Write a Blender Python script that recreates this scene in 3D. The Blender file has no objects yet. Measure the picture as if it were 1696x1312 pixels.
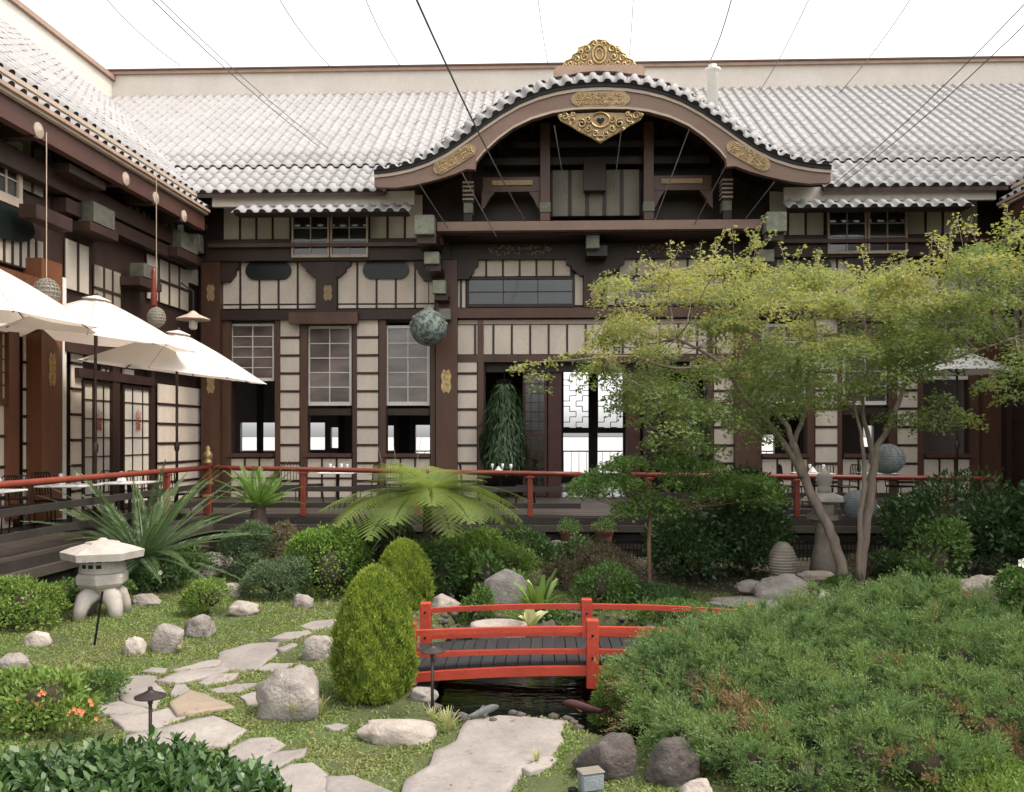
import bpy, math, random
import numpy as np
from mathutils import Vector, Matrix, noise

random.seed(7)
rng = np.random.default_rng(7)
R = math.radians
SC = bpy.context.scene

# ------------------------------------------------------------------ camera
FPX, CX, HY, ZC, TH = 1450.0, 848.0, 722.0, 2.3, R(2.0)
cam_d = bpy.data.cameras.new('camera')
cam = bpy.data.objects.new('camera', cam_d)
SC.collection.objects.link(cam)
SC.camera = cam
cam.location = (0, 0, ZC)
cam.rotation_euler = (R(90), 0, TH)
cam_d.sensor_width = 36
cam_d.lens = 36 * FPX / 1696
cam_d.shift_y = (HY - 656) / 1696
cam_d.clip_end = 6000
cam_d.clip_start = 0.05

# ------------------------------------------------------------------ sky + sun
SUN_EL, SUN_AZ = R(58), R(14)       # azimuth: to the right (+X), a little towards the camera side
w = bpy.data.worlds.new('World')
SC.world = w
w.use_nodes = True
nt = w.node_tree
bg = nt.nodes['Background']
sky = nt.nodes.new('ShaderNodeTexSky')
sky.sky_type = 'NISHITA'
sky.sun_disc = False
sky.sun_elevation = SUN_EL
sd = Vector((math.cos(SUN_EL) * math.cos(SUN_AZ), -math.cos(SUN_EL) * math.sin(SUN_AZ), math.sin(SUN_EL)))
sky.sun_rotation = math.atan2(sd.x, sd.y)
sky.altitude = 0
sky.air_density = 1.0
sky.dust_density = 2.5
sky.ozone_density = 0.6
hs = nt.nodes.new('ShaderNodeHueSaturation')      # a milky, hazed-over sky
hs.inputs['Saturation'].default_value = 0.08
nt.links.new(sky.outputs[0], hs.inputs['Color'])
nt.links.new(hs.outputs[0], bg.inputs['Color'])
bg.inputs['Strength'].default_value = 0.15
sun_d = bpy.data.lights.new('sun', 'SUN')
sun_d.energy = 0.78
sun_d.angle = R(10)
sun_d.color = (1.0, 0.84, 0.66)
sun = bpy.data.objects.new('sun', sun_d)
SC.collection.objects.link(sun)
sun.rotation_euler = sd.to_track_quat('Z', 'Y').to_euler()
SC.view_settings.view_transform = 'Standard'
SC.view_settings.look = 'None'
SC.view_settings.gamma = 1
SC.view_settings.use_curve_mapping = False
SC.view_settings.exposure = 1.54

# ------------------------------------------------------------------ helpers
def ray(px, py):
    u = (px - CX) / FPX
    return Vector((u * math.cos(TH) - math.sin(TH), u * math.sin(TH) + math.cos(TH), (HY - py) / FPX))

def P(px, py, Y):
    r = ray(px, py)
    t = Y / r.y
    return Vector((r.x * t, Y, ZC + r.z * t))

def G(px, py, z=0.0):
    r = ray(px, py)
    t = (z - ZC) / r.z
    return Vector((r.x * t, r.y * t, z))

def link(o, parent=None, label=None, cat=None, group=None, kind=None):
    SC.collection.objects.link(o)
    if parent is not None:
        o.parent = parent
    if label: o['label'] = label
    if cat: o['category'] = cat
    if group: o['group'] = group
    if kind: o['kind'] = kind
    return o

def empty(name, loc=(0, 0, 0), rz=0, **k):
    o = bpy.data.objects.new(name, None)
    o.empty_display_size = 0.2
    o.location = loc
    o.rotation_euler = (0, 0, rz)
    return link(o, **k)

def copy_tree(o, parent=None):
    c = o.copy()
    SC.collection.objects.link(c)
    c.parent = parent
    for ch in list(o.children):
        copy_tree(ch, c)
    return c

def smooth(me):
    me.polygons.foreach_set('use_smooth', [True] * len(me.polygons))

class MB:
    def __init__(s):
        s.v, s.f, s.m = [], [], []
    def add(s, vs, fs, mi=0):
        b = len(s.v)
        s.v += [tuple(p) for p in vs]
        for f in fs:
            s.f.append(tuple(b + i for i in f)); s.m.append(mi)
        return s
    def box(s, x0, x1, y0, y1, z0, z1, mi=0):
        return s.add([(x0, y0, z0), (x1, y0, z0), (x1, y1, z0), (x0, y1, z0), (x0, y0, z1), (x1, y0, z1), (x1, y1, z1), (x0, y1, z1)],
                     [(0, 3, 2, 1), (4, 5, 6, 7), (0, 1, 5, 4), (1, 2, 6, 5), (2, 3, 7, 6), (3, 0, 4, 7)], mi)
    def cbox(s, x0, x1, y0, y1, z0, z1, c, mi=0):
        # chamfered box
        vs, idx = [], {}
        for sx in (0, 1):
            for sy in (0, 1):
                for sz in (0, 1):
                    X, Y, Z = (x0, x1)[sx], (y0, y1)[sy], (z0, z1)[sz]
                    ix, iy, iz = X + (c if sx == 0 else -c), Y + (c if sy == 0 else -c), Z + (c if sz == 0 else -c)
                    for a, p in (('x', (X, iy, iz)), ('y', (ix, Y, iz)), ('z', (ix, iy, Z))):
                        idx[(sx, sy, sz, a)] = len(vs); vs.append(p)
        fs = []
        q = lambda *k: fs.append(tuple(idx[t] for t in k))
        for v in (0, 1):
            o = [(0, 0), (1, 0), (1, 1), (0, 1)]
            q(*[(v, a, b, 'x') for a, b in (o if v else o[::-1])])
            q(*[(a, v, b, 'y') for a, b in (o[::-1] if v else o)])
            q(*[(a, b, v, 'z') for a, b in (o if v else o[::-1])])
        for a in (0, 1):
            for b in (0, 1):
                q((a, b, 0, 'x'), (a, b, 1, 'x'), (a, b, 1, 'y'), (a, b, 0, 'y'))
                q((a, 0, b, 'x'), (a, 1, b, 'x'), (a, 1, b, 'z'), (a, 0, b, 'z'))
                q((0, a, b, 'y'), (1, a, b, 'y'), (1, a, b, 'z'), (0, a, b, 'z'))
        for a in (0, 1):
            for b in (0, 1):
                for d in (0, 1):
                    q((a, b, d, 'x'), (a, b, d, 'y'), (a, b, d, 'z'))
        return s.add(vs, fs, mi)
    def tube(s, pts, rad, seg=6, mi=0, cap=True):
        pts = [Vector(p) for p in pts]
        n = len(pts)
        if not hasattr(rad, '__len__'): rad = [rad] * n
        vs, fs = [], []
        prev = None
        for i, p in enumerate(pts):
            t = (pts[min(i + 1, n - 1)] - pts[max(i - 1, 0)])
            t = t.normalized() if t.length > 1e-9 else Vector((0, 0, 1))
            if prev is None:
                a = t.orthogonal().normalized()
            else:
                a = (prev - t * prev.dot(t))
                a = a.normalized() if a.length > 1e-6 else t.orthogonal().normalized()
            prev = a
            b = t.cross(a)
            for k in range(seg):
                an = 2 * math.pi * k / seg
                vs.append(p + (a * math.cos(an) + b * math.sin(an)) * rad[i])
        for i in range(n - 1):
            for k in range(seg):
                k2 = (k + 1) % seg
                fs.append((i * seg + k, i * seg + k2, (i + 1) * seg + k2, (i + 1) * seg + k))
        if cap:
            fs.append(tuple(range(seg))[::-1]); fs.append(tuple((n - 1) * seg + k for k in range(seg)))
        return s.add(vs, fs, mi)
    def lathe(s, prof, seg=20, c=(0, 0, 0), mi=0, rot=0, squash=1.0):
        vs, fs = [], []
        for r, z in prof:
            for k in range(seg):
                an = rot + 2 * math.pi * k / seg
                vs.append((c[0] + r * math.cos(an), c[1] + squash * r * math.sin(an), c[2] + z))
        for i in range(len(prof) - 1):
            for k in range(seg):
                k2 = (k + 1) % seg
                fs.append((i * seg + k, i * seg + k2, (i + 1) * seg + k2, (i + 1) * seg + k))
        fs.append(tuple(range(seg))[::-1]); fs.append(tuple((len(prof) - 1) * seg + k for k in range(seg)))
        return s.add(vs, fs, mi)
    def prism(s, poly, y0, y1, mi=0):
        # polygon in (x,z), extruded in y
        n = len(poly)
        vs = [(x, y0, z) for x, z in poly] + [(x, y1, z) for x, z in poly]
        fs = [tuple(range(n)), tuple(range(2 * n - 1, n - 1, -1))]
        fs += [(i, i + n, (i + 1) % n + n, (i + 1) % n) for i in range(n)]
        return s.add(vs, fs, mi)
    def build(s, name, mat, parent=None, sm=False, loc=None, rot=None, **k):
        me = bpy.data.meshes.new(name)
        me.from_pydata(s.v, [], s.f)
        mats = mat if isinstance(mat, (list, tuple)) else [mat]
        for m in mats: me.materials.append(m)
        if len(mats) > 1: me.polygons.foreach_set('material_index', s.m)
        if sm: smooth(me)
        me.update()
        o = bpy.data.objects.new(name, me)
        if loc is not None: o.location = loc
        if rot is not None: o.rotation_euler = rot
        return link(o, parent, **k)

def np_mesh(name, V, nper, mat, parent=None, sm=False, **k):
    """V: (n, nper, 3) separate polygons of nper corners"""
    V = np.ascontiguousarray(V, dtype=np.float32)
    n = V.shape[0]
    me = bpy.data.meshes.new(name)
    me.vertices.add(n * nper); me.vertices.foreach_set('co', V.ravel())
    me.loops.add(n * nper); me.loops.foreach_set('vertex_index', np.arange(n * nper, dtype=np.int32))
    me.polygons.add(n)
    me.polygons.foreach_set('loop_start', np.arange(0, n * nper, nper, dtype=np.int32))
    me.update(calc_edges=True)
    me.materials.append(mat)
    if sm: smooth(me)
    o = bpy.data.objects.new(name, me)
    return link(o, parent, **k)

# ------------------------------------------------------------------ materials
def nodes(name):
    m = bpy.data.materials.new(name)
    m.use_nodes = True
    n = m.node_tree
    return m, n, n.nodes['Principled BSDF'], n.nodes['Material Output']

def mixrgb(n, a, b, fac, mode='MIX'):
    x = n.nodes.new('ShaderNodeMix'); x.data_type = 'RGBA'; x.blend_type = mode
    for sock, val in ((x.inputs[6], a), (x.inputs[7], b), (x.inputs[0], fac)):
        if hasattr(val, 'links'): n.links.new(val, sock)
        elif isinstance(val, tuple): sock.default_value = (*val[:3], 1)
        else: sock.default_value = val
    return x.outputs[2]

def ntex(n, coord, scale, detail=4, rough=.55, stretch=None):
    t = n.nodes.new('ShaderNodeTexNoise')
    t.inputs['Scale'].default_value = scale
    t.inputs['Detail'].default_value = detail
    t.inputs['Roughness'].default_value = rough
    if stretch:
        mp = n.nodes.new('ShaderNodeMapping'); mp.inputs['Scale'].default_value = stretch
        n.links.new(coord, mp.inputs[0]); coord = mp.outputs[0]
    n.links.new(coord, t.inputs['Vector'])
    return t.outputs[0]

def ramp(n, fac, stops):
    r = n.nodes.new('ShaderNodeValToRGB')
    el = r.color_ramp.elements
    el[0].position, el[0].color = stops[0][0], (*stops[0][1], 1)
    el[1].position, el[1].color = stops[-1][0], (*stops[-1][1], 1)
    for p, c in stops[1:-1]:
        e = el.new(p); e.color = (*c, 1)
    n.links.new(fac, r.inputs[0])
    return r.outputs[0]

def M(name, c, c2=None, rough=.6, scale=2.0, fine=30.0, bump=.15, metal=0, spec=.4, stretch=None, rnd=.12, contrast=(.3, .7), bdist=.01, spot=None):
    m, n, b, out = nodes(name)
    c2 = c2 or tuple(x * .68 for x in c)
    geo = n.nodes.new('ShaderNodeNewGeometry')
    a = ntex(n, geo.outputs['Position'], scale, 6, .62, stretch)
    col = ramp(n, a, [(contrast[0], c2), (contrast[1], c)])
    f = ntex(n, geo.outputs['Position'], fine, 4, .6, stretch)
    col = mixrgb(n, col, ramp(n, f, [(.25, (.72, .72, .72)), (.75, (1.15, 1.15, 1.15))]), .5, 'MULTIPLY')
    if spot:
        sp = ntex(n, geo.outputs['Position'], spot[1], 5, .7)
        col = mixrgb(n, col, spot[0], ramp(n, sp, [(spot[2], (0, 0, 0)), (spot[2] + .07, (.75,) * 3)]))
    if rnd:
        oi = n.nodes.new('ShaderNodeObjectInfo')
        col = mixrgb(n, col, ramp(n, oi.outputs['Random'], [(0, (1 - rnd,) * 3), (1, (1 + rnd,) * 3)]), 1.0, 'MULTIPLY')
    n.links.new(col, b.inputs['Base Color'])
    b.inputs['Metallic'].default_value = metal
    b.inputs['Specular IOR Level'].default_value = spec
    rr = n.nodes.new('ShaderNodeMapRange'); rr.inputs[3].default_value = max(.03, rough - .12); rr.inputs[4].default_value = min(1, rough + .12)
    n.links.new(f, rr.inputs[0]); n.links.new(rr.outputs[0], b.inputs['Roughness'])
    if bump:
        bp = n.nodes.new('ShaderNodeBump'); bp.inputs['Strength'].default_value = bump; bp.inputs['Distance'].default_value = bdist
        n.links.new(f, bp.inputs['Height']); n.links.new(bp.outputs[0], b.inputs['Normal'])
    return m

GAIN = 1.55      # leaf reflectance level for the whole garden
def LEAF(name, stops, tr=.35, rough=.5, big=None, bscale=1.2, spec=.3):
    """stops: colours spread over leaves at random; big: a second tint in drifts"""
    m, n, b, out = nodes(name)
    geo = n.nodes.new('ShaderNodeNewGeometry')
    k = len(stops)
    stops = [tuple(v * GAIN for v in c) for c in stops]
    if big: big = tuple(v * GAIN for v in big)
    col = ramp(n, geo.outputs['Random Per Island'], [(i / (k - 1), c) for i, c in enumerate(stops)])
    if big:
        a = ntex(n, geo.outputs['Position'], bscale, 3)
        fac = n.nodes.new('ShaderNodeMapRange'); fac.inputs[1].default_value = .42; fac.inputs[2].default_value = .62
        fac.inputs[4].default_value = .8
        n.links.new(a, fac.inputs[0])
        col = mixrgb(n, col, big, fac.outputs[0])
    n.links.new(col, b.inputs['Base Color'])
    b.inputs['Roughness'].default_value = rough
    b.inputs['Specular IOR Level'].default_value = spec
    t = n.nodes.new('ShaderNodeBsdfTranslucent')
    n.links.new(mixrgb(n, col, (1.2, 1.2, .7), 1.0, 'MULTIPLY'), t.inputs[0])
    mx = n.nodes.new('ShaderNodeMixShader'); mx.inputs[0].default_value = tr
    n.links.new(b.outputs[0], mx.inputs[1]); n.links.new(t.outputs[0], mx.inputs[2])
    n.links.new(mx.outputs[0], out.inputs[0])
    return m

m_brown = M('brown_stained_post', (.115, .050, .026), (.06, .026, .015), .45, 3, 22, .15, stretch=(1, 1, .15))
m_dark = M('dark_stained_wood', (.046, .023, .0155), (.026, .013, .010), .5, 3, 18, .2, stretch=(1, 1, .25))
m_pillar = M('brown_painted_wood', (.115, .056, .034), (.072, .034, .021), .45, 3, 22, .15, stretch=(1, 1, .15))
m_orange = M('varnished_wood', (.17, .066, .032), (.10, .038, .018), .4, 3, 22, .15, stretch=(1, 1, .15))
m_mauve = M('mauve_brown_wood', (.27, .168, .125), (.20, .12, .09), .55, 2, 25, .15, stretch=(.3, 1, 1))
m_tan = M('tan_trim', (.50, .40, .31), (.40, .31, .24), .5, 3, 25, .05)
m_trim = M('brown_trim', (.38, .26, .19), (.29, .19, .14), .6, 3, 25, .1)
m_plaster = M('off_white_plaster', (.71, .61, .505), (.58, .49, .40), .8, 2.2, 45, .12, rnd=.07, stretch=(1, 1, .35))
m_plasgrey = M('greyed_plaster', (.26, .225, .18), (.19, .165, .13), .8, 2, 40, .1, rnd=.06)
m_plasshade = M('eave_shaded_plaster', (.44, .385, .32), (.35, .305, .25), .8, 2, 40, .1, rnd=.05)  # plaster with the shade under the eaves put into its colour
m_cream = M('cream_render', (.64, .58, .51), (.56, .50, .43), .8, 1.2, 30, .1, rnd=.04)
m_tile = M('weathered_roof_tile', (.36, .346, .338), (.305, .291, .285), .7, .8, 26, .15, rnd=.05, spot=((.22, .20, .18), 2.2, .66))
m_tiledk = M('tile_shade_and_fillet', (.035, .032, .03), None, .9, 3, 30, .1)  # near-black stands in for shade in the tile hollows; the fillet shares it
m_underlay = M('roof_boards', (.06, .035, .025), None, .8, 3, 20, .1)
m_gold = M('worn_gilding', (.54, .39, .18), (.33, .22, .11), .38, 14, 70, .4, metal=.55, contrast=(.35, .6))
m_goldbase = M('gilded_ground', (.42, .30, .16), (.26, .17, .10), .6, 18, 70, .5, metal=.2)
m_boxend = M('dull_box_end', (.12, .115, .085), (.07, .068, .05), .75, 7, 40, .3)
m_copper = M('verdigris_copper', (.25, .25, .19), (.16, .16, .12), .75, 7, 40, .3, contrast=(.35, .65))
m_green = M('dark_green_plaque', (.007, .012, .009), (.004, .008, .006), .35, 6, 30, .1)
m_white = M('white_paint', (.74, .71, .66), (.66, .62, .56), .45, 3, 30, .05, rnd=.03)
m_eave = M('red_brown_eave_wood', (.105, .046, .032), (.07, .03, .022), .5, 3, 22, .15)
m_red = M('dull_red_paint', (.235, .045, .026), (.16, .032, .02), .45, 3, 30, .2)
m_vermil = M('vermilion_paint', (.50, .064, .032), (.37, .045, .026), .5, 5, 45, .35, rnd=.08, spot=((.20, .05, .035), 9, .62))
m_rdark = M('oxblood_wood', (.075, .022, .018), (.045, .014, .012), .5, 3, 22, .15)
m_black = M('black_interior', (.012, .010, .009), None, .8, 2, 20, .05)
m_iron = M('black_iron', (.022, .021, .021), None, .45, 8, 60, .15, metal=.6)
m_bronze = M('patinated_bronze', (.085, .065, .055), (.05, .04, .035), .45, 8, 60, .15, metal=.6)
m_deck = M('weathered_deck_wood', (.080, .063, .052), (.045, .037, .031), .6, 2.2, 24, .3, stretch=(.25, 1, 1))
m_deckdk = M('dark_deck_wood', (.045, .036, .031), (.026, .021, .019), .6, 2.2, 24, .3, stretch=(.25, 1, 1))
m_floor = M('polished_floor', (.06, .045, .038), None, .25, 2, 20, .05)
m_terr = M('pale_terrace_paving', (.40, .385, .365), (.32, .31, .295), .6, 1, 20, .05)
m_cloth = M('white_canvas', (.80, .765, .725), (.75, .715, .675), .85, 3, 160, .15, rnd=.03)
m_linen = M('white_linen', (.78, .76, .73), None, .8, 9, 60, .2)
m_asph = M('black_grip_boards', (.030, .031, .034), (.022, .022, .025), .75, 4, 120, .5, rnd=.15)
m_fish = M('weathered_lead', (.16, .17, .165), (.08, .085, .08), .6, 12, 60, .5)
m_concrete = M('pale_cast_stone', (.50, .45, .41), (.36, .32, .28), .85, 5, 55, .45, rnd=.02, spot=((.22, .20, .16), 8, .65))
m_stonelan = M('mossy_stone', (.37, .32, .26), (.19, .165, .13), .9, 5, 45, .5, rnd=.05)
m_ball = M('blue_grey_lantern', (.27, .30, .32), (.17, .19, .205), .55, 9, 70, .6)
m_ballg = M('verdigris_lantern', (.24, .29, .26), (.07, .085, .08), .6, 11, 70, .8, contrast=(.42, .56))
m_bark = M('pale_bark', (.36, .285, .235), (.20, .155, .125), .85, 9, 50, .6, stretch=(1, 1, .35))
m_barkd = M('dark_bark', (.09, .065, .05), (.05, .036, .028), .9, 9, 50, .6)
m_bamboo = M('stake_wood', (.27, .17, .10), (.18, .11, .065), .6, 9, 50, .2)
m_cable = M('steel_cable', (.22, .21, .21), None, .4, 5, 30, 0, metal=.5)
m_pot = M('terracotta', (.16, .075, .05), (.10, .05, .035), .8, 6, 40, .2)
m_kanji = M('red_ink', (.45, .05, .035), None, .7, 6, 40, 0)
m_rock = M('grey_boulder', (.39, .345, .31), (.23, .20, .178), .9, 4.5, 34, .8, rnd=.16, bdist=.03, spot=((.48, .46, .38), 11, .62))
m_rockdk = M('dark_boulder', (.15, .125, .112), (.07, .058, .052), .9, 5, 34, .8, rnd=.12, bdist=.03, spot=((.26, .25, .20), 12, .62))
m_rockpale = M('pale_boulder', (.48, .42, .365), (.30, .255, .22), .9, 4, 34, .7, rnd=.1, bdist=.02, spot=((.22, .20, .15), 9, .62))
m_flag = M('flagstone', (.345, .305, .28), (.24, .21, .19), .85, 2.6, 24, .7, rnd=.12, bdist=.015, spot=((.22, .20, .15), 5, .63))
m_flagw = M('ochre_flagstone', (.37, .29, .21), (.26, .21, .16), .85, 3.5, 30, .5, rnd=.05, bdist=.015)

def glass_mat(name, tint, rough=.06, mix=.5):
    m, n, b, out = nodes(name)
    b.inputs['Roughness'].default_value = rough
    b.inputs['Specular IOR Level'].default_value = .8
    geo = n.nodes.new('ShaderNodeNewGeometry')
    oi = n.nodes.new('ShaderNodeObjectInfo')
    g2 = ntex(n, geo.outputs['Position'], 1.1, 3, .5, (1, 1, 2.5))
    tc = mixrgb(n, ramp(n, g2, [(.3, tuple(v * .45 for v in tint)), (.7, tuple(v * 1.45 for v in tint))]), ramp(n, oi.outputs['Random'], [(0, (.7,) * 3), (1, (1.25,) * 3)]), 1.0, 'MULTIPLY')
    n.links.new(tc, b.inputs['Base Color'])
    f = ntex(n, geo.outputs['Position'], 1.3, 2)
    bp = n.nodes.new('ShaderNodeBump'); bp.inputs['Strength'].default_value = .08; bp.inputs['Distance'].default_value = .05
    n.links.new(f, bp.inputs['Height']); n.links.new(bp.outputs[0], b.inputs['Normal'])
    tr = n.nodes.new('ShaderNodeBsdfTransparent'); tr.inputs[0].default_value = (.8, .8, .8, 1)
    mx = n.nodes.new('ShaderNodeMixShader'); mx.inputs[0].default_value = mix
    n.links.new(b.outputs[0], mx.inputs[1]); n.links.new(tr.outputs[0], mx.inputs[2]); n.links.new(mx.outputs[0], out.inputs[0])
    return m
m_blind = glass_mat('glass_over_drawn_blind', (.155, .115, .095), .12, 0.0)
m_glassdk = glass_mat('dark_window_glass', (.03, .032, .03), .06, .15)
m_shoji = M('shoji_paper', (.60, .55, .47), (.56, .50, .42), .9, 2, 50, .03, rnd=.04)

def water_mat():
    m, n, b, out = nodes('pond_water')
    b.inputs['Base Color'].default_value = (.006, .008, .006, 1)
    b.inputs['Roughness'].default_value = .04
    b.inputs['IOR'].default_value = 1.33
    geo = n.nodes.new('ShaderNodeNewGeometry')
    f = ntex(n, geo.outputs['Position'], 5, 3, .5, (1, 2.2, 1))
    bp = n.nodes.new('ShaderNodeBump'); bp.inputs['Strength'].default_value = .25; bp.inputs['Distance'].default_value = .02
    n.links.new(f, bp.inputs['Height']); n.links.new(bp.outputs[0], b.inputs['Normal'])
    return m
m_water = water_mat()

CUBES = {}
def unit_cube(mat):
    if mat.name not in CUBES:
        me = bpy.data.meshes.new('block')
        t = MB().box(-.5, .5, -.5, .5, -.5, .5)
        me.from_pydata(t.v, [], t.f); me.materials.append(mat); me.update()
        CUBES[mat.name] = me
    return CUBES[mat.name]

def cube(name, parent, x0, x1, y0, y1, z0, z1, mat, **k):
    o = bpy.data.objects.new(name, unit_cube(mat))
    o.location = ((x0 + x1) / 2, (y0 + y1) / 2, (z0 + z1) / 2)
    o.scale = (abs(x1 - x0), abs(y1 - y0), abs(z1 - z0))
    return link(o, parent, **k)

class Frame:
    """a building's own axes: x along the front, y into it, z up; o: its Empty"""
    def __init__(s, name, origin, ang, **k):
        s.o = empty(name, origin, ang, **k)
        s.org, s.a = Vector(origin), ang
        s.ex, s.ey = Vector((math.cos(ang), math.sin(ang), 0)), Vector((-math.sin(ang), math.cos(ang), 0))
    def hit(s, px, py, d):
        r = ray(px, py)
        o = Vector((0, 0, ZC)) - s.org
        t = (d - o.dot(s.ey)) / r.dot(s.ey)
        q = o + r * t
        return q.dot(s.ex), q.z + s.org.z
    def world(s, x, y, z):
        return s.org + s.ex * x + s.ey * y + Vector((0, 0, z))

def holes_wall(name, parent, x0, x1, z0, z1, y0, y1, holes, mat):
    xs = sorted({x0, x1, *[h[0] for h in holes], *[h[1] for h in holes]})
    mb = MB()
    for a, b in zip(xs[:-1], xs[1:]):
        if b - a < 1e-6 or a < x0 - 1e-6 or b > x1 + 1e-6: continue
        hs_ = sorted([(h[2], h[3]) for h in holes if h[0] < (a + b) / 2 < h[1]])
        z = z0
        for h0, h1 in hs_:
            if h0 > z: mb.box(a, b, y0, y1, z, h0)
            z = max(z, h1)
        if z < z1: mb.box(a, b, y0, y1, z, z1)
    return mb.build(name, mat, parent)

def panels(parent, x0, x1, z0, z1, nc, nr, y, mat=None, bat=.035, name='plaster_panel', vbat=True, hbat=True, batmat=None, skip=()):
    """separate plaster panels with the dark battens between them"""
    mat = mat or m_plaster; batmat = batmat or m_dark
    cw, ch = (x1 - x0) / nc, (z1 - z0) / nr
    h = bat / 2
    for i in range(nc):
        for j in range(nr):
            if (i, j) in skip: continue
            cube(name, parent, x0 + i * cw + (h if i else 0), x0 + (i + 1) * cw - (h if i < nc - 1 else 0), y - .022, y + .0,
                 z0 + j * ch + (h if j else 0), z0 + (j + 1) * ch - (h if j < nr - 1 else 0), mat)
    for i in range(1, nc):
        cube('batten', parent, x0 + i * cw - h, x0 + i * cw + h, y - .042, y + .001, z0, z1, batmat)
    for j in range(1, nr):
        cube('batten', parent, x0, x1, y - .045, y + .002, z0 + j * ch - h, z0 + j * ch + h, batmat)

def window(parent, x0, x1, z0, z1, nc, nr, y, fr=.06, fmat=None, gmat=None, mun=.022, name='window'):
    fmat = fmat or m_white; gmat = gmat or m_blind
    mb = MB()
    mb.box(x0, x1, y - .05, y + .03, z1 - fr, z1).box(x0, x1, y - .05, y + .03, z0, z0 + fr * 1.3)
    mb.box(x0, x0 + fr * .8, y - .048, y + .028, z0 + fr * 1.3, z1 - fr).box(x1 - fr * .8, x1, y - .048, y + .028, z0 + fr * 1.3, z1 - fr)
    wn = mb.build(name, fmat, parent)
    a0, a1, b0, b1 = x0 + fr * .8, x1 - fr * .8, z0 + fr * 1.3, z1 - fr
    cw, ch = (a1 - a0) / nc, (b1 - b0) / nr
    for i in range(nc):
        for j in range(nr):
            cube('pane', wn, a0 + i * cw + .002, a0 + (i + 1) * cw - .002, y - .002, y + .004, b0 + j * ch + .002, b0 + (j + 1) * ch - .002, gmat)
    for i in range(1, nc):
        cube('muntin', wn, a0 + i * cw - mun / 2, a0 + i * cw + mun / 2, y - .03, y + .012, b0, b1, fmat)
    for j in range(1, nr):
        cube('muntin', wn, a0, a1, y - .028, y + .011, b0 + j * ch - mun / 2, b0 + j * ch + mun / 2, fmat)
    return wn

# ------------------------------------------------------------------ roof tiles
TP, TL = .30, .43
def tile_profile():
    xs = np.linspace(-.15, .15, 11)
    zs = []
    for x in xs:
        if abs(x) < .085: zs.append(.070 * math.sqrt(max(0, 1 - (x / .088) ** 2)))
        else: zs.append(-.012 * math.sin((abs(x) - .085) / .065 * math.pi / 2))
    return xs, np.array(zs)
def tile_geo(eave=False, length=TL + .05):
    xs, zs = tile_profile()
    n = len(xs)
    mb = MB()
    vs = [(x, 0, z + .010) for x, z in zip(xs, zs)] + [(x, length, z) for x, z in zip(xs, zs)] + [(x, 0, z + .004) for x, z in zip(xs, zs)]
    fs = [(i, i + 1, n + i + 1, n + i) for i in range(n - 1)] + [(2 * n + i, 2 * n + i + 1, i + 1, i) for i in range(n - 1)]
    mb.add(vs, fs, 0)
    if eave:
        ids = [i for i in range(n) if abs(xs[i]) < .1]
        vs = [(xs[i], .012, zs[i] + .008) for i in ids] + [(xs[ids[-1]], .012, -.02), (xs[ids[0]], .012, -.02)]
        mb.add(vs, [tuple(range(len(vs)))], 1)  # dark face: shade of the hollow tile end put into its colour
    return mb
def tile_mesh(eave):
    t = tile_geo(eave)
    me = bpy.data.meshes.new('roof_tile')
    me.from_pydata(t.v, [], t.f)
    me.materials.append(m_tile); me.materials.append(m_tiledk)
    me.polygons.foreach_set('material_index', t.m)
    sm = [True] * len(t.f)
    me.polygons.foreach_set('use_smooth', sm)
    me.update()
    return me
TILE, TILE_E = tile_mesh(False), tile_mesh(True)
TG = tile_geo(False)
TGv, TGf = np.array(TG.v), np.array(TG.f)

def lay_tiles(parent, mats, eave_flags, n_single, name='roof_tile'):
    """mats: list of 4x4 local matrices, nearest first"""
    for M4, e in list(zip(mats, eave_flags))[:n_single]:
        o = bpy.data.objects.new(name, TILE_E if e else TILE)
        link(o, parent)
        o.matrix_local = M4
    rest = mats[n_single:]
    if rest:
        A = np.array([[list(r) for r in m_] for m_ in rest])
        H = np.concatenate([TGv, np.ones((len(TGv), 1))], 1)
        W = np.einsum('nij,kj->nki', A, H)[:, :, :3]
        Q = W[:, TGf, :].reshape(-1, 4, 3)
        o = np_mesh('far_roof_tiles', Q, 4, m_tile, parent, sm=False, kind='stuff')
# ================================================================== THE SETTING: ground, pond, decks
POND = [G(x, y)[:2] for x, y in [(685, 1145), (700, 1165), (725, 1182), (765, 1192), (850, 1188), (940, 1194), (985, 1222), (1060, 1240), (1150, 1215),
        (1180, 1140), (1150, 1075), (1060, 1035), (960, 1020), (900, 1018), (850, 1030), (800, 1020), (790, 985), (800, 965), (830, 955), (800, 942), (750, 942), (738, 965), (748, 1000), (735, 1030), (700, 1060), (680, 1100)]]
PA = np.array(POND)
def pond_sd(X, Y):
    """signed distance to the pond outline, negative inside"""
    X, Y = np.asarray(X, float), np.asarray(Y, float)
    d = np.full(X.shape, 1e9); ins = np.zeros(X.shape, bool)
    n = len(PA)
    for i in range(n):
        ax, ay = PA[i]; bx, by = PA[(i + 1) % n]
        ex, ey = bx - ax, by - ay
        t = np.clip(((X - ax) * ex + (Y - ay) * ey) / (ex * ex + ey * ey), 0, 1)
        d = np.minimum(d, np.hypot(X - ax - t * ex, Y - ay - t * ey))
        c = ((ay > Y) != (by > Y)) & (X < (bx - ax) * (Y - ay) / (by - ay + 1e-12) + ax)
        ins ^= c
    return np.where(ins, -d, d)
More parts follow.
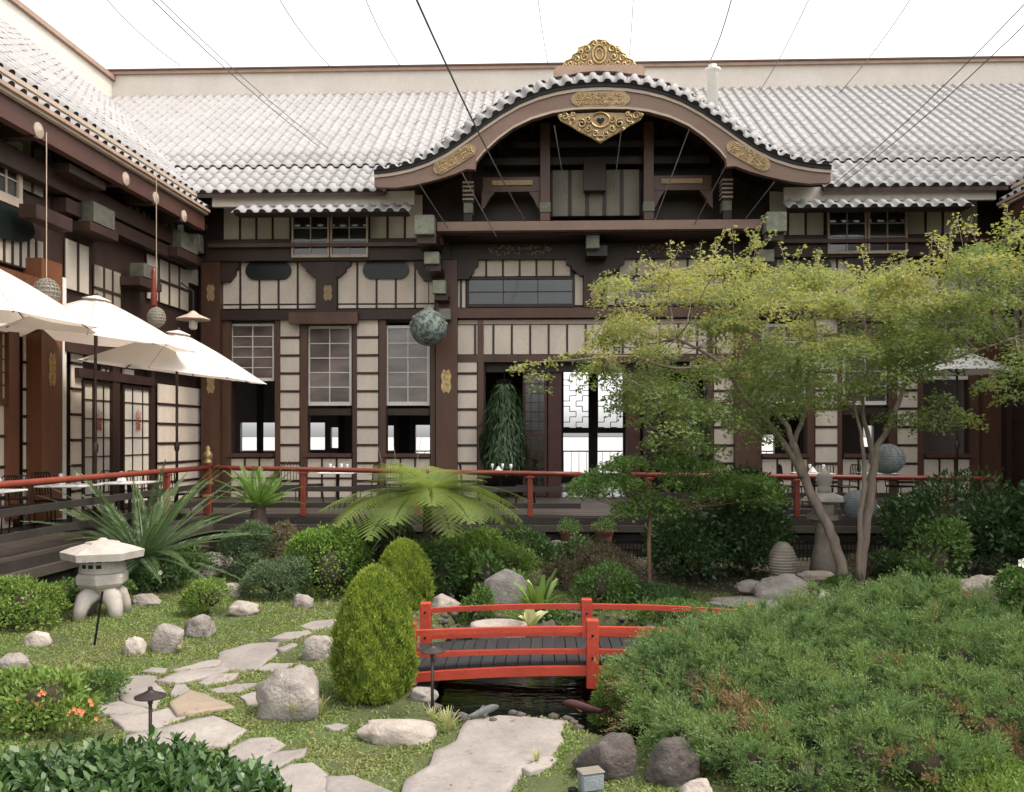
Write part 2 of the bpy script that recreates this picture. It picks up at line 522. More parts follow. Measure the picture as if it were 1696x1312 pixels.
def gz(X, Y):
    X, Y = np.asarray(X, float), np.asarray(Y, float)
    b = .035 * np.sin(X * 1.3 + .7) * np.cos(Y * 1.1) + .025 * np.sin(X * 2.7 + Y * 2.1)
    b = b * np.clip((18 - Y) / 3, 0, 1)
    s = pond_sd(X, Y)
    dig = np.clip((s + .02) / -.22, 0, 1) * .55
    return b - dig
def gzf(x, y): return float(gz(np.array([x]), np.array([y]))[0])
def GG(px, py):
    """a point of the ground seen at a pixel"""
    z = 0
    for _ in range(3):
        q = G(px, py, z); z = gzf(q.x, q.y)
    q.z = z
    return q

def in_any(x, y, polys):
    m = np.zeros(len(x), bool)
    for pl in polys:
        A = np.array(pl); bx0, by0 = A.min(0); bx1, by1 = A.max(0)
        idx = np.where((x > bx0) & (x < bx1) & (y > by0) & (y < by1))[0]
        if not len(idx): continue
        X_, Y_ = x[idx], y[idx]; c = np.zeros(len(idx), bool)
        for i in range(len(A)):
            ax, ay = A[i]; bx, by = A[(i + 1) % len(A)]
            if ay == by: continue
            c ^= ((ay > Y_) != (by > Y_)) & (X_ < (bx - ax) * (Y_ - ay) / (by - ay) + ax)
        m[idx[c]] = True
    return m
SLABS, SLABZ = [], []
def ground():
    xs = np.concatenate([[-2500, -600, -150, -50, -25], np.arange(-14, 14.01, .11), [25, 50, 150, 600, 2500]])
    ys = np.concatenate([[-2500, -300, -60, -15, -3], np.arange(1.5, 17.6, .11), [20, 30, 60, 150, 600, 3000]])
    X, Y = np.meshgrid(xs, ys)
    Z = gz(X, Y)
    far = (np.abs(X) > 14.2) | (Y > 17.8) | (Y < 1.4)
    Z[far] = -.02
    Z += np.where(far, 0, .012 * np.sin(X * 9.1 + Y * 3) * np.cos(Y * 8.3 - X * 2))
    ny, nx = X.shape
    V = np.stack([X, Y, Z], -1).reshape(-1, 3)
    for pl, zc in SLABZ:
        ins = in_any(V[:, 0], V[:, 1], [pl])
        V[ins, 2] = np.minimum(V[ins, 2], zc - .035)
    i = np.arange(ny * nx).reshape(ny, nx)
    Fc = np.stack([i[:-1, :-1], i[:-1, 1:], i[1:, 1:], i[1:, :-1]], -1).reshape(-1, 4)
    me = bpy.data.meshes.new('ground')
    me.vertices.add(len(V)); me.vertices.foreach_set('co', V.astype(np.float32).ravel())
    me.loops.add(Fc.size); me.loops.foreach_set('vertex_index', Fc.astype(np.int32).ravel())
    me.polygons.add(len(Fc)); me.polygons.foreach_set('loop_start', np.arange(0, Fc.size, 4, dtype=np.int32))
    me.update(calc_edges=True); smooth(me)
    m_soil = M('soil_and_moss', (.095, .125, .038), (.07, .07, .033), .95, 1.7, 26, .8, rnd=0, bdist=.03)
    n = m_soil.node_tree; b_ = n.nodes['Principled BSDF']
    geo = n.nodes.new('ShaderNodeNewGeometry'); sep = n.nodes.new('ShaderNodeSeparateXYZ'); n.links.new(geo.outputs['Position'], sep.inputs[0])
    def mr(sock, a, b):
        q = n.nodes.new('ShaderNodeMapRange'); q.inputs[1].default_value = a; q.inputs[2].default_value = b; n.links.new(sock, q.inputs[0]); return q.outputs[0]
    mu = n.nodes.new('ShaderNodeMath'); mu.operation = 'MULTIPLY'
    n.links.new(mr(sep.outputs[1], 12.2, 13.2), mu.inputs[0]); n.links.new(mr(sep.outputs[0], -1.5, .8), mu.inputs[1])
    old = b_.inputs['Base Color'].links[0].from_socket
    n.links.new(mixrgb(n, old, (.045, .034, .024), mu.outputs[0]), b_.inputs['Base Color'])      # planted bed of dark mulch
    me.materials.append(m_soil)
    link(bpy.data.objects.new('ground', me), kind='structure')
pw = MB()
x0, y0 = PA.min(0) - .3; x1, y1 = PA.max(0) + .3
pw.add([(x0, y0, -.17), (x1, y0, -.17), (x1, y1, -.17), (x0, y1, -.17)], [(0, 1, 2, 3)])
pw.build('pond_water', m_water, kind='structure')

# building axes
MAIN = Frame('courtyard_building', (0, 22, 0), 0, label='long timber hall with grey tile roof and a great curved gable in its middle', cat='building')
cw_ = P(330, 700, 22)
LW = Frame('wing_building', (cw_.x, 22, 0), R(88.2), label='timber wing at the left edge with shoji doors behind the umbrellas', cat='building')
S_C = MAIN.hit(985, 700, 0)[0]
RWX = 2 * S_C - cw_.x
RW = Frame('wing_building', (RWX, 22, 0), R(-90), label='shadowed timber wing at the right edge behind the maple tree', cat='building')

def sf(px, d=0, py=600): return MAIN.hit(px, py, d)[0]
def zf(py, d=0, px=560): return MAIN.hit(px, py, d)[1]
mirx = lambda x: 2 * S_C - x
def fac(name, a, b, t, u, d0, d1, mat, mir=False, parent=None, **k):
    x0, x1, z0, z1 = sf(a, d0), sf(b, d0), zf(u, d0), zf(t, d0)
    o = cube(name, parent or MAIN.o, x0, x1, d0, d1, z0, z1, mat, **k)
    if mir: cube(name, parent or MAIN.o, mirx(x1), mirx(x0), d0, d1, z0, z1, mat, **k)
    return o
DZ = .75   # deck level

# terrace beyond the hall, decks
cube('terrace', None, -300, 300, 29.4, 900, .55, DZ - .02, m_terr, kind='structure')
RX = mirx(P(345, 700, 17).x)
LX = P(345, 700, 17).x
deck = empty('wooden_deck', (0, 17, 0), kind='structure')
def dcube(name, x0, x1, y0, y1, z0, z1, mat): return cube(name, deck, x0, x1, y0 - 17, y1 - 17, z0, z1, mat)
for i in range(33):                                    # floor boards run along the hall
    y = 17.02 + i * .15
    dcube('floor_board', LX, RX, y, y + .142, DZ - .04, DZ + .002 * (i % 3), m_deck)
dcube('edge_beam', LX - .1, RX + .1, 16.93, 17.01, DZ - .17, DZ - .03, m_deckdk)
dcube('edge_board', LX - .1, RX + .1, 16.86, 16.99, DZ - .30, DZ - .175, m_deck)
for k, (zt, h, m_) in enumerate([(.40, .13, m_deckdk), (.25, .14, m_deck), (.09, .15, m_deckdk)]):
    dcube('skirt_board', LX, RX, 16.96, 17.0, zt - h, zt, m_)
for k in range(14):
    x = LX + .3 + k * (RX - LX - .4) / 13
    dcube('deck_post', x, x + .12, 16.88, 16.955, 0, DZ - .31, m_black)
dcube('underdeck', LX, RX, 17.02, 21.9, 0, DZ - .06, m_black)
# interior floor, back wall, ceiling of the hall
XL, XR = sf(330), mirx(sf(330))
cube('interior_floor', MAIN.o, XL, XR, .26, 7.2, DZ - .1, DZ + .004, m_floor)
cube('ceiling', MAIN.o, XL - 6, XR + 6, .26, 7.2, 5.7, 5.8, m_dark)
def back_hole(a, b, t, u, d=7.2, grow=0):
    s0, z1 = MAIN.hit(a, t, d); s1, z0 = MAIN.hit(b, u, d)
    return (s0, s1, z0, z1)
bh = [back_hole(398, 456, 700, 748), back_hole(511, 538, 700, 745), back_hole(548, 572, 708, 742), back_hole(640, 652, 705, 748), back_hole(688, 714, 704, 752),
      back_hole(933, 975, 612, 790), back_hole(990, 1032, 612, 790), back_hole(1250, 1283, 720, 755), back_hole(1430, 1447, 705, 740)]
bh = sorted(bh)
holes_wall('back_wall', MAIN.o, XL - 6, XR + 6, DZ, 5.7, 7.2, 7.4, bh, m_dark)
for h in (bh[5], bh[6]) if False else [x for x in bh if x[3] - x[2] > 2.5]:
    x0, x1, z0, z1 = h
    dr = cube('far_door', MAIN.o, x0, x1, 7.15, 7.19, z0, z0 + .12, m_dark)
    dr.name = 'door_rail'
    zm = MAIN.hit(950, 713, 7.2)[1]
    cube('door_rail', MAIN.o, x0, x1, 7.12, 7.19, zm - .09, zm + .09, m_dark)
    fw = MB()      # angular fretwork of the upper light
    W_, H_ = (x1 - x0), (z1 - zm - .1)
    nx_, nz_ = 4, 11
    r_ = random.Random(3)
    for i in range(nx_ + 1):
        for j in range(nz_):
            if (i + j) % 2 == 0 or i in (0, nx_):
                x = x0 + W_ * i / nx_; z = zm + .1 + H_ * j / nz_
                fw.box(x - .012, x + .012, 7.13, 7.15, z, z + H_ / nz_)
    for j in range(nz_ + 1):
        for i in range(nx_):
            if (i + j // 2) % 2 == 0:
                x = x0 + W_ * i / nx_; z = zm + .1 + H_ * j / nz_
                fw.box(x, x + W_ / nx_, 7.126, 7.146, z - .012, z + .012)
    fw.build('fretwork', m_black, MAIN.o, kind='stuff')
# balustrade at the far side of the terrace, seen through the openings
bal = empty('terrace_balustrade', (0, 34, DZ - .02), 0, label='dark balustrade on the far terrace seen through the hall windows', cat='balustrade')
cube('handrail', bal, -16, 16, -.03, .03, .95, 1.0, m_iron)
cube('bottom_rail', bal, -16, 16, -.02, .02, .1, .13, m_iron)
for i in range(107): cube('baluster', bal, -16 + i * .3, -15.98 + i * .3, -.015, .015, .13, .95, m_iron)
# a few dim columns inside
for px, wd in ((425, 10), (560, 14), (660, 26), (905, 10), (1050, 12), (1310, 20)):
    s = MAIN.hit(px, 700, 4)[0]
    cube('interior_column', MAIN.o, s, s + wd * .013, 4, 4.25, DZ, 5.7, m_black)

# ------------------------------------------------------------------ main front: wall and openings
ztop = zf(300)
WIN = [(383, 455), (510, 583), (640, 712)]
ho = []
for a, b in WIN:
    x0, x1 = sf(a), sf(b)
    ho += [(x0, x1, zf(757), zf(533)), (mirx(x1), mirx(x0), zf(757), zf(533))]
ho.append((sf(803), mirx(sf(803)), DZ, zf(600)))
holes_wall('wall', MAIN.o, XL - 6, XR + 6, DZ - .1, ztop, 0, .25, ho, m_dark)
# pillars
for a, b in ((722, 757), (333, 364)):
    fac('pillar', a, b, 432, 826, -.30, -.005, m_pillar if a > 400 else m_brown, mir=True)
for a, b in ((366, 382), (455, 464), (497, 509), (584, 591), (628, 639), (713, 721), (791, 801)):
    fac('door_post' if a > 780 else 'window_post', a, b, 530, 826, -.10, -.004, m_pillar, mir=True)
# plaster pilasters with dark rails
for (a, b), t in (((465, 497), 530), ((592, 627), 530), ((757, 790), 590)):
    z0, z1 = zf(826), zf(t)
    nr = round((826 - t) / 29)
    for mm in (0, 1):
        x0, x1 = sf(a), sf(b)
        if mm: x0, x1 = mirx(x1), mirx(x0)
        panels(MAIN.o, x0, x1, z0, z1, 1, nr, -.05, bat=.06)
cube('backing', MAIN.o, sf(757), mirx(sf(757)), -.045, -.001, zf(534), zf(533.5), m_dark)
# windows of the ground floor
for k, (a, b) in enumerate(WIN):
    for mm in (0, 1):
        x0, x1 = sf(a, .1), sf(b, .1)
        if mm: x0, x1 = mirx(x1), mirx(x0)
        if k == 0: window(MAIN.o, x0, x1, zf(631, .1), zf(536, .1), 2, 5, .1)
        else: window(MAIN.o, x0, x1, zf(672, .1), zf(540, .1), 2, 5, .1, fr=.075)
        if k:
            cube('transom', MAIN.o, x0, x1, .02, .2, zf(688, .1), zf(677, .1), m_dark)
        cube('window_sill', MAIN.o, x0 - .03, x1 + .03, -.16, .22, zf(757), zf(751), m_pillar)
        xa, xb = (sf(a), sf(b)) if not mm else (mirx(sf(b)), mirx(sf(a)))
        panels(MAIN.o, xa, xb, zf(824), zf(760), 3, 2, -.03, bat=.045)
# beam over the ground floor and the row of panels beside the doorway
fac('beam', 366, 721, 513, 529, -.22, -.003, m_dark, mir=True)
x0, x1 = sf(757), mirx(sf(757))
cube('beam', MAIN.o, x0, x1, -.26, -.003, zf(530), zf(514), m_pillar)
cube('moulding', MAIN.o, x0, x1, -.10, -.004, zf(539), zf(532), m_tan)
panels(MAIN.o, x0, x1, zf(588), zf(540), 15, 1, -.04, bat=.05)
cube('door_head', MAIN.o, x0, x1, -.09, -.002, zf(601), zf(589), m_pillar)
# header hood over the middle window
fac('window_hood', 478, 592, 517, 536, -.40, -.225, m_pillar, mir=True)
# lattice leaves of the doorway
for a, b in ((866, 906), (1066, 1106)):
    d = .35
    x0, x1, z0, z1 = sf(a, d), sf(b, d), DZ + .02, zf(606, d)
    dl = MB().box(x0, x0 + .07, d, d + .05, z0, z1).box(x1 - .07, x1, d, d + .05, z0, z1).box(x0 + .07, x1 - .07, d, d + .05, z1 - .1, z1).box(x0 + .07, x1 - .07, d, d + .05, z0, z0 + .15)
    dl.box(x0 + .07, x1 - .07, d, d + .05, (z0 + z1) * .47, (z0 + z1) * .47 + .08)
    dl = dl.build('lattice_door', m_rdark, MAIN.o)
    cube('door_glass', dl, x0 + .07, x1 - .07, d + .02, d + .03, z0 + .15, z1 - .1, m_glassdk)
    for i in range(1, 3):
        cube('lattice_bar', dl, x0 + (x1 - x0) * i / 3 - .012, x0 + (x1 - x0) * i / 3 + .012, d + .003, d + .028, z0 + .15, z1 - .1, m_rdark)
    for j in range(1, 14):
        z = z0 + (z1 - z0) * j / 14
        cube('lattice_bar', dl, x0 + .07, x1 - .07, d + .005, d + .027, z - .012, z + .012, m_rdark)
fac('door_post', 908, 930, 602, 826, .3, .55, m_rdark, mir=True)
fac('door_transom', 803, 1167, 602, 617, .22, .40, m_dark)

# ------------------------------------------------------------------ middle storey
def bracket(px, zt, zb, half, parent=MAIN.o, y=-.12, mir=True):
    """dark corbel arms spreading left and right under a beam"""
    for m2 in ((0, 1) if mir else (0,)):
        xc = sf(px) if not m2 else mirx(sf(px))
        h = zt - zb
        poly = [(-half, zt), (half, zt), (half, zt - h * .35), (half * .8, zt - h * .5), (half * .8, zt - h * .65), (half * .5, zb), (-half * .5, zb), (-half * .8, zt - h * .65), (-half * .8, zt - h * .5), (-half, zt - h * .35)]
        MB().prism([(xc + x, z) for x, z in poly], y - .1, y + .118).build('bracket', m_dark, parent)
panels_z = (zf(511), zf(433))
for m2 in (0, 1):
    for a, b in ((368, 526), (561, 720)):
        x0, x1 = sf(a), sf(b)
        if m2: x0, x1 = mirx(x1), mirx(x0)
        zmid = zf(503)
        panels(MAIN.o, x0, x1, zmid, panels_z[1], 5, 1, -.03, bat=.05)
        cube('rail', MAIN.o, x0, x1, -.07, -.001, zmid - .035, zmid - .004, m_dark)
        panels(MAIN.o, x0, x1, panels_z[0], zmid - .04, 5, 1, -.03, bat=.05)
        xc, wd, zc_, h_ = (x0 + x1) / 2, .58, zf(449), .225
        pts = []
        for k in range(9): an = -math.pi / 2 + math.pi * k / 8; pts.append((xc + wd - h_ + h_ * math.cos(an), zc_ + h_ * math.sin(an)))
        for k in range(9): an = math.pi / 2 + math.pi * k / 8; pts.append((xc - wd + h_ + h_ * math.cos(an), zc_ + h_ * math.sin(an)))
        MB().prism(pts, -.14, -.06).build('plaque', m_green, MAIN.o)
    x0, x1 = sf(527), sf(560)
    if m2: x0, x1 = mirx(x1), mirx(x0)
    cube('short_post', MAIN.o, x0, x1, -.26, -.002, zf(520), zf(433), m_dark)
bracket(543, zf(432), zf(462), .62, y=-.15)
bracket(368, zf(432), zf(468), .5, y=-.13)
bracket(720, zf(432), zf(468), .5, y=-.13)
fac('tie_beam', 333, 745, 396, 431, -.34, -.004, m_dark, mir=True)
fac('tie_beam', 345, 735, 402, 408, -.50, -.345, m_pillar, mir=True)
# centre bay
for m2 in (0, 1):
    f = (lambda x: x) if not m2 else mirx
    def fb(name, a, b, t, u, d0, d1, mat):
        x0, x1 = sorted((f(sf(a, d0)), f(sf(b, d0))))
        return cube(name, MAIN.o, x0, x1, d0, d1, zf(u, d0), zf(t, d0), mat)
    x0, x1 = sorted((f(sf(760)), f(sf(966))))
    panels(MAIN.o, x0, x1, zf(405), zf(390), 7, 1, -.04, mat=m_plaster, bat=.05)
    bm = fb('carved_beam', 745, 985, 406, 431, -.24, -.003, m_dark)
    cv = MB(); rr = random.Random(5)
    xa, xb = sorted((f(sf(812, -.24)), f(sf(912, -.24))))
    za, zb_ = zf(428, -.24), zf(408, -.24)
    for k in range(42):
        cx_, cz_ = rr.uniform(xa, xb), rr.uniform(za + .05, zb_ - .04)
        r0 = rr.uniform(.03, .07); a0 = rr.uniform(0, 6)
        cv.tube([(cx_ + r0 * (1 - t / 9) * math.cos(a0 + t * .7), -.25, cz_ + r0 * (1 - t / 9) * math.sin(a0 + t * .7)) for t in range(7)], .011, 4)
    cv.build('carving', m_trim, MAIN.o)
    x0, x1 = sorted((f(sf(778)), f(sf(944))))
    panels(MAIN.o, x0, x1, zf(460), zf(433), 6, 1, -.04, bat=.05)
    x0, x1 = sorted((f(sf(757)), f(sf(771))))
    panels(MAIN.o, x0, x1, zf(511), zf(458), 2, 1, -.04, bat=.05)
    x0, x1 = sorted((f(sf(952)), f(sf(965))))
    cube('plaster_panel', MAIN.o, x0, x1, -.06, -.003, zf(508), zf(458), m_plaster)
    x0, x1 = sorted((f(sf(774)), f(sf(951))))
    window(MAIN.o, x0, x1, zf(511), zf(462), 3, 2, -.06, fr=.06, fmat=m_dark, gmat=m_glassdk, mun=.02, name='transom_window')
cube('short_post', MAIN.o, sf(966), mirx(sf(966)) , -.30, -.002, zf(514), zf(460), m_dark)
bracket(760, zf(432), zf(466), .5, y=-.13)
bracket(985, zf(432), zf(462), .72, y=-.17, mir=False)
cube('beam_end', MAIN.o, S_C - .25, S_C + .25, -.9, -.25, zf(431, -.6), zf(414, -.6), m_dark)
def cap(a, b, t, u, d, mir=True, arm=1.0, n='copper_cap'):
    """weathered copper box on the end of a projecting beam, beam behind it"""
    x0, x1, z0, z1 = sf(a, d), sf(b, d), zf(u, d), zf(t, d)
    for m2 in ((0, 1) if mir else (0,)):
        p, q = (x0, x1) if not m2 else (mirx(x1), mirx(x0))
        MB().cbox(p, q, d, d + (x1 - x0) * .9, z0, z1, .012).build(n, m_copper, MAIN.o)
        cube('beam_end', MAIN.o, p + .04, q - .04, d + (x1 - x0) * .9, -.02, z0 + .04, z1 - .04, m_dark)
cap(686, 719, 357, 389, -1.75)
cap(702, 727, 418, 438, -1.25)
cap(716, 738, 465, 487, -.9)
cap(726, 746, 512, 530, -.62)
cap(971, 993, 388, 414, -1.1, mir=False)
cap(309, 330, 385, 415, -.9)
for a, b, t, u, d in ((690, 722, 392, 404, -1.6), (706, 730, 440, 450, -1.15), (720, 742, 489, 498, -.8)):
    fac('bracket_block', a, b, t, u, d, -.3, m_dark, mir=True)
# gilded mounts on the pillars
def mount(parent, x, y, z, hw, hh, mat=m_gold):
    mb = MB()
    pts = []
    for k in range(32):
        a = 2 * math.pi * k / 32
        r = 1 - .16 * math.cos(4 * a) - .08 * math.cos(8 * a)
        pts.append((x + hw * r * .85 * math.sin(a), z + hh * r * .9 * math.cos(a)))
    mb.prism(pts, y - .012, y)
    for k in range(4):
        for sx in (-1, 1):
            cx_, cz_ = x + sx * hw * .36, z + hh * (.55 - .37 * k)
            mb.tube([(cx_ + sx * .3 * hw * (1 - t / 10) * math.cos(t * .8), y - .018, cz_ + .16 * hh * (1 - t / 10) * math.sin(t * .8)) for t in range(8)], .008, 4)
    mb.tube([(x, y - .02, z - hh * .8), (x, y - .02, z + hh * .8)], .01, 4)
    return mb.build('gilded_mount', mat, parent)
for m2 in (0, 1):
    x = sf(739, -.3); x = mirx(x) if m2 else x
    mount(MAIN.o, x, -.302, zf(632, -.3), .15, .33)
    x = sf(349, -.3); x = mirx(x) if m2 else x
    mount(MAIN.o, x, -.302, zf(635, -.3), .12, .28)
    mount(MAIN.o, x, -.302, zf(484, -.3), .12, .24, m_goldbase)
    x = sf(543, -.26); x = mirx(x) if m2 else x
    mount(MAIN.o, x, -.262, zf(485, -.26), .13, .22, m_goldbase)
mount(MAIN.o, S_C, -.302, zf(486, -.3), .15, .22, m_goldbase)

# ------------------------------------------------------------------ upper storey left and right of the gable
for m2 in (0, 1):
    f = (lambda x: x) if not m2 else mirx
    for a, b, n in ((372, 480, 4), (614, 700, 3)):
        x0, x1 = sorted((f(sf(a)), f(sf(b))))
        panels(MAIN.o, x0, x1, zf(396), zf(325), n, 1, -.03, bat=.055, mat=m_plaster)
    for a, b in ((484, 546), (548, 610)):
        x0, x1 = sorted((f(sf(a, -.36)), f(sf(b, -.36))))
        window(MAIN.o, x0, x1, zf(427, -.36), zf(352, -.36), 2, 3, -.38, fr=.055, gmat=m_glassdk, fmat=m_tan)
    x0, x1 = sorted((f(sf(484, -.36)), f(sf(610, -.36))))
    cube('window_box', MAIN.o, x0 + .02, x1 - .02, -.34, -.01, zf(425, -.36), zf(340, -.36), m_black)

# ------------------------------------------------------------------ main roof
E_D, E_Z, SL = -1.5, 2.3 + (722 - 314) / 1450 * 20.5, .69
T_TOP = 7.5
def zmain(d): return E_Z + SL * (d - E_D)
def wing_d(fr, X, Yl):
    """depth into a wing of a point given in the hall's axes"""
    return (Vector((X, Yl + 22, 0)) - fr.org).dot(fr.ey)
W_ED, W_EZ, W_SL = -.55, 8.05, .85
def zwing(d): return W_EZ + W_SL * (d - W_ED)
GTOP = [(600, 281), (620, 280), (650, 277), (680, 271), (710, 261), (740, 246), (770, 226), (800, 204), (830, 184), (860, 167), (890, 155), (920, 147), (950, 142), (985, 140)]
GBOT = [(620, 306), (627, 308), (655, 309), (685, 305), (720, 297), (750, 288), (773, 279), (787, 280), (789, 268), (800, 254), (825, 231), (850, 213), (880, 199), (915, 189), (950, 184), (985, 183)]
GD = -2.2
gts = np.array([sf(p, GD) - S_C for p, _ in GTOP]); gtz = np.array([zf(q, GD, 850) for _, q in GTOP])
gbs = np.array([sf(p, GD) - S_C for p, _ in GBOT]); gbz = np.array([zf(q, GD, 850) for _, q in GBOT])
def g_top(s): return float(np.interp(-abs(s), gts, gtz))
def g_bot(s): return float(np.interp(-abs(s), gbs, gbz))
GH = -gts[1]
def zgable(x, d):
    s = x - S_C
    if abs(s) > GH: return -99
    t = d - GD
    return g_top(s) + (.85 * min(t, .5) + .12 * max(0, t - .5)) * (.25 + .75 * min(1, max(0, (GH - abs(s)) / 2)))
XA, XB = -17.5, mirx(-17.5)
th = math.atan(SL)
mats, fl = [], []
nrow = int(T_TOP / math.cos(th) / TL)
for j in range(nrow + 1):
    t = j * TL * math.cos(th)
    up = .05 if t > 1.36 else 0
    for i in range(int((XB - XA) / TP)):
        x = XA + (i + .5) * TP
        d = E_D + t
        z = zmain(d)
        if z < zwing(wing_d(LW, x, d)) - .32 or z < zwing(wing_d(RW, x, d)) - .32: continue
        if d > 0 - .3 or True:
            if zgable(x, d) > z: continue
        ju = rng.normal(0, .0025)
        mats.append(Matrix.Translation((x + rng.normal(0, .002), d, z + up + ju)) @ Matrix.Rotation(th, 4, 'X') @ Matrix.Rotation(rng.normal(0, .005), 4, 'Z'))
        fl.append(j == 0 or abs(t - 1.36 - .18) < .18 or 0 <= t - 1.36 < TL * math.cos(th) * .99)
step_rows = [k for k, f_ in enumerate(fl) if f_]
order = step_rows + [k for k in range(len(mats)) if not fl[k]]
roof = empty('roof', (0, 0, 0), parent=MAIN.o)
lay_tiles(roof, [mats[k] for k in order], [fl[k] for k in order], 296)
# boards under the tiles (cut out where the gable and the wings come through)
rb = MB()
for i in range(int((XB - XA) / TP)):
    x = XA + i * TP; xc = x + TP / 2
    ts = [t for t in np.arange(0, T_TOP + .01, .25) if zmain(E_D + t) >= max(zwing(wing_d(LW, xc, E_D + t)), zwing(wing_d(RW, xc, E_D + t)), zgable(xc, E_D + t))]
    if len(ts) < 2: continue
    a, b = min(ts), max(ts) + .1
    rb.add([(x, E_D + a, zmain(E_D + a) - .03), (x + TP, E_D + a, zmain(E_D + a) - .03), (x + TP, E_D + b, zmain(E_D + b) - .03), (x, E_D + b, zmain(E_D + b) - .03),
            (x, E_D + a, zmain(E_D + a) - .12), (x + TP, E_D + a, zmain(E_D + a) - .12), (x + TP, E_D + b, zmain(E_D + b) - .12), (x, E_D + b, zmain(E_D + b) - .12)],
           [(0, 1, 2, 3), (7, 6, 5, 4), (0, 4, 5, 1)])
rb.build('roof_boarding', m_underlay, roof)
# parapet band behind the ridge
zr = zmain(6.0)
cube('parapet', MAIN.o, -14.3, 22, 6.05, 6.4, zr - 1.2, zr + .80, m_cream)
cube('parapet_trim', MAIN.o, -14.2, 22, 5.98, 6.05, zr - .12, zr + .06, m_trim)
cube('parapet_trim', MAIN.o, -14.2, 22, 5.95, 6.48, zr + .80, zr + .90, m_trim)
cube('parapet_coping', MAIN.o, -14.2, 22, 5.90, 6.52, zr + .90, zr + .945, m_pillar)
for i in range(66):
    x = -14 + i * .55
    MB().lathe([(.04, 0), (.04, .05), (.0, .07)], 6, (x, 6.2, zr + .945)).build('coping_knob', m_pillar, MAIN.o)

# fascia and small pent roof under the eave
for m2 in (0, 1):
    f = (lambda x: x) if not m2 else mirx
    x0, x1 = sorted((f(sf(352, -1.3)), f(sf(686, -1.3))))
    if m2: x1 = f(sf(352, -1.3))
    cube('fascia', MAIN.o, x0, x1, -1.32, -1.2, zf(341, -1.3), zf(318, -1.3), m_cream)
    x0, x1 = sorted((f(sf(384, -1.7)), f(sf(686, -1.7))))
    n = int((x1 - x0) / TP)
    pent = cube('pent_roof', MAIN.o, x0 + .05, x0 + n * TP - .05, -1.72, -1.33, zf(353, -1.7) + .0, zf(353, -1.7) + .03, m_underlay)
    pr = empty('pent_roof_tiles', (0, 0, 0), parent=MAIN.o)
    lay_tiles(pr, [Matrix.Translation((x0 + (i + .5) * TP, -1.78, zf(352, -1.78) + .02)) @ Matrix.Rotation(R(30), 4, 'X') for i in range(n)], [True] * n, 999)
# soffit rafters under the eave
for i in range(44):
    x = XL + .3 + i * .42
    if abs(x - S_C) < GH - .3 or x > XR: continue
    mb = MB(); z0 = zmain(E_D) - .15
    mb.add([(x, -1.15, z0 - .02 - .1), (x + .09, -1.15, z0 - .12), (x + .09, 0, z0 + .6), (x, 0, z0 + .6), (x, -1.15, z0 + .08), (x + .09, -1.15, z0 + .08), (x + .09, 0, z0 + .8), (x, 0, z0 + .8)],
           [(0, 3, 2, 1), (4, 5, 6, 7), (0, 1, 5, 4), (1, 2, 6, 5), (2, 3, 7, 6), (3, 0, 4, 7)])
    mb.build('rafter', m_dark, MAIN.o)
cube('upper_wall', MAIN.o, XL - 6, S_C - GH + .4, 0, .2, ztop, zmain(0) - .15, m_dark)
cube('upper_wall', MAIN.o, S_C + GH - .4, XR + 6, 0, .2, ztop, zmain(0) - .15, m_dark)

# ------------------------------------------------------------------ the curved gable
gab = empty('curved_gable', (S_C, 0, 0), parent=MAIN.o)
ss = sorted(set(np.round(np.concatenate([np.linspace(-GH, GH, 97), gbs[gbs > -GH], -gbs[gbs > -GH]]), 4)))
def strip(zlo, zhi, y0, y1, xs_=ss):
    mb = MB(); n = len(xs_)
    vs = []
    for s in xs_:
        vs += [(s, y0, zlo(s)), (s, y0, zhi(s)), (s, y1, zlo(s)), (s, y1, zhi(s))]
    fs = []
    for i in range(n - 1):
        a, b = 4 * i, 4 * i + 4
        fs += [(a, b, b + 1, a + 1), (a + 2, a + 3, b + 3, b + 2), (a + 1, b + 1, b + 3, a + 3), (a, a + 2, b + 2, b)]
    fs += [(0, 1, 3, 2), (4 * n - 4, 4 * n - 2, 4 * n - 1, 4 * n - 3)]
    return mb.add(vs, fs)
TT = lambda s: g_top(s) - .10
strip(lambda s: g_bot(s), TT, GD, GD + .16).build('bargeboard', m_mauve, gab)
strip(lambda s: TT(s) - .075, lambda s: TT(s) - .003, GD - .035, GD - .001).build('bargeboard_moulding', m_tan, gab)
inner = [s for s in ss if abs(s) < -gbs[7] - .02]
strip(lambda s: g_bot(s) + .002, lambda s: g_bot(s) + .055, GD - .03, GD - .001, inner).build('bargeboard_moulding', m_tan, gab)
outl = [s for s in ss if s < -(-gbs[6])]
strip(lambda s: TT(s) + .002, lambda s: TT(s) + .10, GD - .06, GD + .3).build('eave_fillet', m_tiledk, gab)
# soffit going back
sof = MB(); vs = []
for s in ss:
    vs += [(s, GD + .16, TT(s) - .03), (s, 2.5, TT(s) + .15)]
sof.add(vs, [(2 * i, 2 * i + 1, 2 * i + 3, 2 * i + 2) for i in range(len(ss) - 1)])
sof.build('soffit', m_dark, gab)
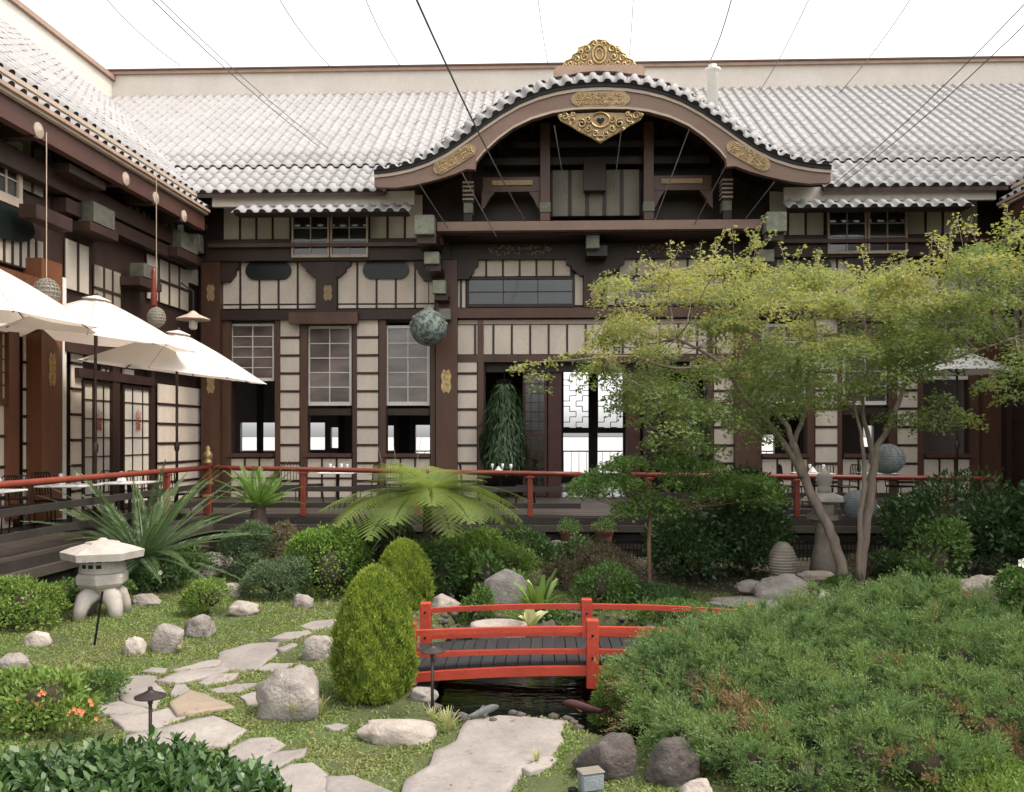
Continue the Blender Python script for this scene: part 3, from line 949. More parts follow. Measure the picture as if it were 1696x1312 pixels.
# tiles along the curve
arc = [0.0]; fine_s = np.linspace(-GH, GH, 800)
gz_ = [g_top(s) for s in fine_s]
for i in range(1, 800): arc.append(arc[-1] + math.hypot(fine_s[i] - fine_s[i - 1], gz_[i] - gz_[i - 1]))
ncol = int(arc[-1] / .295)
mats, fl = [], []
for i in range(ncol + 1):
    a = (i + .5) * arc[-1] / (ncol + 1)
    s = float(np.interp(a, arc, fine_s))
    e = .12
    phi = -math.atan2(g_top(s + e) - g_top(s - e), 2 * e)
    t = 0.0
    for j in range(14):
        z = zgable(S_C + s, GD + t); z2 = zgable(S_C + s, GD + t + .4)
        if j > 0 and zmain(GD + t) > z + .15: break
        tl = math.atan2(z2 - z, .4)
        mats.append(Matrix.Translation((s, GD - .1 + t, z - .01)) @ Matrix.Rotation(phi, 4, 'Y') @ Matrix.Rotation(tl, 4, 'X'))
        fl.append(j == 0)
        t += TL * math.cos(tl)
order = sorted(range(len(mats)), key=lambda k: mats[k].translation.y)
lay_tiles(gab, [mats[k] for k in order], [fl[k] for k in order], 290)
# scrollwork helper
def scroll(mb, x, z, y, r, turns=1.4, a0=0, d=1, rad=.018, n=12):
    mb.tube([(x + r * (1 - .8 * t / n) * math.cos(a0 + d * turns * 2 * math.pi * t / n), y - .02 * t / n, z + r * (1 - .8 * t / n) * math.sin(a0 + d * turns * 2 * math.pi * t / n)) for t in range(n + 1)], rad, 5)
# crest on the ridge
CD = GD + .35
def cz(py): return zf(py, CD, 985)
pm = (sf(1000, CD) - sf(970, CD)) / 30
base = MB(); 
prof = [(-74, 126), (-76, 116), (-70, 108), (70, 108), (76, 116), (74, 126), (55, 124), (30, 119), (0, 117), (-30, 119), (-55, 124)]
base.prism([(x * pm, cz(y)) for x, y in prof], CD, CD + .55).build('crest_base', m_trim, gab)
out_ = [(0, 63), (12, 65), (18, 71), (34, 76), (36, 84), (44, 88), (46, 94), (56, 98), (60, 106), (70, 110)]
poly = [(x * pm, cz(y)) for x, y in out_] + [(-x * pm, cz(y)) for x, y in out_[::-1][:-1]]
crest = MB().prism(poly, CD + .1, CD + .26).build('crest', m_goldbase, gab)
mb = MB()
yy = CD + .085
for sx in (-1, 1):
    for x, y, r, a0, d in ((21, 79, 7, 0, 1), (30, 82, 5, 2, -1), (24, 92, 7, 1, -1), (38, 95, 6, 0, 1), (15, 101, 5, 3, 1), (30, 103, 5, 1, -1), (48, 102, 5, 2, 1), (58, 106, 4, 0, -1), (8, 69, 5, 1, 1), (42, 104, 4, 1, 1)):
        scroll(mb, sx * x * pm, cz(y), yy, r * pm, 1.3, a0 if sx > 0 else math.pi - a0, d * sx, .02)
mb.tube([(11 * pm * math.cos(a), yy, cz(87) + 15 * pm * math.sin(a)) for a in np.linspace(0, 2 * math.pi, 19)], .03, 6)
mb.tube([(6 * pm * math.cos(a), yy, cz(87) + 9 * pm * math.sin(a)) for a in np.linspace(0, 2 * math.pi, 15)], .022, 6)
mb.tube([(x * pm, yy + .01, cz(y)) for x, y in [(-v[0], v[1]) for v in out_[::-1]] + out_[1:]], .022, 5)
mb.build('scrollwork', m_gold, crest)
# gilded plate in the middle of the bargeboard and on its shoulders
def plate(cx, cy, hw, hh, tilt, y=GD - .03):
    xs_ = []
    for k in range(28):
        a = 2 * math.pi * k / 28
        c_, s_ = math.cos(a), math.sin(a)
        rx = hw * (abs(c_) ** .35) * (1 if c_ > 0 else -1); rz = hh * (abs(s_) ** .5) * (1 if s_ > 0 else -1)
        rx *= 1 + .05 * math.cos(a * 6)
        xs_.append((rx, rz))
    rot = lambda x, z: (cx + x * math.cos(tilt) - z * math.sin(tilt), cy + x * math.sin(tilt) + z * math.cos(tilt))
    pl = MB().prism([rot(*p) for p in xs_], y, y + .03).build('gilded_plate', m_goldbase, gab)
    mb = MB(); r2 = random.Random(int(cx * 100))
    n = int(hw / .045)
    for i in range(n):
        for j in (-1, 0, 1):
            if r2.random() < .15: continue
            x = -hw * .85 + 1.7 * hw * (i + .5) / n; q = rot(x, j * hh * .55)
            scroll(mb, q[0], q[1], y - .004, r2.uniform(.035, .06), 1.1, r2.uniform(0, 6), r2.choice((-1, 1)), .009, 8)
    mb.build('scrollwork', m_gold, pl)
plate(0, zf(165, GD, 985), 46 * pm, 12.5 * pm, 0)
sx_ = sf(753, GD) - S_C
plate(sx_, zf(263, GD, 850), 38 * pm, 11.5 * pm, R(30))
plate(-sx_, zf(263, GD, 850), 38 * pm, 11.5 * pm, R(-30))
# hanging pendant (gegyo)
pz = lambda y: zf(y, GD, 985)
prof = [(0, 236), (8, 231), (16, 226), (24, 222), (34, 217), (46, 209), (55, 204), (64, 199), (69, 192), (60, 188), (0, 186)]
poly = [(x * pm, pz(y)) for x, y in prof] + [(-x * pm, pz(y)) for x, y in prof[::-1][1:-1]]
pend = MB().prism(poly, GD + .02, GD + .10).build('pendant', m_goldbase, gab)
mb = MB(); dk = MB()
for sx in (-1, 1):
    for x, y, r, a0, d in ((58, 193, 7, 0, 1), (46, 198, 7, 2, -1), (31, 205, 8, 1, 1), (19, 213, 6, 0, -1), (9, 222, 6, 1, 1), (44, 189, 4, 1, -1), (20, 198, 6, 3, 1), (66, 192, 3, 0, 1), (36, 215, 3, 0, 1), (50, 205, 3, 0, 1)):
        scroll(mb, sx * x * pm, pz(y), GD, r * pm, 1.3, a0 if sx > 0 else math.pi - a0, d * sx, .02)
    dk.lathe([(0.001, 0), (.07, .0), (.07, .012), (.0, .013)], 10)
mb.tube([(15 * pm * math.cos(a), GD, pz(199) + 12 * pm * math.sin(a)) for a in np.linspace(0, 2 * math.pi, 17)], .022, 5)
mb.tube([(x * pm, GD + .01, pz(y)) for x, y in [(-v[0], v[1]) for v in prof[:-1][::-1]] + prof[1:-1]], .018, 5)
mb.tube([(6 * pm * math.cos(a), GD, pz(229) + 4 * pm * math.sin(a)) for a in np.linspace(0, 2 * math.pi, 11)], .02, 5)
mb.build('scrollwork', m_gold, pend)
hp = []
for k in range(20):
    a = 2 * math.pi * k / 20
    hp.append((.40 * pm * 16 * math.sin(a) ** 3, pz(200) + .025 * pm * 16 * (13 * math.cos(a) - 5 * math.cos(2 * a) - 2 * math.cos(3 * a) - math.cos(4 * a))))
MB().prism(hp[::-1], GD + .005, GD + .021).build('heart_opening', m_black, pend)
for sx in (-1, 1):
    MB().prism([(sx * 31 * pm + 3.6 * pm * math.cos(a), pz(205) + 3.6 * pm * math.sin(a)) for a in np.linspace(0, 2 * math.pi, 11)[:-1]], GD + .006, GD + .021).build('round_opening', m_black, pend)

# recess behind the gable
rw = MB(); xs_ = [s for s in ss if abs(s) < GH - .1]
poly = [(xs_[0], ztop)] + [(s, max(ztop + .01, TT(s) + .05)) for s in xs_] + [(xs_[-1], ztop)]
rw.prism(poly[::-1], 0.0, .2).build('recess_wall', m_dark, gab)
def gb(name, a, b, t, u, d0, d1, mat, mir=True):
    x0, x1 = sf(a, d0) - S_C, sf(b, d0) - S_C
    if b == 985: x1, mir = -x0, False
    z0, z1 = zf(u, d0, 800), zf(t, d0, 800)
    cube(name, gab, x0, x1, d0, d1, z0, z1, mat)
    if mir: cube(name, gab, -x1, -x0, d0, d1, z0, z1, mat)
gb('long_beam', 724, 985, 367, 382, -1.45, -1.2, m_mauve)
gb('beam_shelf', 730, 985, 383, 389, -1.2, -.1, m_dark)
gb('gable_post', 895, 911, 205, 366, -.9, -.65, m_pillar)
gb('post_cap', 894, 912, 336, 352, -.93, -.62, m_copper)
gb('gable_post', 768, 782, 258, 366, -.9, -.65, m_dark)
gb('post_cap', 768, 783, 336, 352, -.93, -.62, m_copper)
for k in range(5): gb('post_ring', 766, 784, 300 + 7 * k, 303 + 7 * k, -.94, -.6, m_tan)
gb('lintel', 800, 894, 294, 318, -.8, -.6, m_pillar)
gb('lintel_carving', 815, 882, 299, 307, -.84, -.801, m_goldbase)
for sx in (-1, 1):
    for a, b, in ((798, 822), (894, 874)):
        x0, x1 = (sf(a, -.7) - S_C) * (1 if sx < 0 else -1), (sf(b, -.7) - S_C) * (1 if sx < 0 else -1)
        z1, z0 = zf(318, -.7, 800), zf(350, -.7, 800)
        q = lambda u, v: (x0 + (x1 - x0) * u, z1 + (z0 - z1) * v)
        pl = [q(0, 0), q(1, 0), q(.72, .22), q(.45, .5), q(.25, .8), q(0, 1)]
        MB().prism(pl, -.78, -.62).build('arch_spandrel', m_pillar, gab)
panels(gab, sf(915) - S_C, -(sf(915) - S_C), zf(366, 0, 800), zf(292, 0, 800), 5, 1, -.4, mat=m_plasgrey, bat=.09)
cube('panel_backing', gab, sf(912) - S_C, -(sf(912) - S_C), -.38, -.002, zf(366, 0, 800), zf(292, 0, 800), m_dark)
gb('hanging_post', 967, 1003, 262, 317, -.75, -.5, m_dark, mir=False)
gb('purlin', 850, 985, 236, 246, -.6, -.4, m_dark)
gb('purlin', 800, 985, 262, 274, -.5, -.2, m_dark)
for k in range(7):
    x = -2.4 + k * .8
    cube('gable_rafter', gab, x, x + .1, GD + .2, 0, TT(x) - .18, TT(x) - .04, m_dark)

# white vent pipe through the roof
vp_ = P(1180, 190, 25.2)
mb = MB().lathe([(.16, -1.2), (.16, 1.15), (.17, 1.16)], 14)
vt = mb.build('vent_pipe', m_white, None, sm=True, loc=vp_, label='white vent pipe with a flared cap standing on the tiles right of the gable', cat='pipe')
MB().lathe([(.14, 1.15), (.23, 1.25), (.23, 1.3), (.12, 1.32), (.12, 1.42), (.0, 1.45)], 14).build('vent_cap', m_white, vt, sm=False)

# ------------------------------------------------------------------ wings
def wing_common(fr, L, sgn):
    """sgn: -1 for the left wing (front runs from -L to 0), +1 for the right wing (0 to L)"""
    o = fr.o
    a, b = (-L, 0) if sgn < 0 else (0, L)
    cube('wall', o, a, b, 0, .25, DZ - .1, 8.3, m_dark)
    cube('side_wall', o, a, b, 5.7, 5.9, 0, 13.0, m_cream)
    # deck in front
    rf = empty('roof', (0, 0, 0), parent=o)
    tw = math.atan(W_SL)
    mats, fl = [], []
    nr_ = int((5.4 - W_ED) / math.cos(tw) / TL)
    for j in range(nr_ + 1):
        d = W_ED + j * TL * math.cos(tw)
        for i in range(int((L + 8) / TP)):
            x = (i + .5) * TP - 8 if sgn > 0 else -(i + .5) * TP + 8
            wpt = fr.world(x, d, 0)
            z = zwing(d)
            if z <= zmain(wpt.y - 22) - .3 or (d < 0 and wpt.y > 20.7): continue
            if wpt.y > 28: continue
            mats.append(Matrix.Translation((x, d, z + rng.normal(0, .005))) @ Matrix.Rotation(tw, 4, 'X'))
            fl.append(j == 0)
    lay_tiles(rf, mats, fl, 240)
    rb = MB()
    for i in range(int((L + 8) / TP)):
        x = i * TP - 8 if sgn > 0 else -(i + 1) * TP + 8
        ts = [d for d in np.arange(W_ED, 5.41, .25) if zwing(d) > zmain(fr.world(x + TP / 2, d, 0).y - 22)]
        if len(ts) < 2: continue
        p, q = min(ts), max(ts) + .05
        rb.add([(x, p, zwing(p) - .03), (x + TP, p, zwing(p) - .03), (x + TP, q, zwing(q) - .03), (x, q, zwing(q) - .03), (x, p, zwing(p) - .1), (x + TP, p, zwing(p) - .1), (x + TP, q, zwing(q) - .1), (x, q, zwing(q) - .1)],
               [(0, 1, 2, 3), (7, 6, 5, 4), (0, 4, 5, 1)])
    rb.build('roof_boarding', m_underlay, rf)
    # lower pent course, cream fascia, gutter, deep brown eave beam
    e0, e1 = (-L, -1.5) if sgn < 0 else (1.5, L)
    n = int((e1 - e0) / TP)
    low = empty('pent_roof_tiles', (0, 0, 0), parent=o)
    mm = [Matrix.Translation(((e1 - (i + .5) * TP) if sgn < 0 else (e0 + (i + .5) * TP), -.88, 7.66)) @ Matrix.Rotation(R(28), 4, 'X') for i in range(n)]
    lay_tiles(low, mm, [True] * n, 200)
    cube('fascia', o, e0, e1, -.56, -.48, 7.72, 8.02, m_cream)
    cube('gutter', o, e0, e1, -.60, -.565, 7.97, 8.04, m_tan)
    cube('eave_board', o, e0, e1, -.92, -.4, 7.585, 7.645, m_trim)
    cube('eave_board', o, e0, e1, -.87, -.4, 7.53, 7.582, m_tan)
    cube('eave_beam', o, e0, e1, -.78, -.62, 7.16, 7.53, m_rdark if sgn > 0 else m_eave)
    cube('soffit', o, e0, e1, -.6, 0, 7.45, 7.52, m_dark)
    k0 = 0
    zz = 13.0
    q0, q1 = (-L, 6.4) if sgn < 0 else (-6.4, L)
    cube('parapet', o, q0, q1, 5.45, 5.69, zz - 1.0, zz + .85, m_cream)
    cube('parapet_trim', o, q0, q1 - .1 if sgn < 0 else q1, 5.38, 5.45, zz + .02, zz + .16, m_trim)
    cube('parapet_trim', o, q0, q1, 5.34, 5.75, zz + .852, zz + 1.0, m_trim)
wing_common(LW, 20, -1)
wing_common(RW, 20, 1)

def wrect(fr, a, b, t, u, d, pz=None):
    """pixel rectangle on a wing's plane, heights taken at its middle"""
    x0 = fr.hit(a, 600, d)[0]; x1 = fr.hit(b, 600, d)[0]
    pm_ = pz if pz is not None else (a + b) / 2
    return min(x0, x1), max(x0, x1), fr.hit(pm_, u, d)[1], fr.hit(pm_, t, d)[1]
def wb(name, a, b, t, u, d0, d1, mat, fr=LW, pz=None):
    x0, x1, z0, z1 = wrect(fr, a, b, t, u, d0, pz)
    return cube(name, fr.o, x0, x1, d0, d1, z0, z1, mat)
Z = lambda px, py, d=0, fr=LW: fr.hit(px, py, d)[1]
X = lambda px, d=0, fr=LW: fr.hit(px, 600, d)[0]
# heights shared along the left wing
zb0 = DZ
z_low = Z(292, 640)         # top of the ground-floor panels
ph = (z_low - DZ) / 6
lo = LW.o
def lpan(a, b, nc=1, z1=z_low, nr=6, mat=None):
    panels(lo, X(a), X(b), DZ + .02, z1, nc, nr, -.05, bat=.055, mat=mat)
lpan(257, 328, 1)
zt2 = Z(60, 560)
nr2 = max(6, round((zt2 - DZ) / ph))
panels(lo, X(33), X(67), DZ + .02, zt2, 1, nr2, -.05, bat=.05)
panels(lo, X(-60), X(14), DZ + .02, Z(5, 672), 1, 4, -.05, bat=.05)
panels(lo, X(112), X(131), DZ + .02, Z(120, 560), 1, 7, -.05, bat=.05)
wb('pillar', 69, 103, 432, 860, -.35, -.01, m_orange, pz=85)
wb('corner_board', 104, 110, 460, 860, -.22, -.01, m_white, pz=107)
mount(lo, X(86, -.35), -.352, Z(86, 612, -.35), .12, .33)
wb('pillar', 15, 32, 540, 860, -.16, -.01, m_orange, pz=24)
# window of the wing
window(lo, X(-70), X(15), Z(5, 672), Z(5, 545), 4, 5, -.08, fr=.09, fmat=m_orange, gmat=m_shoji)
# shoji doors with the red characters
for (a, b) in ((133, 186), (200, 250)):
    x0, x1 = X(a, -.05), X(b, -.05)
    z0, z1 = DZ + .03, Z(225, 640)
    mb = MB().box(x0, x0 + .06, -.11, -.03, z0, z1).box(x1 - .06, x1, -.11, -.03, z0, z1).box(x0 + .06, x1 - .06, -.11, -.03, z1 - .07, z1).box(x0 + .06, x1 - .06, -.11, -.03, z0, z0 + .1)
    dr = mb.build('shoji_door', m_dark, lo)
    cube('paper', dr, x0 + .06, x1 - .06, -.07, -.06, z0 + .1, z1 - .07, m_shoji)
    for i in (1, 2):
        xx = x0 + (x1 - x0) * i / 3
        cube('lattice_bar', dr, xx - .011, xx + .011, -.09, -.068, z0 + .1, z1 - .07, m_dark)
    for j in range(1, 7):
        zz = z0 + (z1 - z0) * j / 7
        cube('lattice_bar', dr, x0 + .06, x1 - .06, -.088, -.066, zz - .011, zz + .011, m_dark)
    for ch, py in (('\u5c71', 688), ('\u57ce', 706)):
        cu = bpy.data.curves.new('character', 'FONT')
        cu.body = ch; cu.size = .24; cu.align_x = 'CENTER'; cu.align_y = 'CENTER'; cu.extrude = .002
        cu.materials.append(m_kanji)
        t0_ = bpy.data.objects.new('character_text', cu)
        SC.collection.objects.link(t0_)
        bpy.context.view_layer.update()
        me_ = bpy.data.meshes.new_from_object(t0_.evaluated_get(bpy.context.evaluated_depsgraph_get()))
        bpy.data.objects.remove(t0_)
        t_ = bpy.data.objects.new('character', me_)
        t_.location = ((x0 + x1) / 2, -.094, Z((a + b) / 2, py, -.09))
        t_.rotation_euler = (R(90), 0, 0)
        link(t_, dr)
wb('door_post', 187, 199, 600, 860, -.14, -.01, m_dark, pz=193)
wb('door_post', 251, 256, 600, 860, -.14, -.01, m_dark, pz=253)
wb('door_head', 131, 257, 622, 636, -.16, -.01, m_dark, pz=225)
x0, x1 = X(160), X(204)
window(lo, X(158), X(190), Z(175, 634), Z(175, 607), 3, 2, -.06, fr=.05, fmat=m_dark, gmat=m_shoji)
wb('plaster_panel', 206, 222, 612, 634, -.06, -.01, m_plaster)
# sunlit beam
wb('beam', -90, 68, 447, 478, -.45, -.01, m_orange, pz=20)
wb('beam', 110, 328, 598, 612, -.25, -.01, m_dark, pz=290)
zq = [(Z(20, 440), Z(20, 380)), (Z(20, 440), Z(20, 240))]
panels(lo, X(-60), X(66), Z(20, 440), Z(20, 385), 9, 1, -.04, bat=.045, mat=m_plasshade)  # upper wing panels: eave shade is put into the plaster tones
wb('rail', -60, 66, 437, 440, -.07, -.01, m_dark, pz=20)
mb_ = MB().prism([(X(5, -.1) + .8 * math.cos(a) * (1.0), Z(15, 370, -.1) + .3 * math.sin(a)) for a in np.linspace(0, 2 * math.pi, 17)[:-1]], -.15, -.1).build('plaque', m_green, lo)
window(lo, X(-50), X(22), Z(5, 340), Z(5, 230), 3, 3, -.12, fr=.12, fmat=m_tan, gmat=m_glassdk)
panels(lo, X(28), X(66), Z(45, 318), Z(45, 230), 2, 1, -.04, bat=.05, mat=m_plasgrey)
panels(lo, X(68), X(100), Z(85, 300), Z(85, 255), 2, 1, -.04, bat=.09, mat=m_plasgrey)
panels(lo, X(104), X(142), Z(122, 482), Z(122, 402), 2, 1, -.04, bat=.06, mat=m_plasshade)
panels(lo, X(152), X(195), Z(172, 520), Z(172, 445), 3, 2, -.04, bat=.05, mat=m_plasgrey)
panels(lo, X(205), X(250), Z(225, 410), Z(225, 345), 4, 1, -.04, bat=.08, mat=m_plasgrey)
panels(lo, X(240), X(308), Z(275, 505), Z(275, 435), 4, 2, -.04, bat=.06, mat=m_plasshade)
panels(lo, X(262), X(300), Z(280, 410), Z(280, 360), 3, 1, -.04, bat=.06, mat=m_plasshade)
panels(lo, X(306), X(324), Z(315, 470), Z(315, 420), 1, 1, -.04, bat=.06, mat=m_plasshade)
wb('tie_beam', -60, 328, 300, 330, -.3, -.01, m_dark, pz=130)
wb('tie_beam', 110, 328, 412, 430, -.28, -.01, m_dark, pz=290)
# projecting beams with pale ends, copper boxes
for px, py, h_ in ((60, 216, 22), (205, 296, 18), (255, 328, 15), (302, 358, 12)):
    x, z = LW.hit(px, py, -.75)
    cube('projecting_beam', lo, x - .1, x + .1, -.75, 0, z - .14, z + .14, m_dark)
    MB().lathe([(.0, 0), (.13, 0), (.13, .05), (.0, .09)], 12).build('beam_cap', m_tan, lo, loc=(x, -.75, z), rot=(R(90), 0, 0))
for a, b, t, u in ((155, 190, 342, 374), (300, 328, 388, 416), (238, 262, 440, 462)):
    wb('copper_box', a, b, t, u, -.5, -.2, m_boxend)
    wb('bracket_block', a - 6, b + 6, u + 2, u + 16, -.5, -.01, m_dark)
for a, b, t, u in ((115, 175, 286, 300), (60, 120, 350, 372), (330, 336, 300, 300)):
    if b > a and u > t: wb('bracket_arm', a, b, t, u, -.6, -.3, m_dark)
for i in range(14):
    x = -1.0 - i * .55
    cube('rafter', lo, x, x + .09, -.6, 0, 7.32, 7.44, m_dark)
    
# right wing front, mostly in shadow
ro = RW.o
Zr = lambda px, py, d=0: RW.hit(px, py, d)[1]
for k in range(6):
    x = .3 + k * 1.35
    cube('pillar', ro, x, x + .28, -.2, -.01, DZ, 7.0, m_dark)
    panels(ro, x + .32, x + 1.3, 4.4, 6.0, 3, 1, -.05, mat=m_plasgrey, bat=.06)
    panels(ro, x + .32, x + 1.3, DZ, 3.9, 2, 5, -.05, mat=m_dark, bat=.06, name='door_panel')
# left deck
ldk = empty('wooden_deck', LW.org + Vector((0, 0, 0)), R(88.2), kind='structure')
dl = LW.hit(345, 700, 0)[0] * 0 + wing_d(LW, LX, 17 - 22)
for i in range(14):
    y = dl + .02 + i * (-dl - .02) / 14
    cube('floor_board', ldk, -16, -.0, y, y + (-dl) / 14 - .01, DZ - .044, DZ - .006 + .002 * (i % 2), m_deck)
rdk = empty('wooden_deck', (RWX, 22, 0), R(-90), kind='structure')
for i in range(14):
    y = dl + .02 + i * (-dl - .02) / 14
    cube('floor_board', rdk, 5.0, 18, y, y + (-dl) / 14 - .01, DZ - .044, DZ - .006 + .002 * (i % 2), m_deck)
for dk_, a, b in ((ldk, -16, -4.9), (rdk, 4.9, 18)):
    cube('edge_beam', dk_, a, b, dl - .07, dl, DZ - .17, DZ - .03, m_deckdk)
    cube('edge_board', dk_, a, b, dl - .16, dl - .01, DZ - .30, DZ - .175, m_deck)
    cube('skirt_board', dk_, a, b, dl - .05, dl, .30, .42, m_deckdk)
    cube('skirt_board', dk_, a, b, dl - .05, dl, .14, .285, m_deck)
    cube('skirt_board', dk_, a, b, dl - .05, dl, -.03, .125, m_deckdk)
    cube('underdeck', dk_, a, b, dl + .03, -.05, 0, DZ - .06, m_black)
    for k in range(9):
        x = a + .4 + k * abs(b - a - .6) / 9
        cube('deck_post', dk_, x, x + .11, dl - .15, dl - .055, 0, DZ - .31, m_black)
# ================================================================== RAILINGS
def railing(p0, p1, label, posts, z0t, z1t, group='red rails round the courtyard', finial=()):
    """p0,p1: world points on the deck edge; posts: fractions along it"""
    a, b = Vector((p0[0], p0[1], 0)), Vector((p1[0], p1[1], 0))
    o = empty('railing', a + Vector((0, 0, DZ)), 0, label=label, cat='railing', group=group)
    d = b - a
    top = lambda t: z0t + (z1t - z0t) * t - DZ
    pt = lambda t, z: d * t + Vector((0, 0, z))
    MB().tube([pt(t, top(t) - .045) for t in np.linspace(0, 1, 12)], .048, 10).build('handrail', m_red, o, sm=True)
    n = d.normalized(); ang = math.atan2(n.y, n.x)
    L = d.length
    for nm, dz, hh, mt in (('lower_rail', -.40, .05, m_deckdk), ('lower_rail', -.72, .05, m_deckdk)):
        bb = MB().box(0, L, -.03, .03, -hh, hh).build(nm, mt, o, loc=(0, 0, (top(0) + top(1)) / 2 + dz), rot=(0, 0, ang))
    for t in posts:
        q = pt(t, 0)
        po = MB().cbox(-.05, .05, -.05, .05, -.02, top(t) - .09, .008).build('post', m_red, o, loc=q, rot=(0, 0, ang))
        MB().box(-.09, .09, -.065, .065, -.03, .0).build('post_head', m_red, po, loc=(0, 0, top(t) - .1))
    return o
c0 = P(345, 771, 17.02)
lw_dir = LW.ex
pe = c0 - lw_dir * 8.5
railing(c0, P(962, 783, 17.02), 'red railing in front of the hall, left of the doorway', [(P(x, 780, 17).x - c0.x) / (P(962, 783, 17).x - c0.x) for x in (502, 690, 878)], 1.72, 1.60)
railing(P(1045, 783, 17.02), P(1660, 790, 17.02), 'red railing in front of the hall, right of the doorway behind the small trees', [.05, .25, .45, .655, .85], 1.595, 1.52)
railing(c0, pe, 'red railing running towards the viewer below the umbrellas', [.21], 1.72, 1.735)
rp = P(345, 771, 17); rcx = mirx(rp.x)
# corner post with gilded finial
cp = empty('railing_post', (c0.x, c0.y - .02, DZ), 0, label='red corner post with a gilded bulb finial where the two railings meet', cat='post')
MB().cbox(-.075, .075, -.075, .075, 0, 1.0, .01).build('post', m_red, cp)
MB().lathe([(.085, 1.0), (.085, 1.05), (.06, 1.07), (.085, 1.12), (.09, 1.17), (.07, 1.23), (.035, 1.26), (.05, 1.30), (.03, 1.34), (0, 1.37)], 16).build('finial', m_gold, cp, sm=True)
for z in (.35, .6): MB().cbox(-.085, .085, -.085, .085, z, z + .05, .008).build('band', m_gold, cp)

# low picket edging in the beds
def edging(p0, p1, label, n):
    a, b = Vector(p0), Vector(p1); d = b - a; L = d.length
    o = empty('edging_fence', a, math.atan2(d.y, d.x), label=label, cat='fence', group='low picket edging before the decks')
    MB().box(0, L, -.012, .012, .30, .33).build('rail', m_iron, o)
    MB().box(0, L, -.012, .012, .06, .085).build('rail', m_iron, o)
    for i in range(n):
        cube('picket', o, L * i / n, L * i / n + .02, -.022, -.0125, 0, .36, m_iron)
edging(G(-60, 985).to_3d() * 1, (P(330, 0, 16.2).x, 16.2, 0), 'low black picket edging left behind the stone lantern', 130)
edging((P(880, 0, 16.3).x, 16.3, 0), (P(1600, 0, 16.3).x, 16.3, 0), 'low black picket edging behind the dark shrubs on the right', 110)

# ================================================================== FURNITURE ON THE DECKS
def make_chair():
    o = empty('chair')
    MB().cbox(-.21, .21, -.21, .21, .43, .465, .01).build('seat', m_iron, o)
    bk = MB().tube([(-.2, .2, .45), (-.2, .24, .88), (-.17, .25, .92), (.17, .25, .92), (.2, .24, .88), (.2, .2, .45)], .012, 5)
    bk = bk.build('backrest', m_iron, o)
    for i in range(5):
        x = -.13 + i * .065
        MB().tube([(x, .205, .55), (x, .245, .91)], .008, 4).build('spindle', m_iron, bk)
    MB().tube([(-.2, .215, .55), (.2, .215, .55)], .009, 4).build('back_rail', m_iron, bk)
    for sx in (-1, 1):
        for sy in (-1, 1):
            MB().tube([(sx * .18, sy * .18, .43), (sx * .2, sy * .21, 0)], .012, 5).build('leg', m_iron, o)
    return o
chair0 = make_chair(); cused = [0]
def chair(x, y, rz, label):
    o = chair0 if not cused[0] else copy_tree(chair0)
    cused[0] = 1
    o.location = (x, y, DZ + .004); o.rotation_euler = (0, 0, rz)
    o['label'] = label; o['category'] = 'chair'; o['group'] = 'black metal chairs on the decks'
def make_table():
    o = empty('table')
    MB().cbox(-.38, .38, -.38, .38, .715, .745, .008).build('tabletop', m_linen, o)
    MB().tube([(0, 0, .02), (0, 0, .715)], .03, 8).build('leg', m_iron, o)
    MB().lathe([(.24, 0), (.24, .015), (.05, .03), (0, .03)], 14).build('base', m_iron, o)
    return o
table0 = make_table(); tused = [0]
glass0 = MB().lathe([(.03, 0), (.03, .004), (.005, .008), (.005, .08), (.03, .11), (.034, .15), (.028, .18), (0, .16)], 10).build('wine_glass', m_linen, None, sm=True)
gused = [0]
nap0 = MB().lathe([(.07, 0), (.09, .03), (.05, .09), (.02, .13), (0, .14)], 6).build('napkin', m_linen, None)
def table(x, y, label, where):
    o = table0 if not tused[0] else copy_tree(table0)
    tused[0] = 1
    o.location = (x, y, DZ + .004); o['label'] = label; o['category'] = 'table'; o['group'] = 'small dining tables on the decks'
    for k, (dx, dy, wh) in enumerate(((-.2, .1, 'left hand'), (.22, -.08, 'right hand'), (.02, .22, 'rear'))):
        g = glass0 if not gused[0] else glass0.copy()
        if gused[0]: SC.collection.objects.link(g)
        gused[0] += 1
        g.location = (x + dx, y + dy, DZ + .749)
        g['label'] = wh + ' stemmed glass on the ' + where; g['category'] = 'glass'; g['group'] = 'glasses on the tables'
    n = nap0 if gused[0] < 4 else nap0.copy()
    if gused[0] >= 4: SC.collection.objects.link(n)
    n.location = (x - .05, y - .2, DZ + .749)
    n['label'] = 'folded white napkin on the ' + where; n['category'] = 'napkin'; n['group'] = 'folded napkins'
for px, Y, nm in ((215, 15.0, 'table between the two umbrella poles'), (115, 14.1, 'table left of the nearer umbrella pole'), (-20, 12.6, 'table cut by the left edge'), (560, 19.2, 'table in front of the middle hall window'),
                  (830, 19.4, 'table by the hanging plant'), (1345, 19.2, 'table behind the right railing'), (1450, 19.4, 'table near the right lattice')):
    q = P(px, 700, Y)
    table(q.x, q.y, 'small square white topped table, the ' + nm, nm)
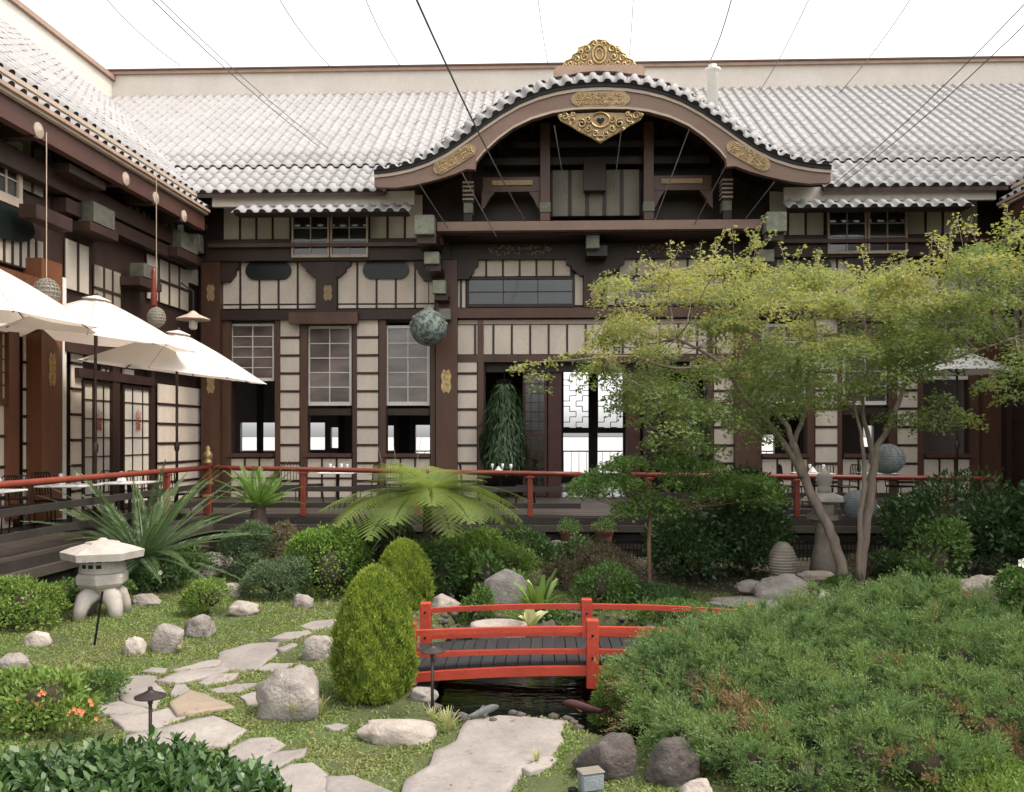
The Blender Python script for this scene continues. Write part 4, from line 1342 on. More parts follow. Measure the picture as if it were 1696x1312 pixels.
for px, Y, rz, nm in ((22, 13.2, .4, 'black metal chair at the far left behind the red railing'), (48, 13.6, 2.6, 'black metal chair turned away beside the orange window frame'), (88, 14.6, 1.4, 'black metal chair left of the nearer umbrella pole'),
                      (180, 15.2, .2, 'black metal chair in front of the left shoji door'), (240, 15.6, 3.0, 'black metal chair in front of the right shoji door'), (290, 16.3, 2.8, 'black metal chair by the farther umbrella pole'),
                      (478, 19.0, .1, 'black metal chair below the leftmost plaster pilaster of the hall'), (520, 19.5, 1.8, 'black metal chair left of the middle window table'), (606, 19.1, -1.7, 'black metal chair right of the middle window table'),
                      (655, 19.6, 3.1, 'black metal chair below the third window'), (780, 19.6, 1.6, 'black metal chair left of the doorway plant'), (870, 19.2, -1.5, 'black metal chair in front of the lattice door'),
                      (1310, 19.3, 1.5, 'black metal chair left of the leaning maple trunk'), (1360, 19.6, 3.1, 'black metal chair seen between the maple trunks'), (1400, 19.2, -1.4, 'black metal chair beside the upright maple trunk'), (1490, 19.4, .5, 'black metal chair by the rightmost pilaster')):
    q = P(px, 700, Y)
    chair(q.x, q.y, rz, nm)

# ================================================================== UMBRELLAS
def umbrella(px_pole, Y, z_ap, rad, tilt, tdir, label, rot=0.0, drop=.72, n=8):
    q = P(px_pole, 700, Y)
    base = Vector((q.x, q.y, DZ))
    o = empty('umbrella', base, 0, label=label, cat='umbrella', group='white canvas umbrellas on the left deck')
    H = z_ap - DZ
    MB().lathe([(.26, 0), (.26, .05), (.06, .09), (.05, .2), (0, .2)], 20).build('stand', m_iron, o)
    MB().tube([(0, 0, .05), (0, 0, H - .2)], .026, 10).build('pole', m_bronze, o, sm=True)
    MB().lathe([(.03, -.09), (.045, -.06), (.05, 0), (.045, .06), (.03, .09)], 12).build('crank', m_bronze, o, loc=(0, 0, 1.35))
    head = empty('canopy_frame', (0, 0, H - .25), 0, parent=o)
    head.rotation_euler = (tilt * math.sin(tdir) * -1, tilt * math.cos(tdir), 0)
    th_ = [rot + 2 * math.pi * k / n for k in range(n)]
    seg, prof = 5, []
    cv = MB(); vs = []; fs = []
    RR, CC = 7, n * seg
    for i in range(RR + 1):
        f = i / RR
        for k in range(n):
            for m2 in range(seg):
                g = m2 / seg
                a0, a1 = th_[k], th_[k] + 2 * math.pi / n
                x = math.cos(a0) * (1 - g) + math.cos(a1) * g; y = math.sin(a0) * (1 - g) + math.sin(a1) * g
                sag = 4 * g * (1 - g)
                r_ = rad * f * (1 - .05 * sag * f)
                z = .25 - drop * rad * f * (.86 + .14 * f) / 1.0 * .62 - .035 * sag * f * (1 - f) * 2
                vs.append((x * r_ + .0, y * r_, z + .01 * math.sin(k * 2 + f * 5)))
    for i in range(RR):
        for k in range(CC):
            k2 = (k + 1) % CC
            fs.append((i * CC + k, i * CC + k2, (i + 1) * CC + k2, (i + 1) * CC + k))
    cv.add(vs, fs)
    cvo = cv.build('canopy', m_canvas, head, sm=True)
    # valance-free hem tube and ribs
    zr_ = .25 - drop * rad * .62
    for k in range(n):
        a = th_[k]
        e = (math.cos(a) * rad * .98, math.sin(a) * rad * .98, zr_ - .012)
        m2 = (math.cos(a) * rad * .5, math.sin(a) * rad * .5, .25 - drop * rad * .5 * .93 * .62 - .03)
        MB().tube([vs[i * CC + k * seg] for i in range(RR + 1)], .0055, 4).build('seam', m_tan, head)
        MB().tube([(math.cos(a) * .04, math.sin(a) * .04, .215), m2, e], .010, 5).build('rib', m_bronze, head)
        MB().tube([(math.cos(a) * .05, math.sin(a) * .05, -.28), m2], .008, 5).build('strut', m_bronze, head)
    MB().lathe([(.05, -.34), (.055, -.3), (.055, -.24), (.04, -.22)], 12).build('hub', m_bronze, head)
    MB().tube([(0, 0, -.35), (0, 0, .2)], .02, 8).build('tilt_pole', m_bronze, head)
    MB().lathe([(.015, .24), (.035, .26), (.03, .30), (0, .33)], 10).build('finial', m_bronze, head)
    MB().lathe([(.001, .285), (.22, .215), (.225, .205), (.02, .2)], n, rot=rot).build('vent_cap', m_canvas, head)
def canvas_mat():
    m, n, b, out = nodes('umbrella_canvas')
    geo = n.nodes.new('ShaderNodeNewGeometry')
    f = ntex(n, geo.outputs['Position'], 2.2, 4)
    col = ramp(n, f, [(.3, (.72, .69, .65)), (.7, (.82, .79, .76))])
    n.links.new(col, b.inputs['Base Color']); b.inputs['Roughness'].default_value = .9
    t = n.nodes.new('ShaderNodeBsdfTranslucent'); t.inputs[0].default_value = (.78, .66, .56, 1)
    mx = n.nodes.new('ShaderNodeMixShader'); mx.inputs[0].default_value = .35
    bp = n.nodes.new('ShaderNodeBump'); bp.inputs['Strength'].default_value = .25; bp.inputs['Distance'].default_value = .02
    n.links.new(f, bp.inputs['Height']); n.links.new(bp.outputs[0], b.inputs['Normal'])
    n.links.new(b.outputs[0], mx.inputs[1]); n.links.new(t.outputs[0], mx.inputs[2]); n.links.new(mx.outputs[0], out.inputs[0])
    return m
m_canvas = canvas_mat()
umbrella(293, 16.2, P(300, 549, 16.2).z, 1.72, R(7), 0, 'white umbrella farthest from the viewer, its spoked underside showing', R(10))
umbrella(158, 14.3, P(165, 492, 14.3).z, 1.62, R(5), 0, 'white umbrella in the middle, its tip highest of the whole canopies in view', R(25))
umbrella(-45, 11.8, P(-70, 425, 11.8).z, 1.75, R(6), 0, 'white umbrella nearest the viewer, cut by the left edge', R(5))
umbrella(1585, 19.5, P(1585, 578, 19.5).z, 1.15, 0, 0, 'pale umbrella glimpsed behind the right end of the maple crown', R(12))

# ================================================================== LANTERNS AND LAMPS
def tagt(o, label, cat, group=None):
    o['label'] = label; o['category'] = cat
    if group: o['group'] = group
    return o
# openwork ball by the pillar
q = P(710, 543, 20.6)
bl = empty('ball_lantern', q, 0, label='round verdigris openwork lantern hanging before the left pillar of the hall', cat='lantern')
rr_ = 31 / 1450 * 20.6
MB().lathe([(rr_ * math.cos(a), rr_ * math.sin(a) * .98) for a in np.linspace(-1.45, 1.45, 15)], 26).build('shell', m_ballg, bl, sm=True)
mb = MB()
for k in range(9):
    for j in range(2):
        a, e = 2 * math.pi * (k + .5 * j) / 9, .15 + .42 * j
        pts = []
        for t in range(8):
            aa = a + .17 * (1 - t / 9) * math.cos(t * .9); ee = e + .2 * (1 - t / 9) * math.sin(t * .9)
            pts.append((rr_ * 1.02 * math.cos(aa) * math.cos(ee), rr_ * 1.02 * math.sin(aa) * math.cos(ee), rr_ * math.sin(ee)))
        mb.tube(pts, .014, 4)
mb.build('openwork', m_copper, bl)
MB().lathe([(.14, rr_ - .03), (.10, rr_ + .03), (.03, rr_ + .06), (.02, rr_ + .1), (0, rr_ + .1)], 14).build('cap', m_copper, bl)
MB().tube([(0, 0, rr_ + .1), (0, 0, 1.5)], .012, 6).build('chain', m_iron, bl)
def basket(px, py, Y, r, hang, label, ell=1.15, mat=None):
    q = P(px, py, Y)
    o = empty('hanging_lantern', q, 0, label=label, cat='lantern')
    mb = MB()
    for k in range(16):
        a = 2 * math.pi * k / 16
        mb.tube([(r * math.cos(e) * math.cos(a + e * .25), r * math.cos(e) * math.sin(a + e * .25), r * ell * math.sin(e)) for e in np.linspace(-1.4, 1.4, 9)], .012, 4)
    for e in np.linspace(-1.2, 1.2, 9):
        mb.tube([(r * math.cos(e) * math.cos(t), r * math.cos(e) * math.sin(t), r * ell * math.sin(e)) for t in np.linspace(0, 2 * math.pi, 17)], .010, 4)
    mb.build('wire_cage', m_plasgrey, o)
    MB().lathe([(r * .92 * math.cos(a), r * ell * .92 * math.sin(a)) for a in np.linspace(-1.4, 1.4, 11)], 18).build('shade', m_paperl, o, sm=True)
    MB().tube([(0, 0, r * ell - .02), (0, 0, hang)], .008, 5).build('cord', m_tan, o)
m_paperl = M('grey_paper_shade', (.36, .34, .29), (.24, .22, .19), .8, 9, 50, .4)
basket(77, 485, 13.9, .20, 2.6, 'cream wire lantern on a long white cord above the nearest umbrella')
basket(259, 526, 17.0, .17, 3.0, 'cream wire lantern peeping over the middle umbrella, near the red tube')
q = P(255, 480, 17.0)
tagt(MB().lathe([(.055, -.32), (.065, -.3), (.045, .35), (.04, .42), (0, .42)], 12).build('lamp_tube', m_red, None, sm=True, loc=q), 'slim red wooden tube hanging over the cream wire lantern', 'lamp')
q = P(320, 530, 18.2)
cl = empty('wall_lamp', q, 0, label='glass lantern under a wide flat metal cone beside the corner pillar', cat='lamp')
MB().lathe([(.36, 0), (.37, .01), (.12, .12), (.05, .18), (0, .2)], 8).build('lamp_shade', m_tan, cl)
MB().lathe([(.06, -.2), (.09, -.16), (.09, -.02), (.05, 0)], 8).build('lamp_glass', m_shoji, cl)
MB().tube([(0, 0, .18), (0, 0, .6), (-.3, .1, .8)], .015, 5).build('arm', m_iron, cl)
# blue-grey woven balls on the right
def woven(px, py, Y, rpx, label, hang):
    q = P(px, py, Y); r = rpx / 1450 * Y
    o = empty('globe_lantern', q, 0, label=label, cat='lantern', group='blue-grey globes on the right')
    prof = []
    MB().lathe([(r * math.cos(a) * (1 + .012 * math.sin(a * 36)), r * .87 * math.sin(a)) for a in np.linspace(-1.5, 1.5, 61)], 32).build('globe', m_ball, o, sm=False)
    rib = MB()
    for k in range(14):
        a = 2 * math.pi * k / 14
        rib.tube([(r * 1.01 * math.cos(e) * math.cos(a + math.sin(e * 3) * .12), r * 1.01 * math.cos(e) * math.sin(a + math.sin(e * 3) * .12), r * .88 * math.sin(e)) for e in np.linspace(-1.4, 1.4, 11)], .006, 4)
    rib.build('weave', m_ball, o)
    if hang: MB().tube([(0, 0, r * .85), (0, 0, hang)], .008, 5).build('cord', m_iron, o)
    else: MB().tube([(0, 0, -r * .85), (0, 0, -q.z)], .03, 6).build('stand', m_iron, o)
woven(1469, 760, 13.6, 28, 'blue-grey globe lantern right of the upright maple trunk, upper of two', 3.0)
woven(1422, 837, 14.2, 28, 'blue-grey globe lantern behind the upright maple trunk, lower of two', 0)

# ================================================================== STONE LANTERNS AND ORNAMENTS
def snow_lantern():
    q = GG(170, 1018)
    o = empty('stone_lantern', q, R(12), label='squat pale stone lantern with a wide hexagonal cap on four bowed legs', cat='stone lantern')
    s = q.y / 1450      # metres per photo pixel here
    h = lambda py: (1018 - py) * s
    W = lambda w_: w_ * s
    # legs: arched
    for k in range(4):
        a = R(45) + k * math.pi / 2
        c, s_ = math.cos(a), math.sin(a)
        pts = [(W(8), h(979)), (W(20), h(981)), (W(31), h(989)), (W(38), h(1003)), (W(42), h(1021))]
        MB().tube([(c * r, s_ * r, z) for r, z in pts], [W(15), W(16), W(15), W(12), W(10.5)], 8).build('leg', m_concrete, o, sm=True)
    MB().lathe([(0, h(977)), (W(26), h(977)), (W(30), h(973)), (W(38), h(967)), (W(41), h(963)), (W(42), h(952)), (W(39), h(946)), (0, h(945))], 6, rot=R(30)).build('platform', m_concrete, o)
    fb = MB().lathe([(W(37), h(945)), (W(36), h(935)), (W(34.5), h(912)), (W(33), h(908)), (0, h(908))], 24)
    fb = fb.build('fire_box', m_concrete, o, sm=False)
    for i in range(3):
        for j in range(2):
            an = -math.pi / 2 + (i - 1) * .36 - R(12) - .05
            r = W(35.2)
            cube('window_opening', fb, -W(4), W(4), -W(1.2), W(1.2), 0, W(6), m_black)
            c_ = fb.children[-1]
            c_.location = (r * math.cos(an), r * math.sin(an), h(933 - j * 9.5)); c_.rotation_euler = (0, 0, an + math.pi / 2)
    roof_ = [(W(30), h(912)), (W(64), h(922)), (W(66), h(910)), (W(48), h(903)), (W(28), h(897.5)), (W(26), h(895)), (W(10), h(893)), (W(5), h(889)), (0, h(888))]
    MB().lathe(roof_, 6, rot=R(8)).build('cap_stone', m_concrete, o)
snow_lantern()
def pagoda_lantern():
    q = P(1365, 0, 14.3); q.z = 0
    o = empty('stone_lantern', q, 0, label='tall mossy stone lantern with a ball finial behind the leaning maple trunk', cat='stone lantern')
    s = 14.3 / 1450
    h = lambda py: ZC + (HY - py) * s
    W = lambda w_: w_ * s
    MB().lathe([(W(38), h(965)), (W(40), h(955)), (W(34), h(947)), (0, h(947))], 8).build('foot', m_stonelan, o)
    MB().lathe([(W(24), h(947)), (W(22), h(930)), (W(15), h(900)), (W(14), h(868)), (W(17), h(862))], 16).build('shaft', m_stonelan, o, sm=True)
    MB().lathe([(W(17), h(864)), (W(28), h(858)), (W(28), h(850)), (0, h(850))], 6).build('platform', m_stonelan, o)
    MB().lathe([(W(19), h(850)), (W(20), h(834)), (0, h(834))], 6).build('fire_box', m_stonelan, o)
    MB().lathe([(W(20), h(834)), (W(38), h(828)), (W(33), h(822)), (W(15), h(815)), (0, h(814))], 6).build('cap_stone', m_concrete, o)
    MB().lathe([(W(11), h(815)), (W(11), h(806)), (W(9), h(805)), (W(12), h(800)), (W(13), h(790)), (W(9), h(783)), (W(3), h(779)), (0, h(776))], 16).build('finial', m_concrete, o, sm=True)
pagoda_lantern()
# ribbed beehive stone
q = P(1296, 0, 13.2); q.z = 0
s = 13.2 / 1450
pr = [(0.02, ZC + (HY - 952) * s)]
for t in np.linspace(0, 1, 55):
    py = 948 - t * 52
    r = 22 * s * math.sqrt(max(0, 1 - ((t - .38) / .64) ** 2)) * (1 + .045 * math.sin(t * 2 * math.pi * 11))
    pr.append((r, ZC + (HY - py) * s))
be = empty('beehive_stone', q, 0, label='egg shaped pale stone ribbed like a beehive, behind the grooved boulder', cat='ornament')
MB().lathe(pr, 28).build('egg', m_stonelan, be, sm=True)
MB().lathe([(.2, 0), (.19, ZC + (HY - 950) * s), (0, ZC + (HY - 950) * s + .01)], 14).build('plinth', m_stonelan, be)

# path lights
def path_light(px, base_py, top_py, cap_px, label, lean=0, Y=None):
    q = GG(px, base_py) if Y is None else Vector((*P(px, 0, Y).xy, 0))
    s = q.y / 1450
    H = ZC + (HY - top_py) * s - q.z
    r = cap_px / 2 * s
    o = empty('path_light', q, 0, label=label, cat='garden light', group='small bronze path lights')
    MB().tube([(0, 0, -.05), (lean * H, 0, H - r * .8)], .013, 8).build('stake', m_bronze, o, sm=True)
    if cap_px:
        MB().lathe([(r * .35, -.012), (r, -r * .1), (r, -r * .04), (r * .35, r * .22), (r * .16, r * .36), (r * .13, r * .55), (0, r * .6)], 20).build('lamp_shade', m_bronze, o, loc=(lean * H, 0, H - r * .75), sm=False)
        MB().lathe([(.018, -.06), (.018, 0)], 10).build('socket', m_bronze, o, loc=(lean * H, 0, H - r * .75))
path_light(249, 1262, 1139, 52, 'bronze path light rising before the flagstones at lower left')
path_light(716, 1187, 1062, 43, 'bronze path light beside the left end of the red bridge')
path_light(1137, 940, 915, 22, 'tiny path light in the shade below the dark shrubs', Y=14.6)
q = GG(155, 1070)
tagt(MB().tube([(0, 0, -.05), (.10, 0, .60)], .013, 8).build('garden_stake', m_iron, None, loc=q), 'thin dark stake leaning in front of the stone lantern', 'stake')

# ================================================================== ROCKS
def rock_mesh(seed, sub=3, rough=.22, flat=.5, blocky=0.0):
    r = random.Random(seed)
    import bmesh
    bm = bmesh.new()
    bmesh.ops.create_icosphere(bm, subdivisions=sub, radius=1)
    off = Vector((r.uniform(0, 50), r.uniform(0, 50), r.uniform(0, 50)))
    planes = []
    for _ in range(9):
        n_ = Vector((r.gauss(0, 1), r.gauss(0, 1), r.gauss(0, .7))).normalized()
        planes.append((n_, r.uniform(.72, .95)))
    for v in bm.verts:
        p = v.co.copy()
        d = 1 + rough * 1.3 * noise.noise(p * 1.2 + off) + rough * .7 * noise.noise(p * 2.7 + off) + rough * .35 * noise.noise(p * 7 + off) + rough * .12 * noise.noise(p * 17 + off)
        p = p * d
        for n_, k in planes:
            e = p.dot(n_) - k
            if e > 0: p -= n_ * e * .7
        v.co = p
    me = bpy.data.meshes.new('rock'); bm.to_mesh(me); bm.free()
    smooth(me)
    return me
def rock(px, py0, py1, wpx, mat, label, name='boulder', depth=.8, seed=None, rz=None, Y=None, group=None, sub=4):
    """py0..py1 top and bottom in the photo"""
    q = GG(px, py1) if Y is None else P(px, py1, Y)
    q = q + Vector((0, 0, 0))
    Yc = q.y + wpx / 2 / 1450 * q.y * depth * .6
    s = Yc / 1450
    seed = seed or int(px * 7 + py0)
    me = rock_mesh(seed, sub)
    me.materials.append(mat)
    o = bpy.data.objects.new(name, me)
    hw = wpx / 2 * s
    hh = max(.03, (py1 - py0) * s)
    x = P(px, 0, Yc).x
    topz = ZC + (HY - py0) * s
    botz = q.z - .05
    o.location = (x, Yc, (topz + botz) / 2 - hh * .12)
    o.scale = (hw * 1.16, hw * depth * 1.1, (topz - botz) / 2 * 1.12)
    o.rotation_euler = (0, 0, 0)
    link(o); tagt(o, label, 'rock', group)
    return o
rock(278, 1037, 1080, 52, m_rock, 'upright squarish boulder in the lawn, right of the small pale stone')
rock(330, 1021, 1056, 48, m_rock, 'rounded boulder just right of the squarish one in the lawn')
rock(223, 1060, 1084, 34, m_rockpale, 'small pale stone left of the squarish boulder')
rock(62, 1051, 1070, 44, m_rockpale, 'low pale stone in the lawn at the far left', depth=.6)
rock(18, 1090, 1112, 60, m_rock, 'low stone at the left edge above the flowering shrub', depth=.6)
rock(240, 988, 1004, 44, m_rock, 'flat stone right behind the squat stone lantern')
rock(404, 998, 1020, 44, m_rockpale, 'pale flat topped stone behind the lawn', depth=.8)
rock(355, 918, 944, 72, m_rock, 'rock ledge right of the big cycad, upper slab', depth=.8)
rock(330, 938, 955, 66, m_rockpale, 'pale low rock ledge beneath the cycad, lower slab', depth=.7)
rock(392, 935, 955, 50, m_rock, 'small dark ledge stone right of the cycad ledges', depth=.7)
rock(385, 968, 990, 40, m_rock, 'grey stone half hidden in the grey juniper')
rock(501, 985, 1008, 34, m_rock, 'small grey stone below the clipped light green bush')
rock(526, 1050, 1092, 50, m_rock, 'round boulder left of the big egg shaped conifer')
rock(482, 1098, 1192, 104, m_rock, 'largest boulder on the left, wide and flat topped beside the conifer', depth=.8, sub=4)
rock(656, 1188, 1232, 108, m_rockpale, 'smooth pale low boulder in the grass beside the stepping slab', depth=.7, sub=4)
rock(738, 985, 1012, 44, m_rockpale, 'pale rounded stone right of the farther conifer', depth=.8)
rock(835, 938, 1000, 60, m_rock, 'upright grey boulder among strap leaves behind the bridge', depth=.7)
rock(925, 893, 930, 40, m_rockdk, 'reddish dark boulder near the back of the pond')
rock(1006, 1212, 1290, 84, m_rockdk, 'rounded dark boulder at the right side of the stepping slab', depth=.8, sub=4)
rock(1112, 1218, 1300, 76, m_rockdk, 'dark boulder under the spreading juniper', depth=.8, sub=4)
rock(1153, 1288, 1345, 52, m_rockpale, 'pale stone at the bottom edge under the juniper')
rock(1690, 1195, 1262, 74, m_rockdk, 'dark boulder at the right edge below the juniper')
rock(1299, 946, 1008, 82, m_rock, 'big grooved boulder behind the juniper, left of the maple trunks', depth=.8, Y=12.0)
rock(1355, 972, 1010, 60, m_rockpale, 'smooth pale boulder right of the grooved one', Y=11.8)
rock(1246, 958, 976, 46, m_rockpale, 'low pale stone left of the grooved boulder', Y=12.6, depth=.7)
rock(1352, 942, 962, 70, m_rockpale, 'flat ledge stone under the tall stone lantern', Y=13.3, depth=.6)
rock(1510, 936, 955, 90, m_rock, 'long flat stone right of the maple trunks', Y=14.0, depth=.5)
rock(1250, 985, 1008, 130, m_rock, 'wide flat slab left of the grooved boulder', Y=11.9, depth=.5)
rock(1640, 945, 1000, 100, m_rock, 'flat grey stone patch at the right edge, behind the juniper', Y=11.6, depth=.6)
rock(130, 1110, 1130, 34, m_rock, 'small stone at the edge of the flowering shrub')
rock(760, 1035, 1062, 60, m_rock, 'pond edge stone just behind the left bridge rail')
rock(700, 1140, 1160, 44, m_rock, 'pond edge stone under the left end of the bridge')
rock(905, 1035, 1055, 56, m_rockdk, 'pond edge stone behind the middle of the bridge')
rock(1075, 1040, 1060, 60, m_rockdk, 'pond edge stone behind the right part of the bridge')
# stone basin
q = P(826, 1010, 9.9); q.z = gzf(q.x, q.y) + .0
bs = empty('stone_basin', (q.x, q.y, -.17), 0, label='round stone water basin just behind the bridge railing', cat='basin')
r = 48 / 1450 * 9.9
MB().lathe([(r * .6, 0), (r * .9, .12), (r, .3), (r * .98, .345), (r * .82, .345), (r * .7, .22), (0, .2)], 26, squash=.85).build('bowl', m_rockpale, bs, sm=True)

# ================================================================== FLAGSTONES
def slab(pts, mat, label, name='flagstone', th=.05, zoff=.018, n=1):
    w_ = [G(px, py, .03) for px, py in pts]
    P2 = [Vector((a.x, a.y)) for a in w_]
    c_ = sum(P2, Vector((0, 0))) / len(P2)
    P2 = [c_ + (p - c_) * (1.17 if th < .1 else 1.02) for p in P2]
    # refine and roughen the outline
    out = []
    for i in range(len(P2)):
        a, b = P2[i], P2[(i + 1) % len(P2)]
        k = max(2, int((b - a).length / .09))
        nrm = Vector(((b - a).y, -(b - a).x)).normalized()
        for j in range(k):
            t = j / k
            p = a.lerp(b, t)
            p += nrm * .03 * noise.noise(Vector((p.x * 4, p.y * 4, 3)))
            out.append(p)
    c = sum(out, Vector((0, 0))) / len(out)
    area = sum(out[i].x * out[(i + 1) % len(out)].y - out[(i + 1) % len(out)].x * out[i].y for i in range(len(out)))
    if area < 0: out = out[::-1]
    N = len(out)
    tilt = (rng.normal(0, .008), rng.normal(0, .008))
    def z_(p): return .5 * gzf(c.x, c.y) + .5 * gzf(c.x, c.y) + (p.x - c.x) * tilt[0] + (p.y - c.y) * tilt[1] + zoff + .018 * noise.noise(Vector((p.x * 2.5, p.y * 2.5, 7))) + .006 * noise.noise(Vector((p.x * 9, p.y * 9, 1)))
    rings = [(1.0, -th - .03), (1.0, -.012), (.975, 0)] + [(f, 0) for f in (.82, .62, .4, .2)]
    vs, fs = [], []
    for f, dz in rings:
        for p in out:
            q_ = c + (p - c) * f
            vs.append((q_.x - c.x, q_.y - c.y, z_(q_) + dz))
    for i in range(len(rings) - 1):
        for k in range(N):
            k2 = (k + 1) % N
            fs.append((i * N + k, i * N + k2, (i + 1) * N + k2, (i + 1) * N + k))
    vs.append((0, 0, z_(c))); ci = len(vs) - 1; b0 = (len(rings) - 1) * N
    for k in range(N): fs.append((b0 + k, b0 + (k + 1) % N, ci))
    o = MB().add(vs, fs).build(name, mat, None, loc=(c.x, c.y, 0))
    me = o.data
    smooth(me)
    tagt(o, label, 'paving stone')
    SLABS.append([(p.x, p.y) for p in out]); SLABZ.append((SLABS[-1], min(z_(p) for p in out)))
    return o
Z3 = lambda l: [(x / 2.5625, 800 + y / 2.5625) for x, y in l]
Z4 = lambda l: [(540 + x / 2.5627, 800 + y / 2.5627) for x, y in l]
slab(Z3([(1290, 605), (1340, 585), (1420, 578), (1425, 600), (1330, 622)]), m_flag, 'farthest flagstone of the winding path, by the conifer')
slab(Z3([(1165, 655), (1210, 637), (1305, 626), (1315, 638), (1230, 658)]), m_flag, 'thin flagstone, second farthest on the winding path')
slab(Z3([(940, 765), (945, 705), (1060, 668), (1172, 660), (1165, 700), (1080, 768)]), m_flag, 'large flagstone in the middle distance of the winding path')
slab(Z3([(1180, 695), (1240, 674), (1265, 682), (1200, 704)]), m_flag, 'small flagstone left of the round boulder')
slab(Z3([(750, 780), (880, 745), (928, 744), (915, 762), (770, 788)]), m_flag, 'narrow flagstone left of the large middle one')
slab(Z3([(680, 833), (770, 797), (935, 772), (955, 784), (900, 812), (770, 840)]), m_flag, 'long flagstone below the narrow one')
slab(Z3([(600, 792), (650, 776), (700, 780), (690, 796)]), m_flag, 'small flagstone at the far left edge of the path')
slab(Z3([(518, 830), (570, 810), (658, 814), (662, 850), (688, 880), (650, 932), (545, 912), (522, 880)]), m_flag, 'roundish flagstone behind the path light at left')
slab(Z3([(415, 884), (440, 870), (500, 872), (518, 908), (420, 910)]), m_flag, 'small flagstone left of the path light')
slab(Z3([(730, 898), (748, 862), (790, 858), (803, 880), (775, 893)]), m_flag, 'small triangular flagstone right of the path light')
slab(Z3([(737, 935), (808, 888), (870, 902), (972, 955), (860, 968), (765, 980)]), m_flagw, 'ochre coloured flagstone in the path')
slab(Z3([(412, 960), (427, 917), (520, 914), (618, 944), (618, 960)]), m_flag, 'flat flagstone bordering the flowering shrub')
slab(Z3([(500, 998), (482, 972), (620, 968), (700, 953), (770, 985), (655, 1028), (540, 1032)]), m_flag, 'broad flagstone right behind the path light cap')
slab(Z3([(565, 1060), (660, 1038), (820, 1003), (890, 988), (1015, 1040), (930, 1100), (700, 1112), (560, 1100)]), m_flag, 'largest flagstone of the winding path')
slab(Z3([(960, 1140), (1060, 1082), (1150, 1077), (1200, 1105), (1120, 1148), (1010, 1162)]), m_flag, 'flagstone in the grass right of the largest one')
slab(Z3([(1040, 1182), (1200, 1128), (1285, 1118), (1270, 1145), (1160, 1193), (1060, 1200)]), m_flag, 'narrow flagstone near the front of the grass')
slab(Z3([(850, 845), (920, 815), (1010, 810), (980, 833), (870, 853)]), m_flag, 'flagstone sunk in grass beyond the ochre one')
slab(Z3([(900, 877), (1000, 854), (1078, 857), (1010, 884), (930, 888)]), m_flag, 'flagstone sunk in grass left of the big boulder')
slab(Z3([(1080, 776), (1150, 753), (1235, 757), (1190, 783)]), m_flag, 'flagstone between the large middle one and the round boulder')
slab(Z3([(1022, 915), (1080, 897), (1093, 938), (1052, 943)]), m_flag, 'small flagstone touching the left side of the big boulder')
slab(Z3([(1150, 1240), (1240, 1182), (1318, 1177), (1388, 1228), (1376, 1330), (1180, 1330)]), m_flag, 'pale flagstone at the bottom edge, beside the glossy shrub')
slab(Z3([(1402, 1330), (1398, 1230), (1500, 1232), (1640, 1300), (1650, 1350)]), m_flag, 'flagstone at the bottom edge between grass and glossy shrub')
slab(Z3([(1370, 1010), (1430, 1000), (1470, 1010), (1420, 1030)]), m_flag, 'tiny flagstone right of the tufted grass')
slab(Z4([(600, 1008), (735, 985), (1025, 1012), (985, 1060), (1012, 1100), (960, 1158), (850, 1200), (800, 1260), (740, 1330), (400, 1345), (330, 1330), (335, 1255), (440, 1195), (465, 1130), (545, 1088)]), m_flag, 'great pale stepping slab leading to the pond', name='stepping_slab', th=.16, zoff=.03)
slab(Z4([(838, 1214), (930, 1168), (968, 1182), (948, 1206), (870, 1228)]), m_flag, 'small slab lodged against the great stepping slab')
slab([(640, 1330), (830, 1322), (900, 1420), (600, 1440)], m_flag, 'slab just below the frame, continuing the stepping slab')

